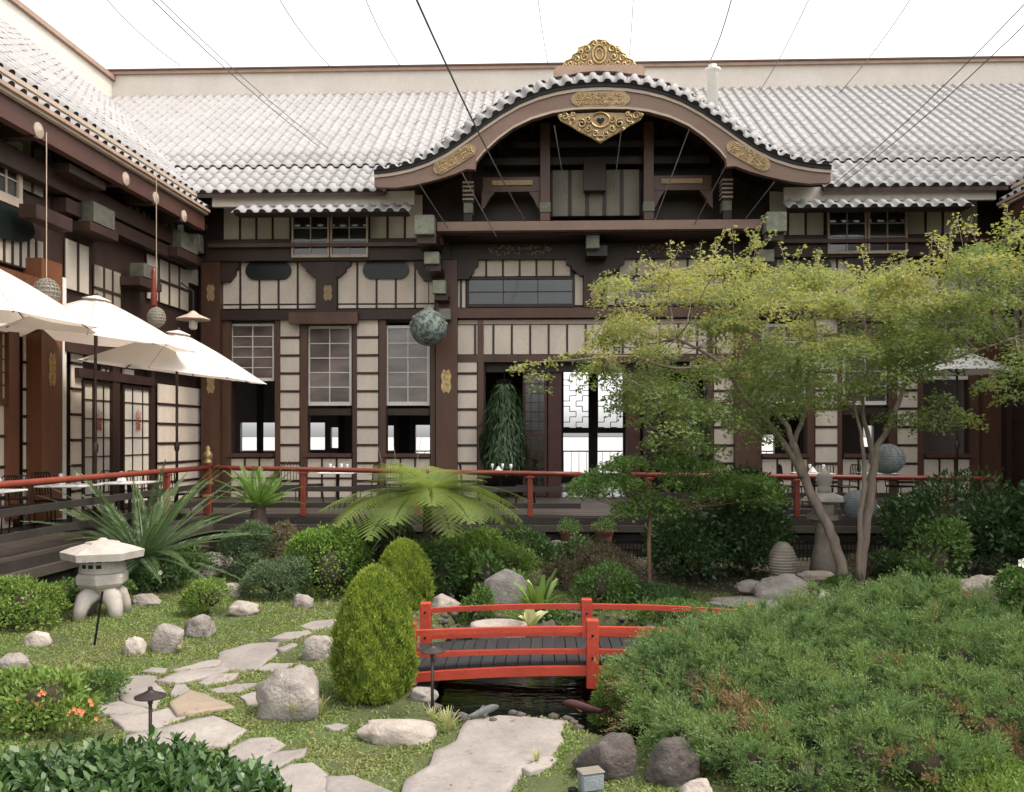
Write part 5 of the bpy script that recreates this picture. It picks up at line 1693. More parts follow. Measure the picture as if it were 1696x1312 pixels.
# ================================================================== RED BRIDGE
Yn, Yf = 8.0, 9.05
def bridge():
    a, b = P(672, 0, Yn).x, P(1290, 0, Yn).x
    xc = P(981, 0, Yn).x
    o = empty('garden_bridge', (xc, (Yn + Yf) / 2, 0), 0, label='small arched vermilion bridge with black boards over the pond', cat='bridge')
    half = xc - P(680, 0, Yn).x
    yn, yf = Yn - (Yn + Yf) / 2, Yf - (Yn + Yf) / 2
    arch = lambda x, z, rise=.09: z + rise * (1 - (x / (half)) ** 2)
    zz = lambda py, Y: ZC + (HY - py) / 1450 * Y
    def beam(name, y0, y1, zt, th, rise, mat=m_vermil, ext=1.0):
        mb = MB(); xs = np.linspace(-half * ext, half * ext, 21); vs = []; fs = []
        for x in xs:
            t = arch(x, zt, rise)
            vs += [(x, y0, t - th), (x, y1, t - th), (x, y1, t), (x, y0, t)]
        for i in range(20):
            p, q_ = 4 * i, 4 * i + 4
            for k in range(4): fs.append((p + k, p + (k + 1) % 4, q_ + (k + 1) % 4, q_ + k))
        fs += [(3, 2, 1, 0), (80, 81, 82, 83)]
        return mb.add(vs, fs).build(name, mat, o)
    # rails: near (top, middle), far
    ct = lambda py, Y: zz(py, Y)
    beam('rail', yn - .028, yn + .028, ct(1046, Yn) - .0, .050, .05)
    beam('rail', yn - .03, yn + .03, ct(1083, Yn), .043, .05)
    beam('rail', yf - .03, yf + .03, ct(1009, Yf), .048, .06)
    beam('rail', yf - .03, yf + .03, ct(1052, Yf) , .05, .05)
    beam('side_beam', yn - .045, yn + .02, ct(1116, Yn), .082, .08)
    beam('side_beam', yf - .02, yf + .045, ct(1094, Yf), .09, .08)
    # boards across
    nb = 30
    for i in range(nb):
        x0 = -half * 1.02 + 2.04 * half * i / nb; x1 = x0 + 2.04 * half / nb - .008
        xm = (x0 + x1) / 2
        zt = arch(xm, ct(1116, Yn) + .03, .08)
        sl = math.atan(-2 * .08 * xm / half ** 2)
        MB().cbox(-(x1 - x0) / 2, (x1 - x0) / 2, yn + .025, yf - .025, -.03, 0, .003).build('board', m_asph, o, loc=(xm, 0, zt), rot=(0, -sl, 0))
    for x, ex in ((-half, 0), (0, 0), (half, 0)):
        for y, pt_, pb in ((yn, 1025, 1134), (yf, 991, 1108)):
            Yy = Yn if y == yn else Yf
            py_t = pt_ + (0 if x == 0 else 8)
            ztop_ = ct(py_t, Yy); zb_ = ct(pb, Yy) - (0.06 if x else 0)
            po = MB().cbox(x - .055, x + .055, y - .055, y + .055, zb_ - .02, ztop_, .006).build('post', m_vermil, o)
            for pb_ in ((1050, 1087) if y == yn else (1014, 1056)):
                MB().lathe([(.012, 0), (.012, .008), (0, .01)], 8).build('bolt', m_iron, po, loc=(x, y - .055, ct(pb_, Yy)), rot=(R(90), 0, 0))
    for x in (-half * .99, half * .99):
        cube('footing', o, x - .18, x + .18, yn - .1, yf + .1, -.12, ct(1134, Yn) - .02, m_rockdk)
bridge()

# fish ornaments and small box
def fish(px, py, L, label, mat, rz, Y=None, tilt=0.2):
    q = GG(px, py) if Y is None else P(px, py, Y)
    q.z = max(q.z, 0) + .06
    o = empty('fish_statue', q, rz, label=label, cat='statue')
    o.rotation_euler = (0, -tilt, rz)
    prof = [(-.5, .035), (-.42, .05), (-.2, .085), (.05, .11), (.28, .10), (.42, .07), (.5, .02)]
    mb = MB(); vs = []; fs = []
    for x, r in prof:
        for k in range(10):
            a = 2 * math.pi * k / 10
            vs.append((x * L, r * L * .75 * math.cos(a), r * L * 1.15 * math.sin(a) + .03 * math.sin(x * 5) * L))
    for i in range(len(prof) - 1):
        for k in range(10):
            k2 = (k + 1) % 10
            fs.append((i * 10 + k, i * 10 + k2, (i + 1) * 10 + k2, (i + 1) * 10 + k))
    fs += [tuple(range(10))[::-1], tuple(60 + k for k in range(10))]
    mb.add(vs, fs).build('body', mat, o, sm=True)
    MB().add([(-.48 * L, 0, 0), (-.68 * L, .02 * L, .14 * L), (-.62 * L, 0, 0), (-.7 * L, -.01 * L, -.11 * L), (-.47 * L, .02 * L, -.02 * L)], [(0, 1, 2), (0, 2, 3), (4, 2, 1), (4, 3, 2)]).build('tail_fin', mat, o)
    MB().add([(-.1 * L, 0, .10 * L), (.02 * L, .01 * L, .19 * L), (.2 * L, 0, .11 * L), (.05 * L, -.01 * L, .09 * L)], [(0, 1, 2), (0, 2, 3)]).build('dorsal_fin', mat, o)
    for sy in (-1, 1):
        MB().add([(.18 * L, sy * .07 * L, -.02 * L), (.02 * L, sy * .20 * L, -.07 * L), (-.02 * L, sy * .12 * L, -.06 * L)], [(0, 1, 2)]).build('side_fin', mat, o)
        MB().lathe([(.012 * L, 0), (.012 * L, .006 * L), (0, .008 * L)], 8).build('eye', m_black, o, loc=(.38 * L, sy * .055 * L, .05 * L), rot=(-sy * R(90), 0, 0))
fish(800, 1191, .27, 'grey metal fish figure lying at the tip of the great slab', m_fish, R(18))
fish(965, 1188, .34, 'reddish carp figure at the water edge under the juniper', m_rdark, R(170), Y=7.25, tilt=.1)
q = GG(978, 1318)
bx = empty('garden_speaker', (q.x, q.y, q.z), R(20), label='small grey weatherproof box at the bottom edge of the grass', cat='speaker')
MB().cbox(-.075, .075, -.05, .05, .04, .15, .012).build('case', m_ball, bx)
MB().cbox(-.08, .08, -.055, .055, .151, .165, .006).build('lid', m_plasgrey, bx)
MB().tube([(0, 0, -.04), (0, 0, .045)], .015, 6).build('stake', m_iron, bx)
MB().lathe([(.03, 0), (.03, .04), (0, .045)], 10).build('knob', m_iron, bx, loc=(-.12, 0, .02))

# ================================================================== CABLES over the courtyard
def cable(x0, y0, x1, y1, Y1, rad, label):
    e = P(x1, y1, Y1)
    # runs parallel to the sides of the court, towards and over the viewer
    s = ray(x0, y0)
    t = (e.z + .0 - ZC) / s.z if s.z > 0 else 1
    a = Vector((s.x * t, s.y * t, e.z))
    d = (a - e)
    a2 = e + d * 1.6
    full = a2 - e
    o = MB().tube([full * (i / 10) - Vector((0, 0, .25 * math.sin(math.pi * i / 10))) for i in range(11)], rad * .8, 5).build('cable', m_cable, None, loc=e)
    tagt(o, label, 'cable', 'cables strung over the courtyard')
for k, (x0, y0, x1, y1, Y1, rad, lb) in enumerate([
    (20, 0, 165, 117, 28, .015, 'thin cable ending at the far left roof corner, leftmost of all'), (190, 0, 300, 110, 28, .015, 'thin cable second from the left over the left wing roof'),
    (275, 0, 540, 252, 23.5, .012, 'left strand of the close cable pair crossing the left roof'), (288, 0, 552, 252, 23.4, .010, 'right strand of the close cable pair crossing the left roof'),
    (472, 0, 548, 112, 28, .015, 'thin cable ending on the parapet, right of the close pair'), (612, 0, 662, 108, 28, .015, 'thin cable ending on the parapet just left of the thick dark one'),
    (705, 0, 870, 367, 20.4, .016, 'thick dark cable crossing the left shoulder of the gable'), (893, 0, 908, 108, 28, .014, 'faint cable just left of the gable crest'),
    (1048, 0, 1041, 106, 28, .014, 'faint cable just right of the gable crest'), (1207, 0, 1176, 102, 25.2, .022, 'thick pale cable reaching the vent pipe'),
    (1332, 0, 1258, 152, 27.6, .015, 'thin cable first to the right of the vent pipe'), (1497, 0, 1392, 152, 27.6, .015, 'thin cable second to the right of the vent pipe'),
    (1676, 0, 1378, 308, 20.6, .010, 'left strand of the right hand cable pair'), (1696, 14, 1390, 308, 20.6, .010, 'right strand of the right hand cable pair')]):
    cable(x0, y0, x1, y1, Y1, rad, lb)
for x0, y0, x1, y1, lb in ((695, 306, 742, 378, 'short stay wire under the left foot of the gable'), (765, 286, 822, 392, 'stay wire left of the arched opening under the gable'), (918, 208, 937, 320, 'stay wire left below the pendant'),
                       (1030, 208, 1016, 320, 'stay wire right below the pendant'), (1160, 165, 1085, 365, 'long stay wire over the right shoulder of the gable'), (1202, 275, 1150, 372, 'stay wire right of the arched opening'), (1282, 302, 1235, 362, 'short stay wire under the right foot of the gable')):
    a, b = P(x0, y0, 19.7), P(x1, y1, 20.5)
    tagt(MB().tube([Vector((0, 0, 0)), b - a], .012, 5).build('stay_wire', m_cable, None, loc=a), lb, 'wire', 'wires under the gable')
# ================================================================== PLANTS
def unit(v): return v / (np.linalg.norm(v, axis=-1, keepdims=True) + 1e-9)
def leafquads(Pb, D, N, L, W):
    """diamond leaves with a slight fold: base, side, tip, side"""
    D = unit(D); S = unit(np.cross(D, N)); N2 = np.cross(S, D)
    L = L[:, None]; W = W[:, None]
    mid = Pb + D * L * .45 + N2 * L * .04
    return np.stack([Pb, mid + S * W * .5, Pb + D * L - N2 * L * .06, mid - S * W * .5], 1)
def needles(Pb, D, L, W):
    D = unit(D); S = unit(np.cross(D, rng.normal(size=D.shape)))
    return np.stack([Pb - S * W[:, None] * .5, Pb + S * W[:, None] * .5, Pb + D * L[:, None]], 1)
def sph(n):
    return unit(rng.normal(size=(n, 3)))
def lump(D, seed, amp, k=3.0):
    r = np.random.default_rng(seed)
    out = np.zeros(len(D))
    for i in range(7):
        w_ = r.normal(size=3) * k * (1 + i * .35); ph = r.uniform(0, 6.28)
        out += np.sin(D @ w_ + ph) / (1 + i * .5)
    return 1 + amp * out / 2
ICO = None
def core(parent, c, rad, mat, seed, amp=.1, f=.8, name='inner_growth'):
    global ICO
    import bmesh
    bm = bmesh.new(); bmesh.ops.create_icosphere(bm, subdivisions=3, radius=1)
    D = np.array([v.co[:] for v in bm.verts])
    r = lump(D, seed, amp) * f
    Q = D * r[:, None] * np.array(rad) + np.array(c)
    for v, q_ in zip(bm.verts, Q): v.co = q_
    me = bpy.data.meshes.new(name); bm.to_mesh(me); bm.free(); smooth(me); me.materials.append(mat)
    return link(bpy.data.objects.new(name, me), parent)
m_twig = M('brown_twigs', (.10, .075, .05), (.045, .04, .025), .95, 12, 60, 1.0, bdist=.03)
def stems(parent, n, rx, h, seed, mat=None, rad=.012):
    r = random.Random(seed); mb = MB()
    for k in range(n):
        a = r.uniform(0, 6.28); e = r.uniform(.3, .9)
        mb.tube([(.1 * rx * math.cos(a), .1 * rx * math.sin(a), -.05), (e * rx * .5 * math.cos(a), e * rx * .5 * math.sin(a), h * .45), (e * rx * math.cos(a + .3), e * rx * math.sin(a + .3), h * .85)], [rad, rad * .8, rad * .4], 5)
    return mb.build('stems', mat or m_barkd, parent)
def shrub(base, rad, n, L, W, mat, label, name='shrub', cat='shrub', up=.4, amp=.26, seed=1, zc=None, hollow=.55, group=None, jit=.6, core_f=.74, core_mat=None, k=3.0, half=True, lobes=5):
    """base: ground point; rad=(rx,ry,rz): half sizes; leaves through the outer shell"""
    o = empty(name, base, 0, label=label, cat=cat, group=group)
    D = sph(n)
    if half: D[:, 2] = np.where(D[:, 2] < -.7, -D[:, 2], D[:, 2])
    rr = lump(D, seed, amp, k) * (hollow + (1 - hollow) * rng.random(n) ** .45)
    c = np.array((0, 0, zc if zc is not None else rad[2] * .72))
    Rv = np.array(rad)
    hz = np.hypot(D[:, 0], D[:, 1]) + 1e-6
    low = D[:, 2] < 0
    k_ = np.where(low, (.35 * hz + .65 * np.maximum(hz, .97)) / hz, 1.0)
    shoot = np.where(rng.random(n) < .06, rng.uniform(1.0, 1.22, n), 1.0)
    rr = rr * shoot
    Q = np.stack([D[:, 0] * k_, D[:, 1] * k_, D[:, 2]], 1) * rr[:, None] * Rv + c
    if lobes:
        rl = np.random.default_rng(seed + 5)
        la = rl.uniform(0, 6.28, lobes); lr = rl.uniform(.35, .62, lobes); ls = rl.uniform(.38, .62, lobes)
        LC = np.stack([np.cos(la) * lr * Rv[0], np.sin(la) * lr * Rv[1], rl.uniform(.35, 1.1, lobes) * Rv[2] * 1.0], 1)
        w_ = rng.integers(0, lobes + 1, n)
        D2 = sph(n); D2[:, 2] = np.where(D2[:, 2] < -.4, -D2[:, 2], D2[:, 2])
        r2 = lump(D2, seed + 9, amp, k) * (.6 + .42 * rng.random(n) ** .6) * shoot
        small = np.array(Rv) * .88
        for q_ in range(lobes):
            m_ = w_ == q_
            Q[m_] = LC[q_] + D2[m_] * r2[m_, None] * Rv * ls[q_]
            D[m_] = D2[m_]
        m_ = w_ == lobes
        Q[m_] = (Q[m_] - c) * .86 + c * .92
        ins = np.zeros(n, bool)
        for q_ in range(lobes):
            ins |= (w_ != q_) & (((Q - LC[q_]) / (Rv * ls[q_])) ** 2).sum(1).__lt__(.5)
        ins |= (w_ != lobes) & ((((Q - c * .92) / (Rv * .86)) ** 2).sum(1) < .5)
        Q[ins] = -9
    keep = Q[:, 2] > .0
    Q, D = Q[keep], D[keep]
    n = len(Q)
    out = unit(D / Rv)
    dirv = unit(out * .8 + rng.normal(size=(n, 3)) * jit + np.array((0, 0, up)))
    nrm = unit(out + rng.normal(size=(n, 3)) * .5)
    Ls = L * rng.uniform(.6, 1.25, n); Ws = W * rng.uniform(.7, 1.2, n)
    V = leafquads(Q, dirv, nrm, Ls, Ws)
    np_mesh('foliage', V, 4, mat, o)
    if core_f: core(o, c, rad, core_mat or m_twig, seed, amp, core_f * (hollow + .2 if hollow < .6 else 1) * (.74 if lobes else 1))
    stems(o, 5, min(rad[0], rad[1]) * .6, rad[2] * 1.2, seed)
    return o
def pxshrub(px, py0, py1, wpx, mat, label, Y=None, dens=1.0, L=.05, W=.028, name='shrub', depth=.9, **k):
    """bush that fills a box of the photo: centre px, top py0, foot py1, width wpx"""
    q = GG(px, py1) if Y is None else Vector((*P(px, 0, Y).xy, 0))
    rx = wpx / 2 / 1450 * q.y; ry = rx * depth
    Yc = q.y + (ry if Y is None else 0)
    c = Vector((P(px, 0, Yc).x, Yc, gzf(P(px, 0, Yc).x, Yc)))
    rx = wpx / 2 / 1450 * Yc
    top = ZC + (HY - py0) / 1450 * Yc
    rz = max(.08, (top - c.z) / 1.78)
    area = 4 * math.pi * ((rx * ry) ** 1.6 / 3 + (rx * rz) ** 1.6 / 3 + (ry * rz) ** 1.6 / 3) ** (1 / 1.6)
    L *= 1.25; W *= 1.2
    n = int(area / (L * W) * 4.4 * dens)
    return shrub(c, (rx, ry, rz), n, L, W, mat, label, name=name, seed=int(px + py0), **k)

g_conif = LEAF('golden_green_conifer', [(.12, .175, .03), (.19, .245, .04), (.27, .31, .055), (.15, .205, .035)], .35, big=(.11, .165, .03), bscale=6)
g_box = LEAF('light_green_box', [(.10, .17, .03), (.16, .25, .05), (.075, .13, .025)], .3, bscale=4, big=(.07, .12, .025))
g_dark = LEAF('dark_glossy_green', [(.022, .048, .016), (.04, .075, .022), (.03, .06, .02)], .2, .35, spec=.5)
g_dark2 = LEAF('deep_green', [(.030, .060, .020), (.055, .095, .03), (.04, .075, .024)], .25, .45)
g_mid = LEAF('middle_green', [(.05, .095, .028), (.09, .15, .04), (.065, .115, .03)], .3)
g_grey = LEAF('grey_green_juniper', [(.075, .115, .06), (.115, .155, .08), (.06, .10, .05)], .25, big=(.05, .08, .035))
g_azal = LEAF('azalea_green', [(.075, .135, .03), (.13, .20, .045), (.10, .165, .035), (.17, .18, .05)], .3)
g_glossy = LEAF('camellia_green', [(.016, .042, .012), (.030, .066, .018), (.060, .105, .028), (.022, .052, .015)], .2, .38, spec=.45)
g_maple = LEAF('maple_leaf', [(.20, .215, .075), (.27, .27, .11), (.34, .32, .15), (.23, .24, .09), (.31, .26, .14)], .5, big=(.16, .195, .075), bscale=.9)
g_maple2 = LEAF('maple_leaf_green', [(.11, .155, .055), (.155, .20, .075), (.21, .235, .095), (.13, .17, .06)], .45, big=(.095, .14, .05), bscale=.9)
g_bronze = LEAF('bronze_lace_leaf', [(.095, .075, .05), (.14, .11, .07), (.075, .075, .04)], .3)
g_jun = LEAF('juniper_needles', [(.075, .125, .045), (.120, .180, .060), (.175, .230, .080), (.092, .145, .052)], .3, big=(.085, .14, .058), bscale=2.5)
g_junbr = LEAF('dry_juniper', [(.16, .10, .055), (.21, .14, .075), (.11, .08, .04)], .2)
g_cycad = LEAF('cycad_leaf', [(.052, .088, .038), (.085, .13, .055), (.062, .105, .042)], .2, .36, spec=.55)
g_cycad2 = LEAF('bright_cycad_leaf', [(.07, .13, .03), (.11, .18, .04)], .3, .4)
g_fern = LEAF('tree_fern_leaf', [(.12, .165, .04), (.18, .22, .06), (.145, .19, .05)], .4, .5, big=(.11, .155, .035))
g_fern2 = LEAF('ground_fern', [(.07, .13, .03), (.13, .19, .045)], .35)
g_strap = LEAF('strap_leaf', [(.06, .12, .03), (.11, .18, .045), (.20, .24, .09)], .3, .35, spec=.5)
g_pale = LEAF('pale_variegated_leaf', [(.32, .34, .17), (.42, .42, .26), (.20, .26, .09)], .3)
g_grass = LEAF('ground_cover', [(.115, .17, .047), (.15, .20, .058), (.10, .15, .042), (.17, .205, .07)], .35, big=(.18, .18, .075), bscale=.9)
g_flower = LEAF('orange_petals', [(.75, .20, .10), (.80, .32, .18)], .3)
g_wflower = LEAF('white_petals', [(.8, .8, .76), (.75, .76, .7)], .3)
g_drape = LEAF('hanging_staghorn', [(.020, .040, .018), (.04, .07, .03), (.07, .10, .05)], .2, .4)
g_tuft = LEAF('striped_grass', [(.20, .22, .08), (.30, .30, .15), (.14, .18, .06)], .3)

# ---- egg-shaped conifers: small upright sprays
def egg_conifer(px, py0, py1, wpx, label, n):
    q = GG(px, py1)
    rx = wpx / 2 / 1450 * q.y
    Yc = q.y + rx * .9
    x = P(px, 0, Yc).x
    rx = wpx / 2 / 1450 * Yc * .80
    H = ZC + (HY - py0) / 1450 * Yc
    o = empty('conifer', (x, Yc, 0), 0, label=label, cat='conifer')
    def prof(t):      # radius at height fraction
        return np.interp(t, [0, .06, .2, .38, .6, .78, .9, .97, 1], [.74, .89, 1.0, 1.0, .90, .70, .48, .27, .04])
    m = n
    t = rng.random(m) ** .85; a = rng.uniform(0, 2 * math.pi, m)
    lumpn = 1 + .07 * np.sin(a * 5 + t * 9) + .07 * np.sin(a * 9 - t * 17 + 1) + .06 * np.sin(a * 14 + t * 31) + .05 * np.sin(a * 11 - t * 43)
    r = prof(t) * rx * lumpn * (.80 + .22 * rng.random(m) ** .6)
    c = np.stack([r * np.cos(a), r * np.sin(a), t * H * (1 + .01 * rng.normal(size=m))], 1)
    out = np.stack([np.cos(a), np.sin(a), np.zeros(m)], 1)
    Q, DD, NN = [], [], []
    for k in range(5):
        j = rng.normal(size=(m, 3)) * .35
        d = unit(out * .55 + np.array((0, 0, .9)) + j)
        Q.append(c + rng.normal(size=(m, 3)) * .012); DD.append(d); NN.append(unit(out + rng.normal(size=(m, 3)) * .5))
    Q, DD, NN = map(np.concatenate, (Q, DD, NN))
    V = leafquads(Q, DD, NN, rng.uniform(.024, .055, len(Q)), rng.uniform(.009, .017, len(Q)))
    np_mesh('foliage', V, 4, g_conif, o)
    MB().lathe([(rx * .78 * float(prof(t_)), t_ * H * .96) for t_ in np.linspace(.02, 1, 14)], 18).build('inner_growth', m_twig, o, sm=True)
    MB().tube([(0, 0, -.05), (0, 0, H * .5)], .04, 7).build('trunk', m_barkd, o)
egg_conifer(620, 948, 1176, 150, 'big egg shaped golden green conifer left of the red bridge', 17000)
egg_conifer(668, 899, 1018, 108, 'smaller rounded golden green conifer behind the big one', 11000)

# ---- ordinary bushes, back to front
pxshrub(545, 862, 1000, 116, g_box, 'clipped light green bush behind the big conifer', L=.04, W=.024, amp=.16, hollow=.75, lobes=3)
pxshrub(640, 855, 915, 110, g_dark2, 'dark leafy shrub behind the farther conifer', Y=14.2)
pxshrub(730, 892, 965, 66, g_dark2, 'low dark leafy shrub right of the farther conifer', Y=12.7, L=.06, W=.035)
pxshrub(590, 900, 960, 60, g_mid, 'shrub peeping between the clipped bush and the conifers', Y=13.0)
pxshrub(455, 925, 1000, 112, g_grey, 'low grey green juniper left of the clipped bush', L=.05, W=.010, dens=1.6, amp=.2)
pxshrub(408, 862, 935, 100, g_grey, 'sprawling grey green shrub beside the cycad ledge', Y=13.9, L=.05, W=.012, dens=1.2, amp=.25)
pxshrub(462, 850, 935, 84, g_bronze, 'brownish shrub below the small cycad', Y=14.0, L=.04, W=.015, dens=.9, amp=.25, core_f=.6)
pxshrub(345, 952, 1026, 88, g_azal, 'small yellow green bush behind the lawn boulders', L=.04, W=.018, amp=.2)
pxshrub(40, 950, 1052, 130, g_azal, 'fresh green azalea at the left edge behind the lantern', L=.045, W=.022, amp=.2)
pxshrub(118, 958, 1020, 80, g_mid, 'darker bush between the azalea and the squat lantern', Y=11.6, L=.04, W=.022)
pxshrub(265, 925, 968, 110, g_dark2, 'dark green low growth at the foot of the big cycad', Y=13.0, L=.05, W=.03)
pxshrub(70, 1100, 1235, 215, g_azal, 'azalea with orange blossoms at the left edge', L=.045, W=.020, amp=.22, depth=.7)
pxshrub(130, 1115, 1160, 62, g_tuft, 'small yellowish tuft at the tip of the flowering azalea', L=.07, W=.006, dens=2, core_f=0)
pxshrub(1010, 895, 985, 130, g_bronze, 'bronze lace leaf maple mound behind the bridge', Y=12.4, L=.045, W=.012, dens=.9, amp=.3, core_f=.5)
pxshrub(930, 920, 965, 60, g_bronze, 'small bronze shrub behind the strap leaf clump', Y=13.4, L=.04, W=.014, dens=.8, amp=.3, core_f=.5)
pxshrub(1120, 985, 1020, 150, g_mid, 'low green ground hugging shrub right behind the bridge', Y=10.6, L=.035, W=.015, amp=.2)
pxshrub(1090, 968, 1005, 130, g_dark2, 'low dark green mat behind the bridge rail', Y=11.8, L=.035, W=.015, amp=.2)
pxshrub(1010, 1075, 1160, 70, g_azal, 'small yellow green bush at the foot of the bridge post', Y=7.6, L=.035, W=.014)
pxshrub(1215, 762, 935, 200, g_dark, 'dark evergreen shrub mass left of the tall stone lantern', Y=14.6, L=.08, W=.04, amp=.2, dens=.9)
pxshrub(1120, 840, 935, 120, g_dark, 'dark low evergreen behind the little tree', Y=14.9, L=.08, W=.04, amp=.2, dens=.8)
pxshrub(1600, 756, 925, 260, g_dark, 'wide dark hedge at the right edge', Y=14.4, L=.08, W=.04, amp=.16, dens=.9)
pxshrub(1725, 770, 960, 160, g_dark, 'dark bush beyond the right edge', Y=13.4, L=.08, W=.04, amp=.16, dens=.7)
pxshrub(1548, 848, 968, 112, g_mid, 'fresher green bush in front of the dark right hedge', Y=12.6, L=.07, W=.035, amp=.25)
pxshrub(1450, 905, 960, 120, g_bronze, 'sparse brown undergrowth right of the upright maple trunk', Y=14.0, L=.05, W=.014, dens=.5, amp=.3, core_f=.4)
pxshrub(1690, 920, 1010, 80, g_mid, 'dark bush with a white flower at the right edge', Y=10.8, L=.05, W=.03)
pxshrub(1395, 945, 990, 60, g_mid, 'mossy little bush beside the maple roots', Y=12.6, L=.03, W=.015)
pxshrub(1575, 1240, 1360, 260, g_azal, 'yellow green bush at the bottom right corner', Y=6.0, L=.035, W=.016, amp=.2)
pxshrub(1665, 1010, 1100, 160, g_mid, 'low green growth at the right edge behind the juniper', Y=9.3, L=.04, W=.018, amp=.2)
pxshrub(840, 895, 935, 120, g_fern2, 'low ferny growth behind the upright boulder', Y=14.8, L=.07, W=.02)
pxshrub(760, 905, 950, 80, g_fern2, 'ferny clump at the back of the pond', Y=13.8, L=.07, W=.02)
pxshrub(690, 880, 940, 90, g_mid, 'light leafy shrub at the foot of the tree fern', Y=13.0, L=.07, W=.03, dens=.8)
pxshrub(770, 872, 935, 120, g_fern2, 'ferny growth below the right side of the tree fern', Y=15.2, L=.09, W=.022, dens=.8)
pxshrub(500, 880, 960, 70, g_fern2, 'yellow green shrub between the grey junipers', Y=13.4, L=.06, W=.02, dens=.9)
pxshrub(315, 905, 950, 90, g_mid, 'leafy shrub at the right foot of the big cycad', Y=14.0, L=.06, W=.03, dens=.8)
pxshrub(560, 868, 925, 120, g_dark2, 'dark low bushes in front of the deck skirting', Y=15.4, L=.07, W=.03, dens=.8)
pxshrub(1000, 925, 990, 110, g_mid, 'green undergrowth left of the slender little tree', Y=11.6, L=.05, W=.018, dens=.8)
pxshrub(790, 965, 1005, 60, g_mid, 'green cushion plant at the left of the upright boulder', Y=10.9, L=.05, W=.02)
pxshrub(925, 985, 1015, 90, g_mid, 'leafy cushion behind the middle of the bridge rail', Y=10.5, L=.05, W=.022, dens=.8)
pxshrub(870, 870, 915, 110, g_dark2, 'dark shrub below the left flower pot', Y=15.6, L=.06, W=.03, dens=.8)
pxshrub(190, 955, 985, 70, g_mid, 'low growth around the feet of the squat lantern', Y=12.0, L=.045, W=.02, dens=.8)
pxshrub(1150, 865, 965, 120, g_dark, 'dark low evergreen right of the slender tree trunk', Y=13.9, L=.07, W=.035, dens=.8)
pxshrub(1240, 870, 960, 90, g_dark2, 'dark bush left of the beehive stone', Y=14.2, L=.06, W=.03, dens=.8)
pxshrub(960, 880, 930, 90, g_dark2, 'low dark planting between the two flower pots and the pond', Y=15.0, L=.06, W=.03, dens=.8)
pxshrub(1480, 900, 965, 90, g_dark2, 'dark planting right behind the upright maple trunk', Y=13.6, L=.06, W=.03, dens=.8)
pxshrub(800, 905, 950, 70, g_mid, 'green leafy plant at the back left of the pond', Y=12.9, L=.09, W=.04, dens=.7)
pxshrub(150, 1120, 1180, 120, g_mid, 'fine leaved growth between the flowering azalea and the flagstones', L=.035, W=.012)
# flowers on the azalea
def bloom(px, py, Y, mat, label, r=.03, name='blossom'):
    q = P(px, py, Y)
    mb = MB()
    for k in range(5):
        a = 2 * math.pi * k / 5
        mb.add([(0, 0, 0), (r * math.cos(a - .5), -r * .4, r * math.sin(a - .5)), (r * 1.35 * math.cos(a), -r * .5, r * 1.35 * math.sin(a)), (r * math.cos(a + .5), -r * .4, r * math.sin(a + .5))], [(0, 1, 2, 3)])
    tagt(mb.build(name, mat, None, loc=q), label, 'flower', 'orange azalea blossoms' if mat is g_flower else 'white blossoms')
fb_ = random.Random(9)
for px, py in ((71, 1144), (66, 1150), (62, 1166), (70, 1170), (118, 1178), (124, 1174), (132, 1176), (138, 1178), (136, 1182), (150, 1160), (153, 1166), (30, 1158), (112, 1182), (160, 1190), (128, 1180), (74, 1148)):
    bloom(px, py, 6.45, g_flower, 'orange azalea blossom on the shrub at the left edge', .015)
bloom(87, 1001, 10.9, g_wflower, 'white blossom left of the squat stone lantern', .035)
bloom(1692, 932, 10.2, g_wflower, 'white blossom at the right edge', .045)
bloom(266, 948, 12.4, g_wflower, 'tiny white blossom under the big cycad', .03)

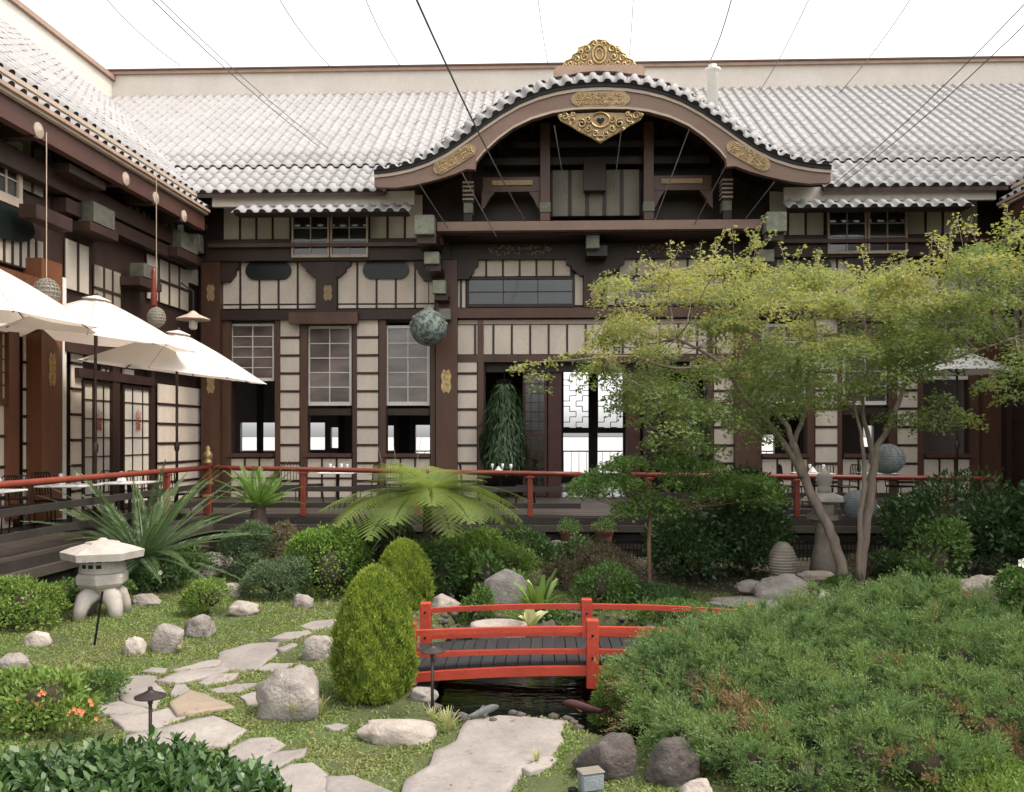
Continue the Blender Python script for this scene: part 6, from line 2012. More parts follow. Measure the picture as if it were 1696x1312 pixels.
# ---- foreground glossy shrub: larger leaves in whorls
def glossy():
    q = P(180, 0, 4.75)
    o = empty('camellia_bush', (q.x, q.y, 0), 0, label='glossy dark leaved bush filling the lower left corner', cat='bush')
    rx, ry, H = 1.0, .68, .43
    m = 2500
    a = rng.uniform(0, 2 * math.pi, m); r = np.sqrt(rng.random(m))
    x, y = rx * r * np.cos(a), ry * r * np.sin(a)
    top = H * np.sqrt(np.clip(1 - (r * .93) ** 3, 0, 1)) * (1 + .07 * np.sin(x * 7 + 1) + .06 * np.cos(y * 9 + x * 3))
    z = top - rng.random(m) ** 2 * .35 + .03 + np.where(rng.random(m) < .14, rng.uniform(.02, .10, m), 0)
    tip = np.stack([x, y, np.maximum(z, .02)], 1)
    Q, D, N = [], [], []
    up = unit(np.stack([x * .6, y * .6, np.full(m, 1.0)], 1) + rng.normal(size=(m, 3)) * .3)
    for k in range(9):
        an = k * 2.4 + rng.uniform(0, .6, m)
        t1 = unit(np.cross(up, np.array((.3, .2, 1.0)))); t2 = np.cross(up, t1)
        side = t1 * np.cos(an)[:, None] + t2 * np.sin(an)[:, None]
        lift = (.25 + .09 * k)
        Q.append(tip - up * (.085 - .011 * k) + side * .004); D.append(unit(side * (1.1 - .06 * k) + up * lift)); N.append(unit(up - side * .4 + rng.normal(size=(m, 3)) * .12))
    Q, D, N = map(np.concatenate, (Q, D, N))
    L = rng.uniform(.042, .085, len(Q)); W = L * rng.uniform(.36, .46, len(Q))
    S = unit(np.cross(D, N)); N2 = np.cross(S, D)
    # six-point leaf folded on its midrib, drawn as two quads
    b = Q; m1 = Q + D * L[:, None] * .33; m2 = Q + D * L[:, None] * .72 - N2 * L[:, None] * .02; tp = Q + D * L[:, None] - N2 * L[:, None] * .08
    f = N2 * (W * .12)[:, None]
    l1 = m1 + S * (W * .5)[:, None] + f; l2 = m2 + S * (W * .4)[:, None] + f; r1 = m1 - S * (W * .5)[:, None] + f; r2 = m2 - S * (W * .4)[:, None] + f
    V = np.stack([b, r1, r2, tp, l2, l1], 1)
    np_mesh('foliage', V, 6, g_glossy, o)
    stems(o, 16, .8, H * .95, 4, rad=.014)
    core(o, (0, 0, H * .28), (rx * .9, ry * .85, H * .6), m_twig, 5, .1, .85)
glossy()

# ---- spreading juniper
def juniper():
    o = empty('juniper_bush', (P(1380, 0, 7.2).x, 7.2, 0), 0, label='wide spreading green juniper filling the lower right', cat='juniper')
    ox, oy = o.location.x, o.location.y
    top_px = [960, 1000, 1040, 1100, 1150, 1200, 1260, 1330, 1400, 1470, 1540, 1620, 1700, 1780]
    blobs = []   # (px, py_top, Y, rx, ry, rz)
    for px, py, Y, rx, ry, rz in ((1080, 1092, 7.15, .30, .34, .26), (1130, 1075, 7.4, .36, .4, .28), (1205, 1035, 7.9, .48, .5, .32), (1270, 1020, 8.3, .55, .6, .34), (1360, 1005, 8.6, .65, .6, .34),
                                  (1465, 990, 8.8, .7, .6, .34), (1560, 1000, 8.7, .65, .6, .34), (1640, 1030, 8.3, .6, .6, .32), (1735, 1065, 7.8, .5, .5, .30),
                                  (1130, 1085, 7.0, .5, .45, .32), (1230, 1060, 7.4, .6, .55, .34), (1340, 1045, 7.7, .65, .6, .34), (1460, 1040, 7.8, .65, .6, .34), (1580, 1065, 7.6, .6, .55, .32), (1680, 1100, 7.2, .6, .5, .32),
                                  (1120, 1150, 6.6, .38, .4, .26), (1200, 1120, 6.7, .5, .45, .3), (1310, 1105, 6.9, .55, .5, .32), (1430, 1105, 7.0, .6, .5, .32), (1540, 1130, 6.8, .55, .5, .28), (1640, 1150, 6.5, .5, .4, .25),
                                  (1190, 1190, 6.25, .36, .35, .2), (1270, 1175, 6.3, .45, .4, .24), (1380, 1170, 6.35, .45, .4, .24), (1480, 1180, 6.3, .4, .35, .2), (1700, 1170, 6.5, .5, .4, .2), (1150, 1200, 6.05, .30, .3, .2), (1235, 1222, 5.85, .36, .33, .2), (1330, 1222, 5.8, .36, .33, .2), (1430, 1225, 5.85, .36, .33, .2), (1530, 1215, 5.95, .36, .33, .2)):
        c = P(px, py, Y); blobs.append((c.x - ox, c.y - oy, c.z - rz * .85, rx, ry, rz))
    cs = np.array(blobs)
    r9 = np.random.default_rng(12)
    cs[:, 3:5] *= r9.uniform(.68, .95, (len(cs), 1)); cs[:, 2] += r9.uniform(-.09, .05, len(cs)); cs[:, 5] *= r9.uniform(.85, 1.15, len(cs))
    Q, D = [], []
    for i, b in enumerate(cs):
        n = int(2600 * b[3] * b[4] / .3)
        d = sph(n); d[:, 2] = np.where(d[:, 2] < -.15, -d[:, 2], d[:, 2])
        rr = lump(d, 100 + i, .34, 4.5) * (.66 + .36 * rng.random(n) ** .6)
        q = b[:3] + d * rr[:, None] * b[3:]
        # drop points buried inside another mound
        ins = np.zeros(n, bool)
        for j, b2 in enumerate(cs):
            if j != i: ins |= (((q - b2[:3]) / b2[3:]) ** 2).sum(1) < .42
        ins |= q[:, 2] < .04
        Q.append(q[~ins]); D.append(unit(d[~ins] / b[3:]))
    Q, D = np.concatenate(Q), np.concatenate(D)
    # thin to tuft centres; each tuft throws out a fan of needled sprigs
    order = rng.permutation(len(Q)); taken = {}; sel = []
    for i in order:                     # plumes about a hand apart, dark gaps between them
        key = tuple((Q[i] / .098).astype(int))
        if key in taken: continue
        taken[key] = 1; sel.append(i)
    sel = np.array(sel[:4200])
    Q, D = Q[sel], D[sel]; m = len(Q)
    ax = unit(D * .55 + np.array((-.35, -.15, .75)) + rng.normal(size=(m, 3)) * .28)
    size = rng.uniform(.7, 1.7, m)
    Q = Q + D * (.07 * (np.sin(Q[:, 0] * 13 + Q[:, 1] * 4) * np.sin(Q[:, 1] * 15 - Q[:, 0] * 5)))[:, None]
    dry = (np.sin(Q[:, 0] * 3.1 + 1.3) * np.cos(Q[:, 1] * 3.7 + .4) + .6 * np.sin(Q[:, 0] * 7.7 + Q[:, 2] * 9) + rng.normal(size=m) * .5 + np.clip((.42 - Q[:, 2]) * 1.8, -.2, .8)) > 1.35
    PB, DD, LL, WW, DR = [], [], [], [], []
    for s_ in range(17):
        sd_ = unit(ax + rng.normal(size=(m, 3)) * .30)
        ln = .15 * size * rng.uniform(.6, 1.1, m)
        K = 9
        for k in range(K):
            t = (k + .5) / K
            base = Q + sd_ * (ln * t)[:, None] - np.array((0, 0, 1.0)) * (ln * .3 * t * t)[:, None]
            side = rng.normal(size=(m, 3)); side = unit(side - sd_ * (side * sd_).sum(1)[:, None])
            PB.append(base); DD.append(unit(sd_ * .9 + side * (.8 - .4 * t))); LL.append(.026 * rng.uniform(.7, 1.3, m) * (1.2 - .5 * t)); WW.append(np.full(m, .0085)); DR.append(dry)
    PB, DD, LL, WW, DR = map(np.concatenate, (PB, DD, LL, WW, DR))
    V = needles(PB, DD, LL, WW)
    np_mesh('foliage', V[~DR], 3, g_jun, o)
    np_mesh('dry_foliage', V[DR], 3, g_junbr, o)
    for i, b in enumerate(cs):
        core(o, b[:3], b[3:] * .96, m_twig, 100 + i, .12, .60, 'inner_growth')
    mb = MB(); r = random.Random(8)
    for i, b in enumerate(cs):
        for k in range(3):
            mb.tube([(b[0] * .55 + r.uniform(-.2, .2), b[1] * .55 + r.uniform(-.2, .2), -.05), (b[0] * .8, b[1] * .8, max(.12, b[2] * .6)), (b[0] + r.uniform(-.2, .2), b[1] + r.uniform(-.2, .2), max(.15, b[2]))], [.04, .025, .012], 6)
    mb.build('branches', m_barkd, o)
    print('juniper sprigs', m)
juniper()

# ---- cycads: every frond a part
def frond_mesh(L, wid, n, droop, curl, mat, seed, vee=.22, leafw=.019):
    r = np.random.default_rng(seed)
    pts = []
    for i in range(n + 1):
        t = i / n
        pts.append((L * t * (1 - .06 * t), 0, -droop * L * t ** 2.2))
    pts = np.array(pts)
    PB, TP_, S_ = [], [], []
    tris = []
    for i in range(3, n + 1):
        t = i / n
        ll = wid * math.sin(math.pi * min(1, .12 + .86 * t) ** .8) * r.uniform(.92, 1.08)
        tan = pts[i] - pts[i - 1]; tan /= np.linalg.norm(tan)
        for sgn in (-1, 1):
            d = np.array((0, sgn, 0)) * .95 + tan * (.62 + .4 * t) + np.array((0, 0, vee)); d /= np.linalg.norm(d)
            b0 = pts[i] - tan * leafw * .5; b1 = pts[i] + tan * leafw * .5
            tip = pts[i] + d * ll + np.array((0, 0, -curl * ll)) + r.normal(size=3) * .004
            mid = pts[i] + d * ll * .55 + tan * leafw * .5
            tris.append((b0, mid - tan * leafw, tip, mid)); 
    V = np.array(tris)
    mb = MB().tube(pts, [.010 * (1 - .8 * i / n) + .002 for i in range(n + 1)], 4)
    b = len(mb.v)
    for q4 in V:
        b = len(mb.v); mb.v += [tuple(p) for p in q4]; mb.f.append((b, b + 1, b + 2, b + 3)); mb.m.append(0)
    me = bpy.data.meshes.new('frond'); me.from_pydata(mb.v, [], mb.f); me.materials.append(mat); me.update()
    return me
def cycad(px, py, Y, L, nf, label, mat, trunk_h, seed, wid=.13, n=46, lo_el=-.1, variants=5, leafw=.019, hi_el=1.35):
    c = P(px, py, Y)
    o = empty('cycad', (c.x, c.y, 0), 0, label=label, cat='cycad')
    r = random.Random(seed)
    ms = [frond_mesh(L * r.uniform(.88, 1.05), wid, n, r.uniform(.10, .30), .10, mat, seed + k, leafw=leafw) for k in range(variants)]
    mb = MB()
    z = c.z
    mb.lathe([(.13, -.05), (.17, z * .3), (.16, z * .7), (.12, z), (.03, z + .1), (0, z + .12)], 14)
    mb.build('trunk', m_barkd, o)
    for k in range(nf):
        a = k * 2.39996 + r.uniform(-.15, .15)
        el = lo_el + (hi_el - lo_el) * ((k + .5) / nf) ** 1.0
        f = bpy.data.objects.new('frond', ms[k % variants])
        f.location = (.05 * math.cos(a), .05 * math.sin(a), z + .02)
        f.rotation_euler = (Matrix.Rotation(a, 3, 'Z') @ Matrix.Rotation(-el, 3, 'Y') @ Matrix.Rotation(r.uniform(-.3, .3), 3, 'X')).to_euler()
        link(f, o)
cycad(238, 925, 13.2, 2.0, 56, 'large dark green cycad behind the squat stone lantern', g_cycad, .5, 3, wid=.155, n=66, lo_el=-.10, leafw=.021, hi_el=1.15)
cycad(428, 840, 15.2, .92, 24, 'smaller bright green cycad near the railing corner', g_cycad2, .5, 11, wid=.17, n=44, lo_el=.25)
# ---- tree fern
def tree_fern():
    c = P(708, 822, 13.6)
    o = empty('tree_fern', (c.x, c.y, 0), 0, label='yellow green tree fern spreading over the pond, before the railing', cat='tree fern')
    MB().tube([(0.05, .1, -.05), (0, 0, c.z * .5), (0, 0, c.z)], [.09, .08, .07], 9).build('trunk', m_barkd, o)
    def fm(seed, L, droop):
        r = np.random.default_rng(seed)
        n = 20
        pts = np.array([(L * t, 0, L * (.34 * t - (.40 + droop) * t ** 2)) for t in np.linspace(0, 1, n + 1)])
        quads = []
        for i in range(3, n + 1):
            t = i / n
            pl = L * .38 * math.sin(math.pi * (.13 + .85 * t)) ** .8
            tan = pts[i] - pts[i - 1]; tan /= np.linalg.norm(tan)
            for sgn in (-1, 1):
                d = np.array((0, sgn, 0)) * .95 + tan * .35; d /= np.linalg.norm(d)
                d2 = d.copy()
                k = 17
                for j in range(1, k + 1):
                    u = j / k
                    p = pts[i] + d * pl * u + np.array((0, 0, -.28 * pl * u ** 1.6))
                    w_ = L * .036 * (1 - .7 * u)
                    for s2 in (-1, 1):
                        e = tan * s2 * .9 + d * .45
                        e /= np.linalg.norm(e)
                        quads.append((p, p + e * w_ * .5 + d * w_ * .4, p + e * w_, p + e * w_ * .5 - d * w_ * .35))
        mb = MB().tube(pts, [.008 * (1 - .7 * i / n) for i in range(n + 1)], 4)
        for q4 in quads:
            b = len(mb.v); mb.v += [tuple(p) for p in q4]; mb.f.append((b, b + 1, b + 2, b + 3)); mb.m.append(0)
        me = bpy.data.meshes.new('frond'); me.from_pydata(mb.v, [], mb.f); me.materials.append(g_fern); me.update()
        return me
    ms = [fm(40 + k, L, dr) for k, (L, dr) in enumerate(((1.65, .12), (1.5, .22), (1.35, .18), (1.6, .06)))]
    r = random.Random(2)
    for k in range(36):
        a = k * 2.39996 + .3
        f = bpy.data.objects.new('frond', ms[k % 4])
        f.location = (0, 0, c.z)
        el = r.uniform(-.12, .12) if k < 24 else r.uniform(.3, .75)
        f.rotation_euler = (Matrix.Rotation(a, 3, 'Z') @ Matrix.Rotation(-el, 3, 'Y')).to_euler()
        f.scale = (1, 1, 1) if k < 24 else (.75, .75, .75)
        link(f, o)
tree_fern()

# ---- strap-leaf clumps: each leaf a part
def strap(px, py, Y, n, L, Wd, label, mat, seed, spread=.9, name='strap_leaf_plant', z0=None):
    q = P(px, py, Y); q.z = z0 if z0 is not None else gzf(q.x, q.y)
    o = empty(name, q, 0, label=label, cat='plant')
    r = random.Random(seed)
    for k in range(n):
        a = k * 2.39996; out = r.uniform(.25, 1) * spread; ll = L * r.uniform(.7, 1.1)
        mb = MB(); vs = []; fs = []
        S = 7
        for i in range(S + 1):
            t = i / S
            rad = ll * out * (t ** 1.3) * .75; zz = ll * (t * (1.05 - .55 * out * t))
            w_ = Wd * (.45 + .9 * math.sin(math.pi * min(.97, .15 + .8 * t))) * .6
            x, y = rad * math.cos(a), rad * math.sin(a)
            sx, sy = -math.sin(a) * w_, math.cos(a) * w_
            vs += [(x + sx, y + sy, zz), (x, y, zz - w_ * .25), (x - sx, y - sy, zz)]
        for i in range(S):
            for j in (0, 1): fs.append((3 * i + j, 3 * i + j + 1, 3 * i + 4 + j, 3 * i + 3 + j))
        mb.add(vs, fs).build('leaf', mat, o, sm=True)
    return o
strap(893, 985, 10.7, 26, .74, .06, 'broad strap leaf clump right of the upright boulder', g_strap, 1, z0=.0)
strap(855, 915, 12.9, 12, .5, .05, 'taller strap leaf plant behind the upright boulder', g_strap, 2, z0=.0)
strap(800, 1000, 11.2, 12, .38, .035, 'strap leaf tuft left of the upright boulder', g_strap, 3, z0=.0)
strap(880, 1015, 10.1, 10, .34, .075, 'pale broad leaved plant behind the bridge rail', g_pale, 4, z0=.05)
strap(715, 960, 12.4, 12, .42, .03, 'dark strap leaf tuft right of the farther conifer', g_strap, 5, z0=.0)
strap(1065, 1000, 11.0, 10, .3, .02, 'fine strap leaf tuft by the bronze maple', g_fern2, 6)
for px, py, n, L, lb, sd in ((485, 1195, 40, .26, 'striped grass tuft before the largest boulder', 7), (742, 1215, 40, .22, 'striped grass tuft beside the great slab', 8), (716, 1200, 26, .18, 'thin grass tuft at the foot of the bridge path light', 9),
                         (300, 1082, 20, .14, 'dry grass tuft by the squarish boulder', 10), (545, 1010, 16, .16, 'grass tuft beneath the clipped bush', 12), (890, 1265, 16, .12, 'grass tuft at the small lodged slab', 13), (530, 1185, 24, .2, 'striped grass tuft right of the largest boulder', 14)):
    q = GG(px, py)
    strap(px, py, q.y, n, L, .007, lb, g_tuft, sd, name='grass_tuft')
# potted plants on the deck edge
for px, Y, lb in ((943, 16.4, 'left one of the two dark flower pots at the deck edge'), (1000, 16.5, 'right one of the two dark flower pots at the deck edge')):
    q = P(px, 0, Y)
    o = empty('potted_plant', (q.x, q.y, 0), 0, label=lb + ', with fine leaves', cat='potted plant', group='flower pots at the deck edge')
    MB().lathe([(.12, .12), (.16, .42), (.19, .50), (.19, .54), (.15, .54), (.14, .48), (0, .46)], 18).build('pot', m_pot, o, sm=False)
    MB().lathe([(.10, 0), (.10, .12), (0, .12)], 12).build('pot_foot', m_rockdk, o)
    n = 700; D = sph(n); D[:, 2] = abs(D[:, 2])
    Q = D * (rng.random(n) ** .5)[:, None] * np.array((.24, .24, .26)) + np.array((0, 0, .52))
    np_mesh('foliage', leafquads(Q, D + rng.normal(size=(n, 3)) * .5, sph(n), rng.uniform(.03, .06, n), rng.uniform(.012, .02, n)), 4, g_mid, o)
# hanging foliage columns in the doorway
def drape(px, label, w_px=66, top=630, bot=775, Y=21.6, mir_=False):
    x = P(px, 0, Y).x if not mir_ else mirx(P(px, 0, Y).x)
    zt, zb = P(835, top, Y).z, P(835, bot, Y).z
    o = empty('hanging_plant', (x, Y, zt), 0, label=label, cat='hanging plant', group='dark hanging plants in the doorway')
    n = 3000; t = rng.random(n); a = rng.uniform(0, 2 * math.pi, n)
    r = w_px / 2 / 1450 * Y * np.interp(t, [0, .15, .5, .85, 1], [.3, .6, .9, 1.05, .8]) * (.6 + .5 * rng.random(n)) * (1 + .15 * np.sin(a * 3 + t * 8))
    Q = np.stack([r * np.cos(a), r * np.sin(a) * .6, -t * (zt - zb)], 1)
    D = np.stack([np.cos(a) * .35, np.sin(a) * .35, np.full(n, -1.0)], 1) + rng.normal(size=(n, 3)) * .32
    N = np.stack([np.cos(a), np.sin(a), np.full(n, .3)], 1)
    np_mesh('foliage', leafquads(Q, D, N, rng.uniform(.14, .32, n), rng.uniform(.03, .055, n)), 4, g_drape, o)
    MB().lathe([(.16, -.1), (.2, .0), (.0, .03)], 12).build('basket', m_iron, o)
    MB().tube([(0, 0, 0), (0, 0, .35)], .01, 5).build('cord', m_iron, o)
drape(835, 'dark leafy plant hanging at the left side of the doorway')
drape(835, 'dark leafy plant hanging at the right side of the doorway', mir_=True)

# ---- trees
def limb(mb, pts, r0, r1, seg=7, wob=.02, seed=0):
    r = random.Random(seed)
    P_ = [Vector(p) for p in pts]; out = []
    for i in range(len(P_) - 1):
        for k in range(4):
            t = k / 4
            p0 = P_[max(i - 1, 0)]; p1 = P_[i]; p2 = P_[i + 1]; p3 = P_[min(i + 2, len(P_) - 1)]
            q = .5 * ((2 * p1) + (-p0 + p2) * t + (2 * p0 - 5 * p1 + 4 * p2 - p3) * t * t + (-p0 + 3 * p1 - 3 * p2 + p3) * t ** 3)
            out.append(q + Vector((r.uniform(-wob, wob), r.uniform(-wob, wob), 0)) * (0 if i == 0 and k == 0 else 1))
    out.append(P_[-1])
    n = len(out)
    mb.tube(out, [r0 + (r1 - r0) * i / (n - 1) for i in range(n)], seg)
    return out
def pads_to_leaves(pads, per_m2, L, W, droop=.2):
    Q, D, N = [], [], []
    for c, rx, ry, rz in pads:
        n = int(per_m2 * rx * ry * 3.1)
        a = rng.uniform(0, 2 * math.pi, n); r = rng.random(n) ** .55
        x, y = rx * r * np.cos(a), ry * r * np.sin(a)
        r = r * (1 + .18 * np.sin(a * 5 + c[0] * 9))
        z = rz * (1 - r ** 2) * .7 + rng.normal(size=n) * rz * .5 - droop * r ** 2 * rx
        Q.append(np.stack([c[0] + x, c[1] + y, c[2] + z], 1))
        out = np.stack([np.cos(a), np.sin(a), np.full(n, -.25)], 1)
        D.append(out * .8 + rng.normal(size=(n, 3)) * .55)
        N.append(np.array((0, 0, 1.0)) + out * .25 + rng.normal(size=(n, 3)) * .45)
    Q, D, N = map(np.concatenate, (Q, D, N))
    n = len(Q); D = unit(D); N = unit(N)
    L_ = L * rng.uniform(.65, 1.2, n)
    # three-fingered leaf from three narrow diamonds
    S = unit(np.cross(D, N))
    out = []
    for k, f in ((0, 1.0), (-1, .78), (1, .78)):
        d = unit(D + S * k * .85)
        out.append(leafquads(Q, d, N, L_ * f, L_ * W))
    return np.stack(out, 1).reshape(-1, 4, 3)
ENV_T = [(846, 612), (880, 596), (930, 585), (965, 545), (975, 500), (1010, 455), (1060, 440), (1120, 432), (1200, 402), (1262, 396), (1330, 425), (1400, 452), (1440, 432), (1500, 445), (1560, 412), (1620, 372), (1700, 362), (1800, 380)]
ENV_B = [(846, 622), (900, 640), (960, 660), (1000, 655), (1050, 700), (1110, 735), (1180, 740), (1250, 705), (1330, 690), (1400, 680), (1480, 650), (1540, 612), (1620, 585), (1700, 640), (1800, 640)]
et = lambda x: float(np.interp(x, *zip(*ENV_T))); eb = lambda x: float(np.interp(x, *zip(*ENV_B)))
def maple():
    root = GG(1402, 985)
    o = empty('maple_tree', root, 0, label='spreading japanese maple with yellow green crown over the right half of the garden', cat='maple tree')
    rel = lambda p: p - root
    mb = MB()
    B = lambda px, py, Y: rel(P(px, py, Y))
    Y0 = root.y
    tips = []
    def L_(pts, r0, r1, sd): q_ = limb(mb, [B(*p) for p in pts], r0, r1, 8, .012, sd); tips.extend(q_[len(q_) // 2:])
    L_([(1408, 995, Y0), (1396, 950, Y0), (1384, 905, Y0), (1366, 860, Y0), (1342, 815, Y0), (1325, 770, Y0), (1312, 735, Y0 - .1)], .085, .062, 1)
    L_([(1330, 790, Y0), (1305, 745, Y0 - .1), (1270, 700, Y0 - .3), (1232, 655, Y0 - .5), (1190, 600, Y0 - .7), (1120, 560, Y0 - .9)], .052, .018, 2)
    L_([(1312, 740, Y0 - .1), (1308, 715, Y0), (1290, 690, Y0 + .2), (1262, 672, Y0 + .5), (1225, 640, Y0 + .8), (1180, 560, Y0 + 1.0)], .045, .016, 3)
    L_([(1314, 738, Y0), (1330, 690, Y0 - .2), (1345, 640, Y0 - .4), (1352, 560, Y0 - .5), (1345, 500, Y0 - .6)], .04, .014, 4)
    L_([(1402, 990, Y0 + .05), (1395, 930, Y0 + .1), (1372, 880, Y0 + .1), (1360, 855, Y0 + .1)], .05, .035, 5)
    L_([(1420, 995, Y0 + .1), (1428, 930, Y0 + .1), (1436, 860, Y0 + .1), (1445, 790, Y0 + .1), (1452, 740, Y0 + .1)], .080, .056, 6)
    L_([(1448, 770, Y0 + .1), (1440, 725, Y0 + .1), (1430, 690, Y0), (1428, 650, Y0 - .1), (1440, 590, Y0 - .2), (1430, 520, Y0 - .3)], .04, .014, 7)
    L_([(1450, 745, Y0 + .1), (1470, 710, Y0 + .2), (1492, 660, Y0 + .3), (1508, 610, Y0 + .4), (1550, 540, Y0 + .4), (1620, 470, Y0 + .3)], .045, .015, 8)
    L_([(1425, 960, Y0), (1424, 870, Y0 - .1), (1432, 790, Y0 - .1), (1428, 730, Y0 - .2), (1420, 690, Y0 - .2), (1400, 600, Y0 - .4)], .045, .014, 9)
    L_([(1508, 620, Y0 + .4), (1560, 600, Y0 - .2), (1620, 580, Y0 - .8), (1680, 560, Y0 - 1.0)], .022, .01, 10)
    L_([(1190, 600, Y0 - .7), (1120, 610, Y0 - 1), (1040, 590, Y0 - 1.2), (960, 596, Y0 - 1.3), (895, 600, Y0 - 1.3), (850, 610, Y0 - 1.3)], .02, .006, 11)
    # pads of foliage
    r = random.Random(21); pads, pads2 = [], []
    def pad(px, py, Y, rx, rz=.10):
        c = B(px, py, Y)
        k = (py - et(px)) / max(1, eb(px) - et(px)) + (px - 1000) / 2600
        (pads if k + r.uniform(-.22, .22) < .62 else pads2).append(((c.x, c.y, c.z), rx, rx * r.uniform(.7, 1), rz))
        return c
    for k in range(305):
        px = r.uniform(965, 1790)
        t_, b_ = et(px) + 12, eb(px) - 5
        py = t_ + (b_ - t_) * r.random() ** .95
        edge = min(1, (px - 940) / 200)
        Y = Y0 + r.uniform(-1.9, 1.5) * (.4 + .6 * edge)
        c = pad(px, py, Y, r.uniform(.22, .46) * (.6 + .4 * edge), r.uniform(.06, .15))
        if k % 3 == 0:
            tp = min(tips, key=lambda t__: (t__ - c).length)
            mid = tp.lerp(c, .5) + Vector((0, 0, -.08))
            limb(mb, [tp, mid, c], .012, .004, 4, .02, k)
    for px, py in ((860, 612), (885, 605), (915, 603), (940, 592), (965, 585), (985, 605), (960, 625), (893, 625), (895, 645), (975, 640), (1000, 590)):
        pad(px, py, Y0 - 1.3, r.uniform(.10, .18), .05)
    for px, py in ((1520, 690), (1560, 680), (1600, 700), (1500, 700), (1540, 705), (1585, 690), (1470, 690), (1555, 660), (1240, 700), (1270, 715), (1225, 690), (1150, 740), (1120, 750), (1090, 735), (1065, 700), (1180, 745), (1300, 660), (1260, 730), (1640, 640), (1680, 660)):
        c = B(px, py, Y0 - .4)
        pads2.append(((c.x, c.y, c.z), r.uniform(.2, .36), .25, .07))
    # upright shoots on the top edge
    for k in range(42):
        px = r.uniform(1020, 1790); py = et(px) + r.uniform(5, 30)
        a = B(px, py, Y0 + r.uniform(-1.2, 1.2)); h = r.uniform(.15, .42)
        lean = Vector((r.uniform(-.28, .28), r.uniform(-.2, .2), h))
        mb.tube([a - Vector((0, 0, .15)), a + lean], .005, 4)
        for j in range(4): 
            c = a + lean * (j + 1) / 4
            pads.append(((c.x, c.y, c.z), .05, .05, .04))
    mb.build('trunk', m_bark, o, sm=True)
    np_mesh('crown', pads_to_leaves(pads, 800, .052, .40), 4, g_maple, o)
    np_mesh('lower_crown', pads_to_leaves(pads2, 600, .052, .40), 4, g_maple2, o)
maple()
def small_tree():
    c = GG(1076, 978)
    Y0 = 12.9; c = Vector((P(1076, 0, Y0).x, Y0, 0))
    o = empty('small_tree', c, 0, label='slender little tree with a flat dark green crown before the doorway', cat='tree')
    B = lambda px, py, Y: P(px, py, Y) - c
    mb = MB()
    limb(mb, [B(1076, 985, Y0), B(1075, 900, Y0), B(1078, 840, Y0)], .035, .028, 8, .006, 1)
    r = random.Random(4); pads = []
    for k in range(70):
        px = r.uniform(955, 1290); yt = np.interp(px, [945, 990, 1060, 1120, 1200, 1290], [800, 765, 742, 745, 762, 800]); yb = np.interp(px, [945, 1000, 1100, 1290], [812, 850, 850, 830])
        py = r.uniform(yt + 8, yb); q = B(px, py, Y0 + r.uniform(-.7, .7))
        pads.append(((q.x, q.y, q.z), r.uniform(.18, .32), .24, .06))
        if k % 3 == 0: limb(mb, [B(1078, 845, Y0), B((px + 1078) / 2, 838, Y0), q], .014, .004, 5, .02, k)
    mb.build('trunk', m_bamboo, o, sm=True)
    np_mesh('crown', pads_to_leaves(pads, 900, .055, .36), 4, g_small, o)
g_small = LEAF('fresh_dark_leaf', [(.065, .12, .033), (.115, .19, .048), (.085, .15, .04), (.155, .22, .06)], .3)
small_tree()
def bare_twigs(px, py, Y, label, sd, n=9, h=.8):
    q = P(px, py, Y); q.z = 0
    o = empty('twiggy_shrub', q, 0, label=label, cat='shrub')
    r = random.Random(sd); mb = MB()
    for k in range(n):
        a = r.uniform(0, 6.3); mb.tube([(0, 0, 0), (.15 * math.cos(a), .15 * math.sin(a), h * .5), (.4 * math.cos(a + .4), .35 * math.sin(a + .4), h * r.uniform(.8, 1.1))], [.012, .008, .003], 5)
    mb.build('stems', m_bark, o)
bare_twigs(660, 960, 14.0, 'bare pale twigs rising left of the tree fern', 3, 5, 2.2)
bare_twigs(590, 930, 13.2, 'bare pale stems between the clipped bush and the conifers', 5, 6, .8)

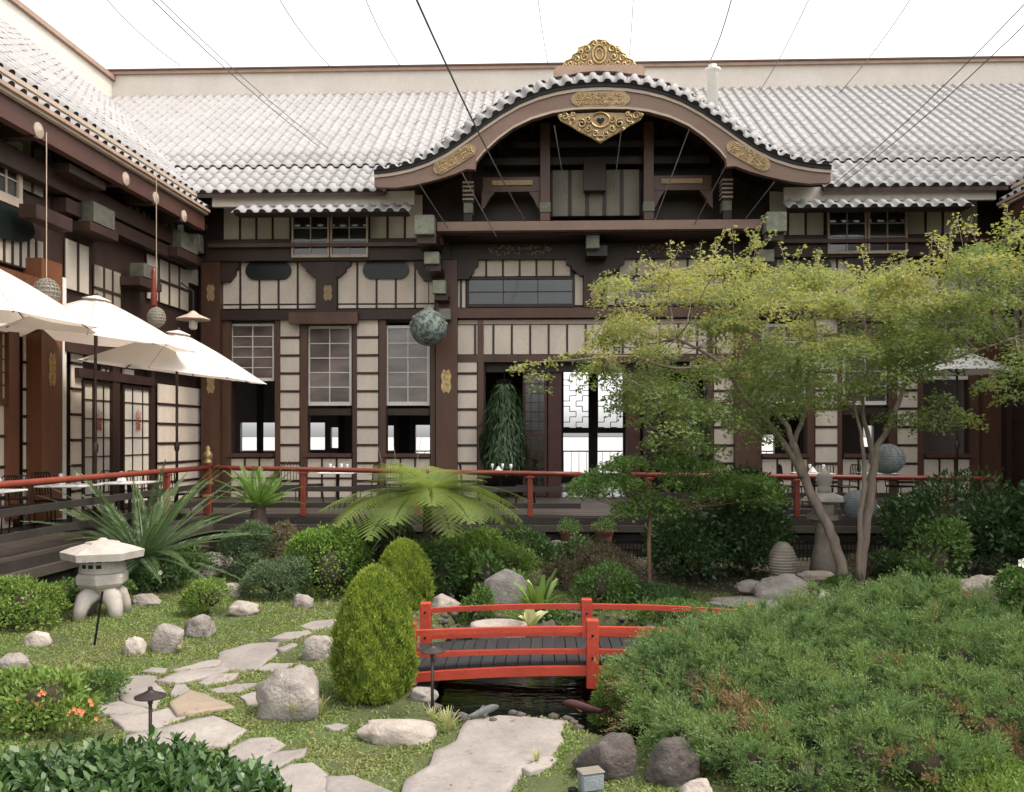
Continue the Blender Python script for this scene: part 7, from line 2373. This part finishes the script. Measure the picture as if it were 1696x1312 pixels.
# ---- ground cover
ground()
def cover():
    n = 560000
    y = 4.3 + (16.7 - 4.3) * rng.random(n) ** 1.35
    x = (rng.random(n) * 2 - 1) * (y * .62 + .6) - y * .035
    s = pond_sd(x, y)
    bad = in_any(x, y, SLABS) | (s < .03)
    patch = np.sin(x * 2.1 + 1) * np.cos(y * 1.7) + .7 * np.sin(x * 5.3 + y * 4.1) + rng.normal(size=n) * .5
    bad |= patch < -1.0
    bad |= (y > 12.8) & (x > .3) & (rng.random(n) < .85)
    bad |= (y > 14.0) & (rng.random(n) < .6)
    x, y = x[~bad], y[~bad]; n = len(x)
    z = gz(x, y)
    Q = np.stack([x, y, z - .004], 1)
    D = np.stack([rng.normal(size=n) * .8, rng.normal(size=n) * .8, rng.uniform(.25, .9, n)], 1)
    N = np.array((0, 0, 1.0)) + rng.normal(size=(n, 3)) * .4
    sc_ = .7 + .06 * y
    np_mesh('ground_cover', leafquads(Q, D, N, rng.uniform(.014, .036, n) * sc_, rng.uniform(.009, .016, n) * sc_), 4, g_grass, None, kind='stuff', label='short creeping green ground cover between the stones')
cover()
def litter():
    n = 900
    x = rng.uniform(-5, 4, n); y = rng.uniform(4.6, 12.5, n)
    on = in_any(x, y, SLABS)
    keep = (pond_sd(x, y) > .03) & (on | (rng.random(n) < .5))
    x, y, on = x[keep], y[keep], on[keep]; n = len(x)
    z = np.where(on, .055, gz(x, y) + .035)
    D = np.stack([rng.normal(size=n), rng.normal(size=n), rng.normal(size=n) * .12], 1); N = np.array((0, 0, 1.0)) + rng.normal(size=(n, 3)) * .25
    np_mesh('fallen_leaves', leafquads(np.stack([x, y, z], 1), D, N, rng.uniform(.03, .06, n), rng.uniform(.015, .03, n)), 4, g_litter, None, kind='stuff', label='scattered dry brown leaves on the ground and stones')
g_litter = LEAF('dry_leaves', [(.16, .10, .05), (.24, .17, .07), (.10, .06, .035), (.26, .22, .09)], .15)
litter()
# fallen leaves and pebbles round the pond edge
def pebbles():
    mb = MB(); r = random.Random(6)
    V = []
    n = len(PA)
    me0 = rock_mesh(77, 1)
    vs0 = np.array([v.co[:] for v in me0.vertices]); fs0 = [tuple(p.vertices) for p in me0.polygons]
    for i in range(n):
        a, b = PA[i], PA[(i + 1) % n]
        L = np.hypot(*(b - a)); k = int(L / .09)
        for j in range(k):
            p = a + (b - a) * (j + r.random()) / k + np.array((r.gauss(0, .05), r.gauss(0, .05)))
            s = r.uniform(.025, .07)
            mb.add([tuple(np.array((p[0], p[1], gzf(p[0], p[1]) + s * .2)) + q_ * np.array((s, s * r.uniform(.8, 1.1), s * .6))) for q_ in vs0], fs0)
    mb.build('pond_edge_stones', m_rockdk, None, sm=True, kind='stuff', label='small dark stones lining the edge of the pond')
pebbles()

tot = sum(len(o.data.loop_triangles) or sum(len(p.vertices) - 2 for p in o.data.polygons) for o in SC.objects if o.type == 'MESH' and len(o.data.polygons) > 5000)
print('triangles in large meshes', tot, 'objects', len(SC.objects))
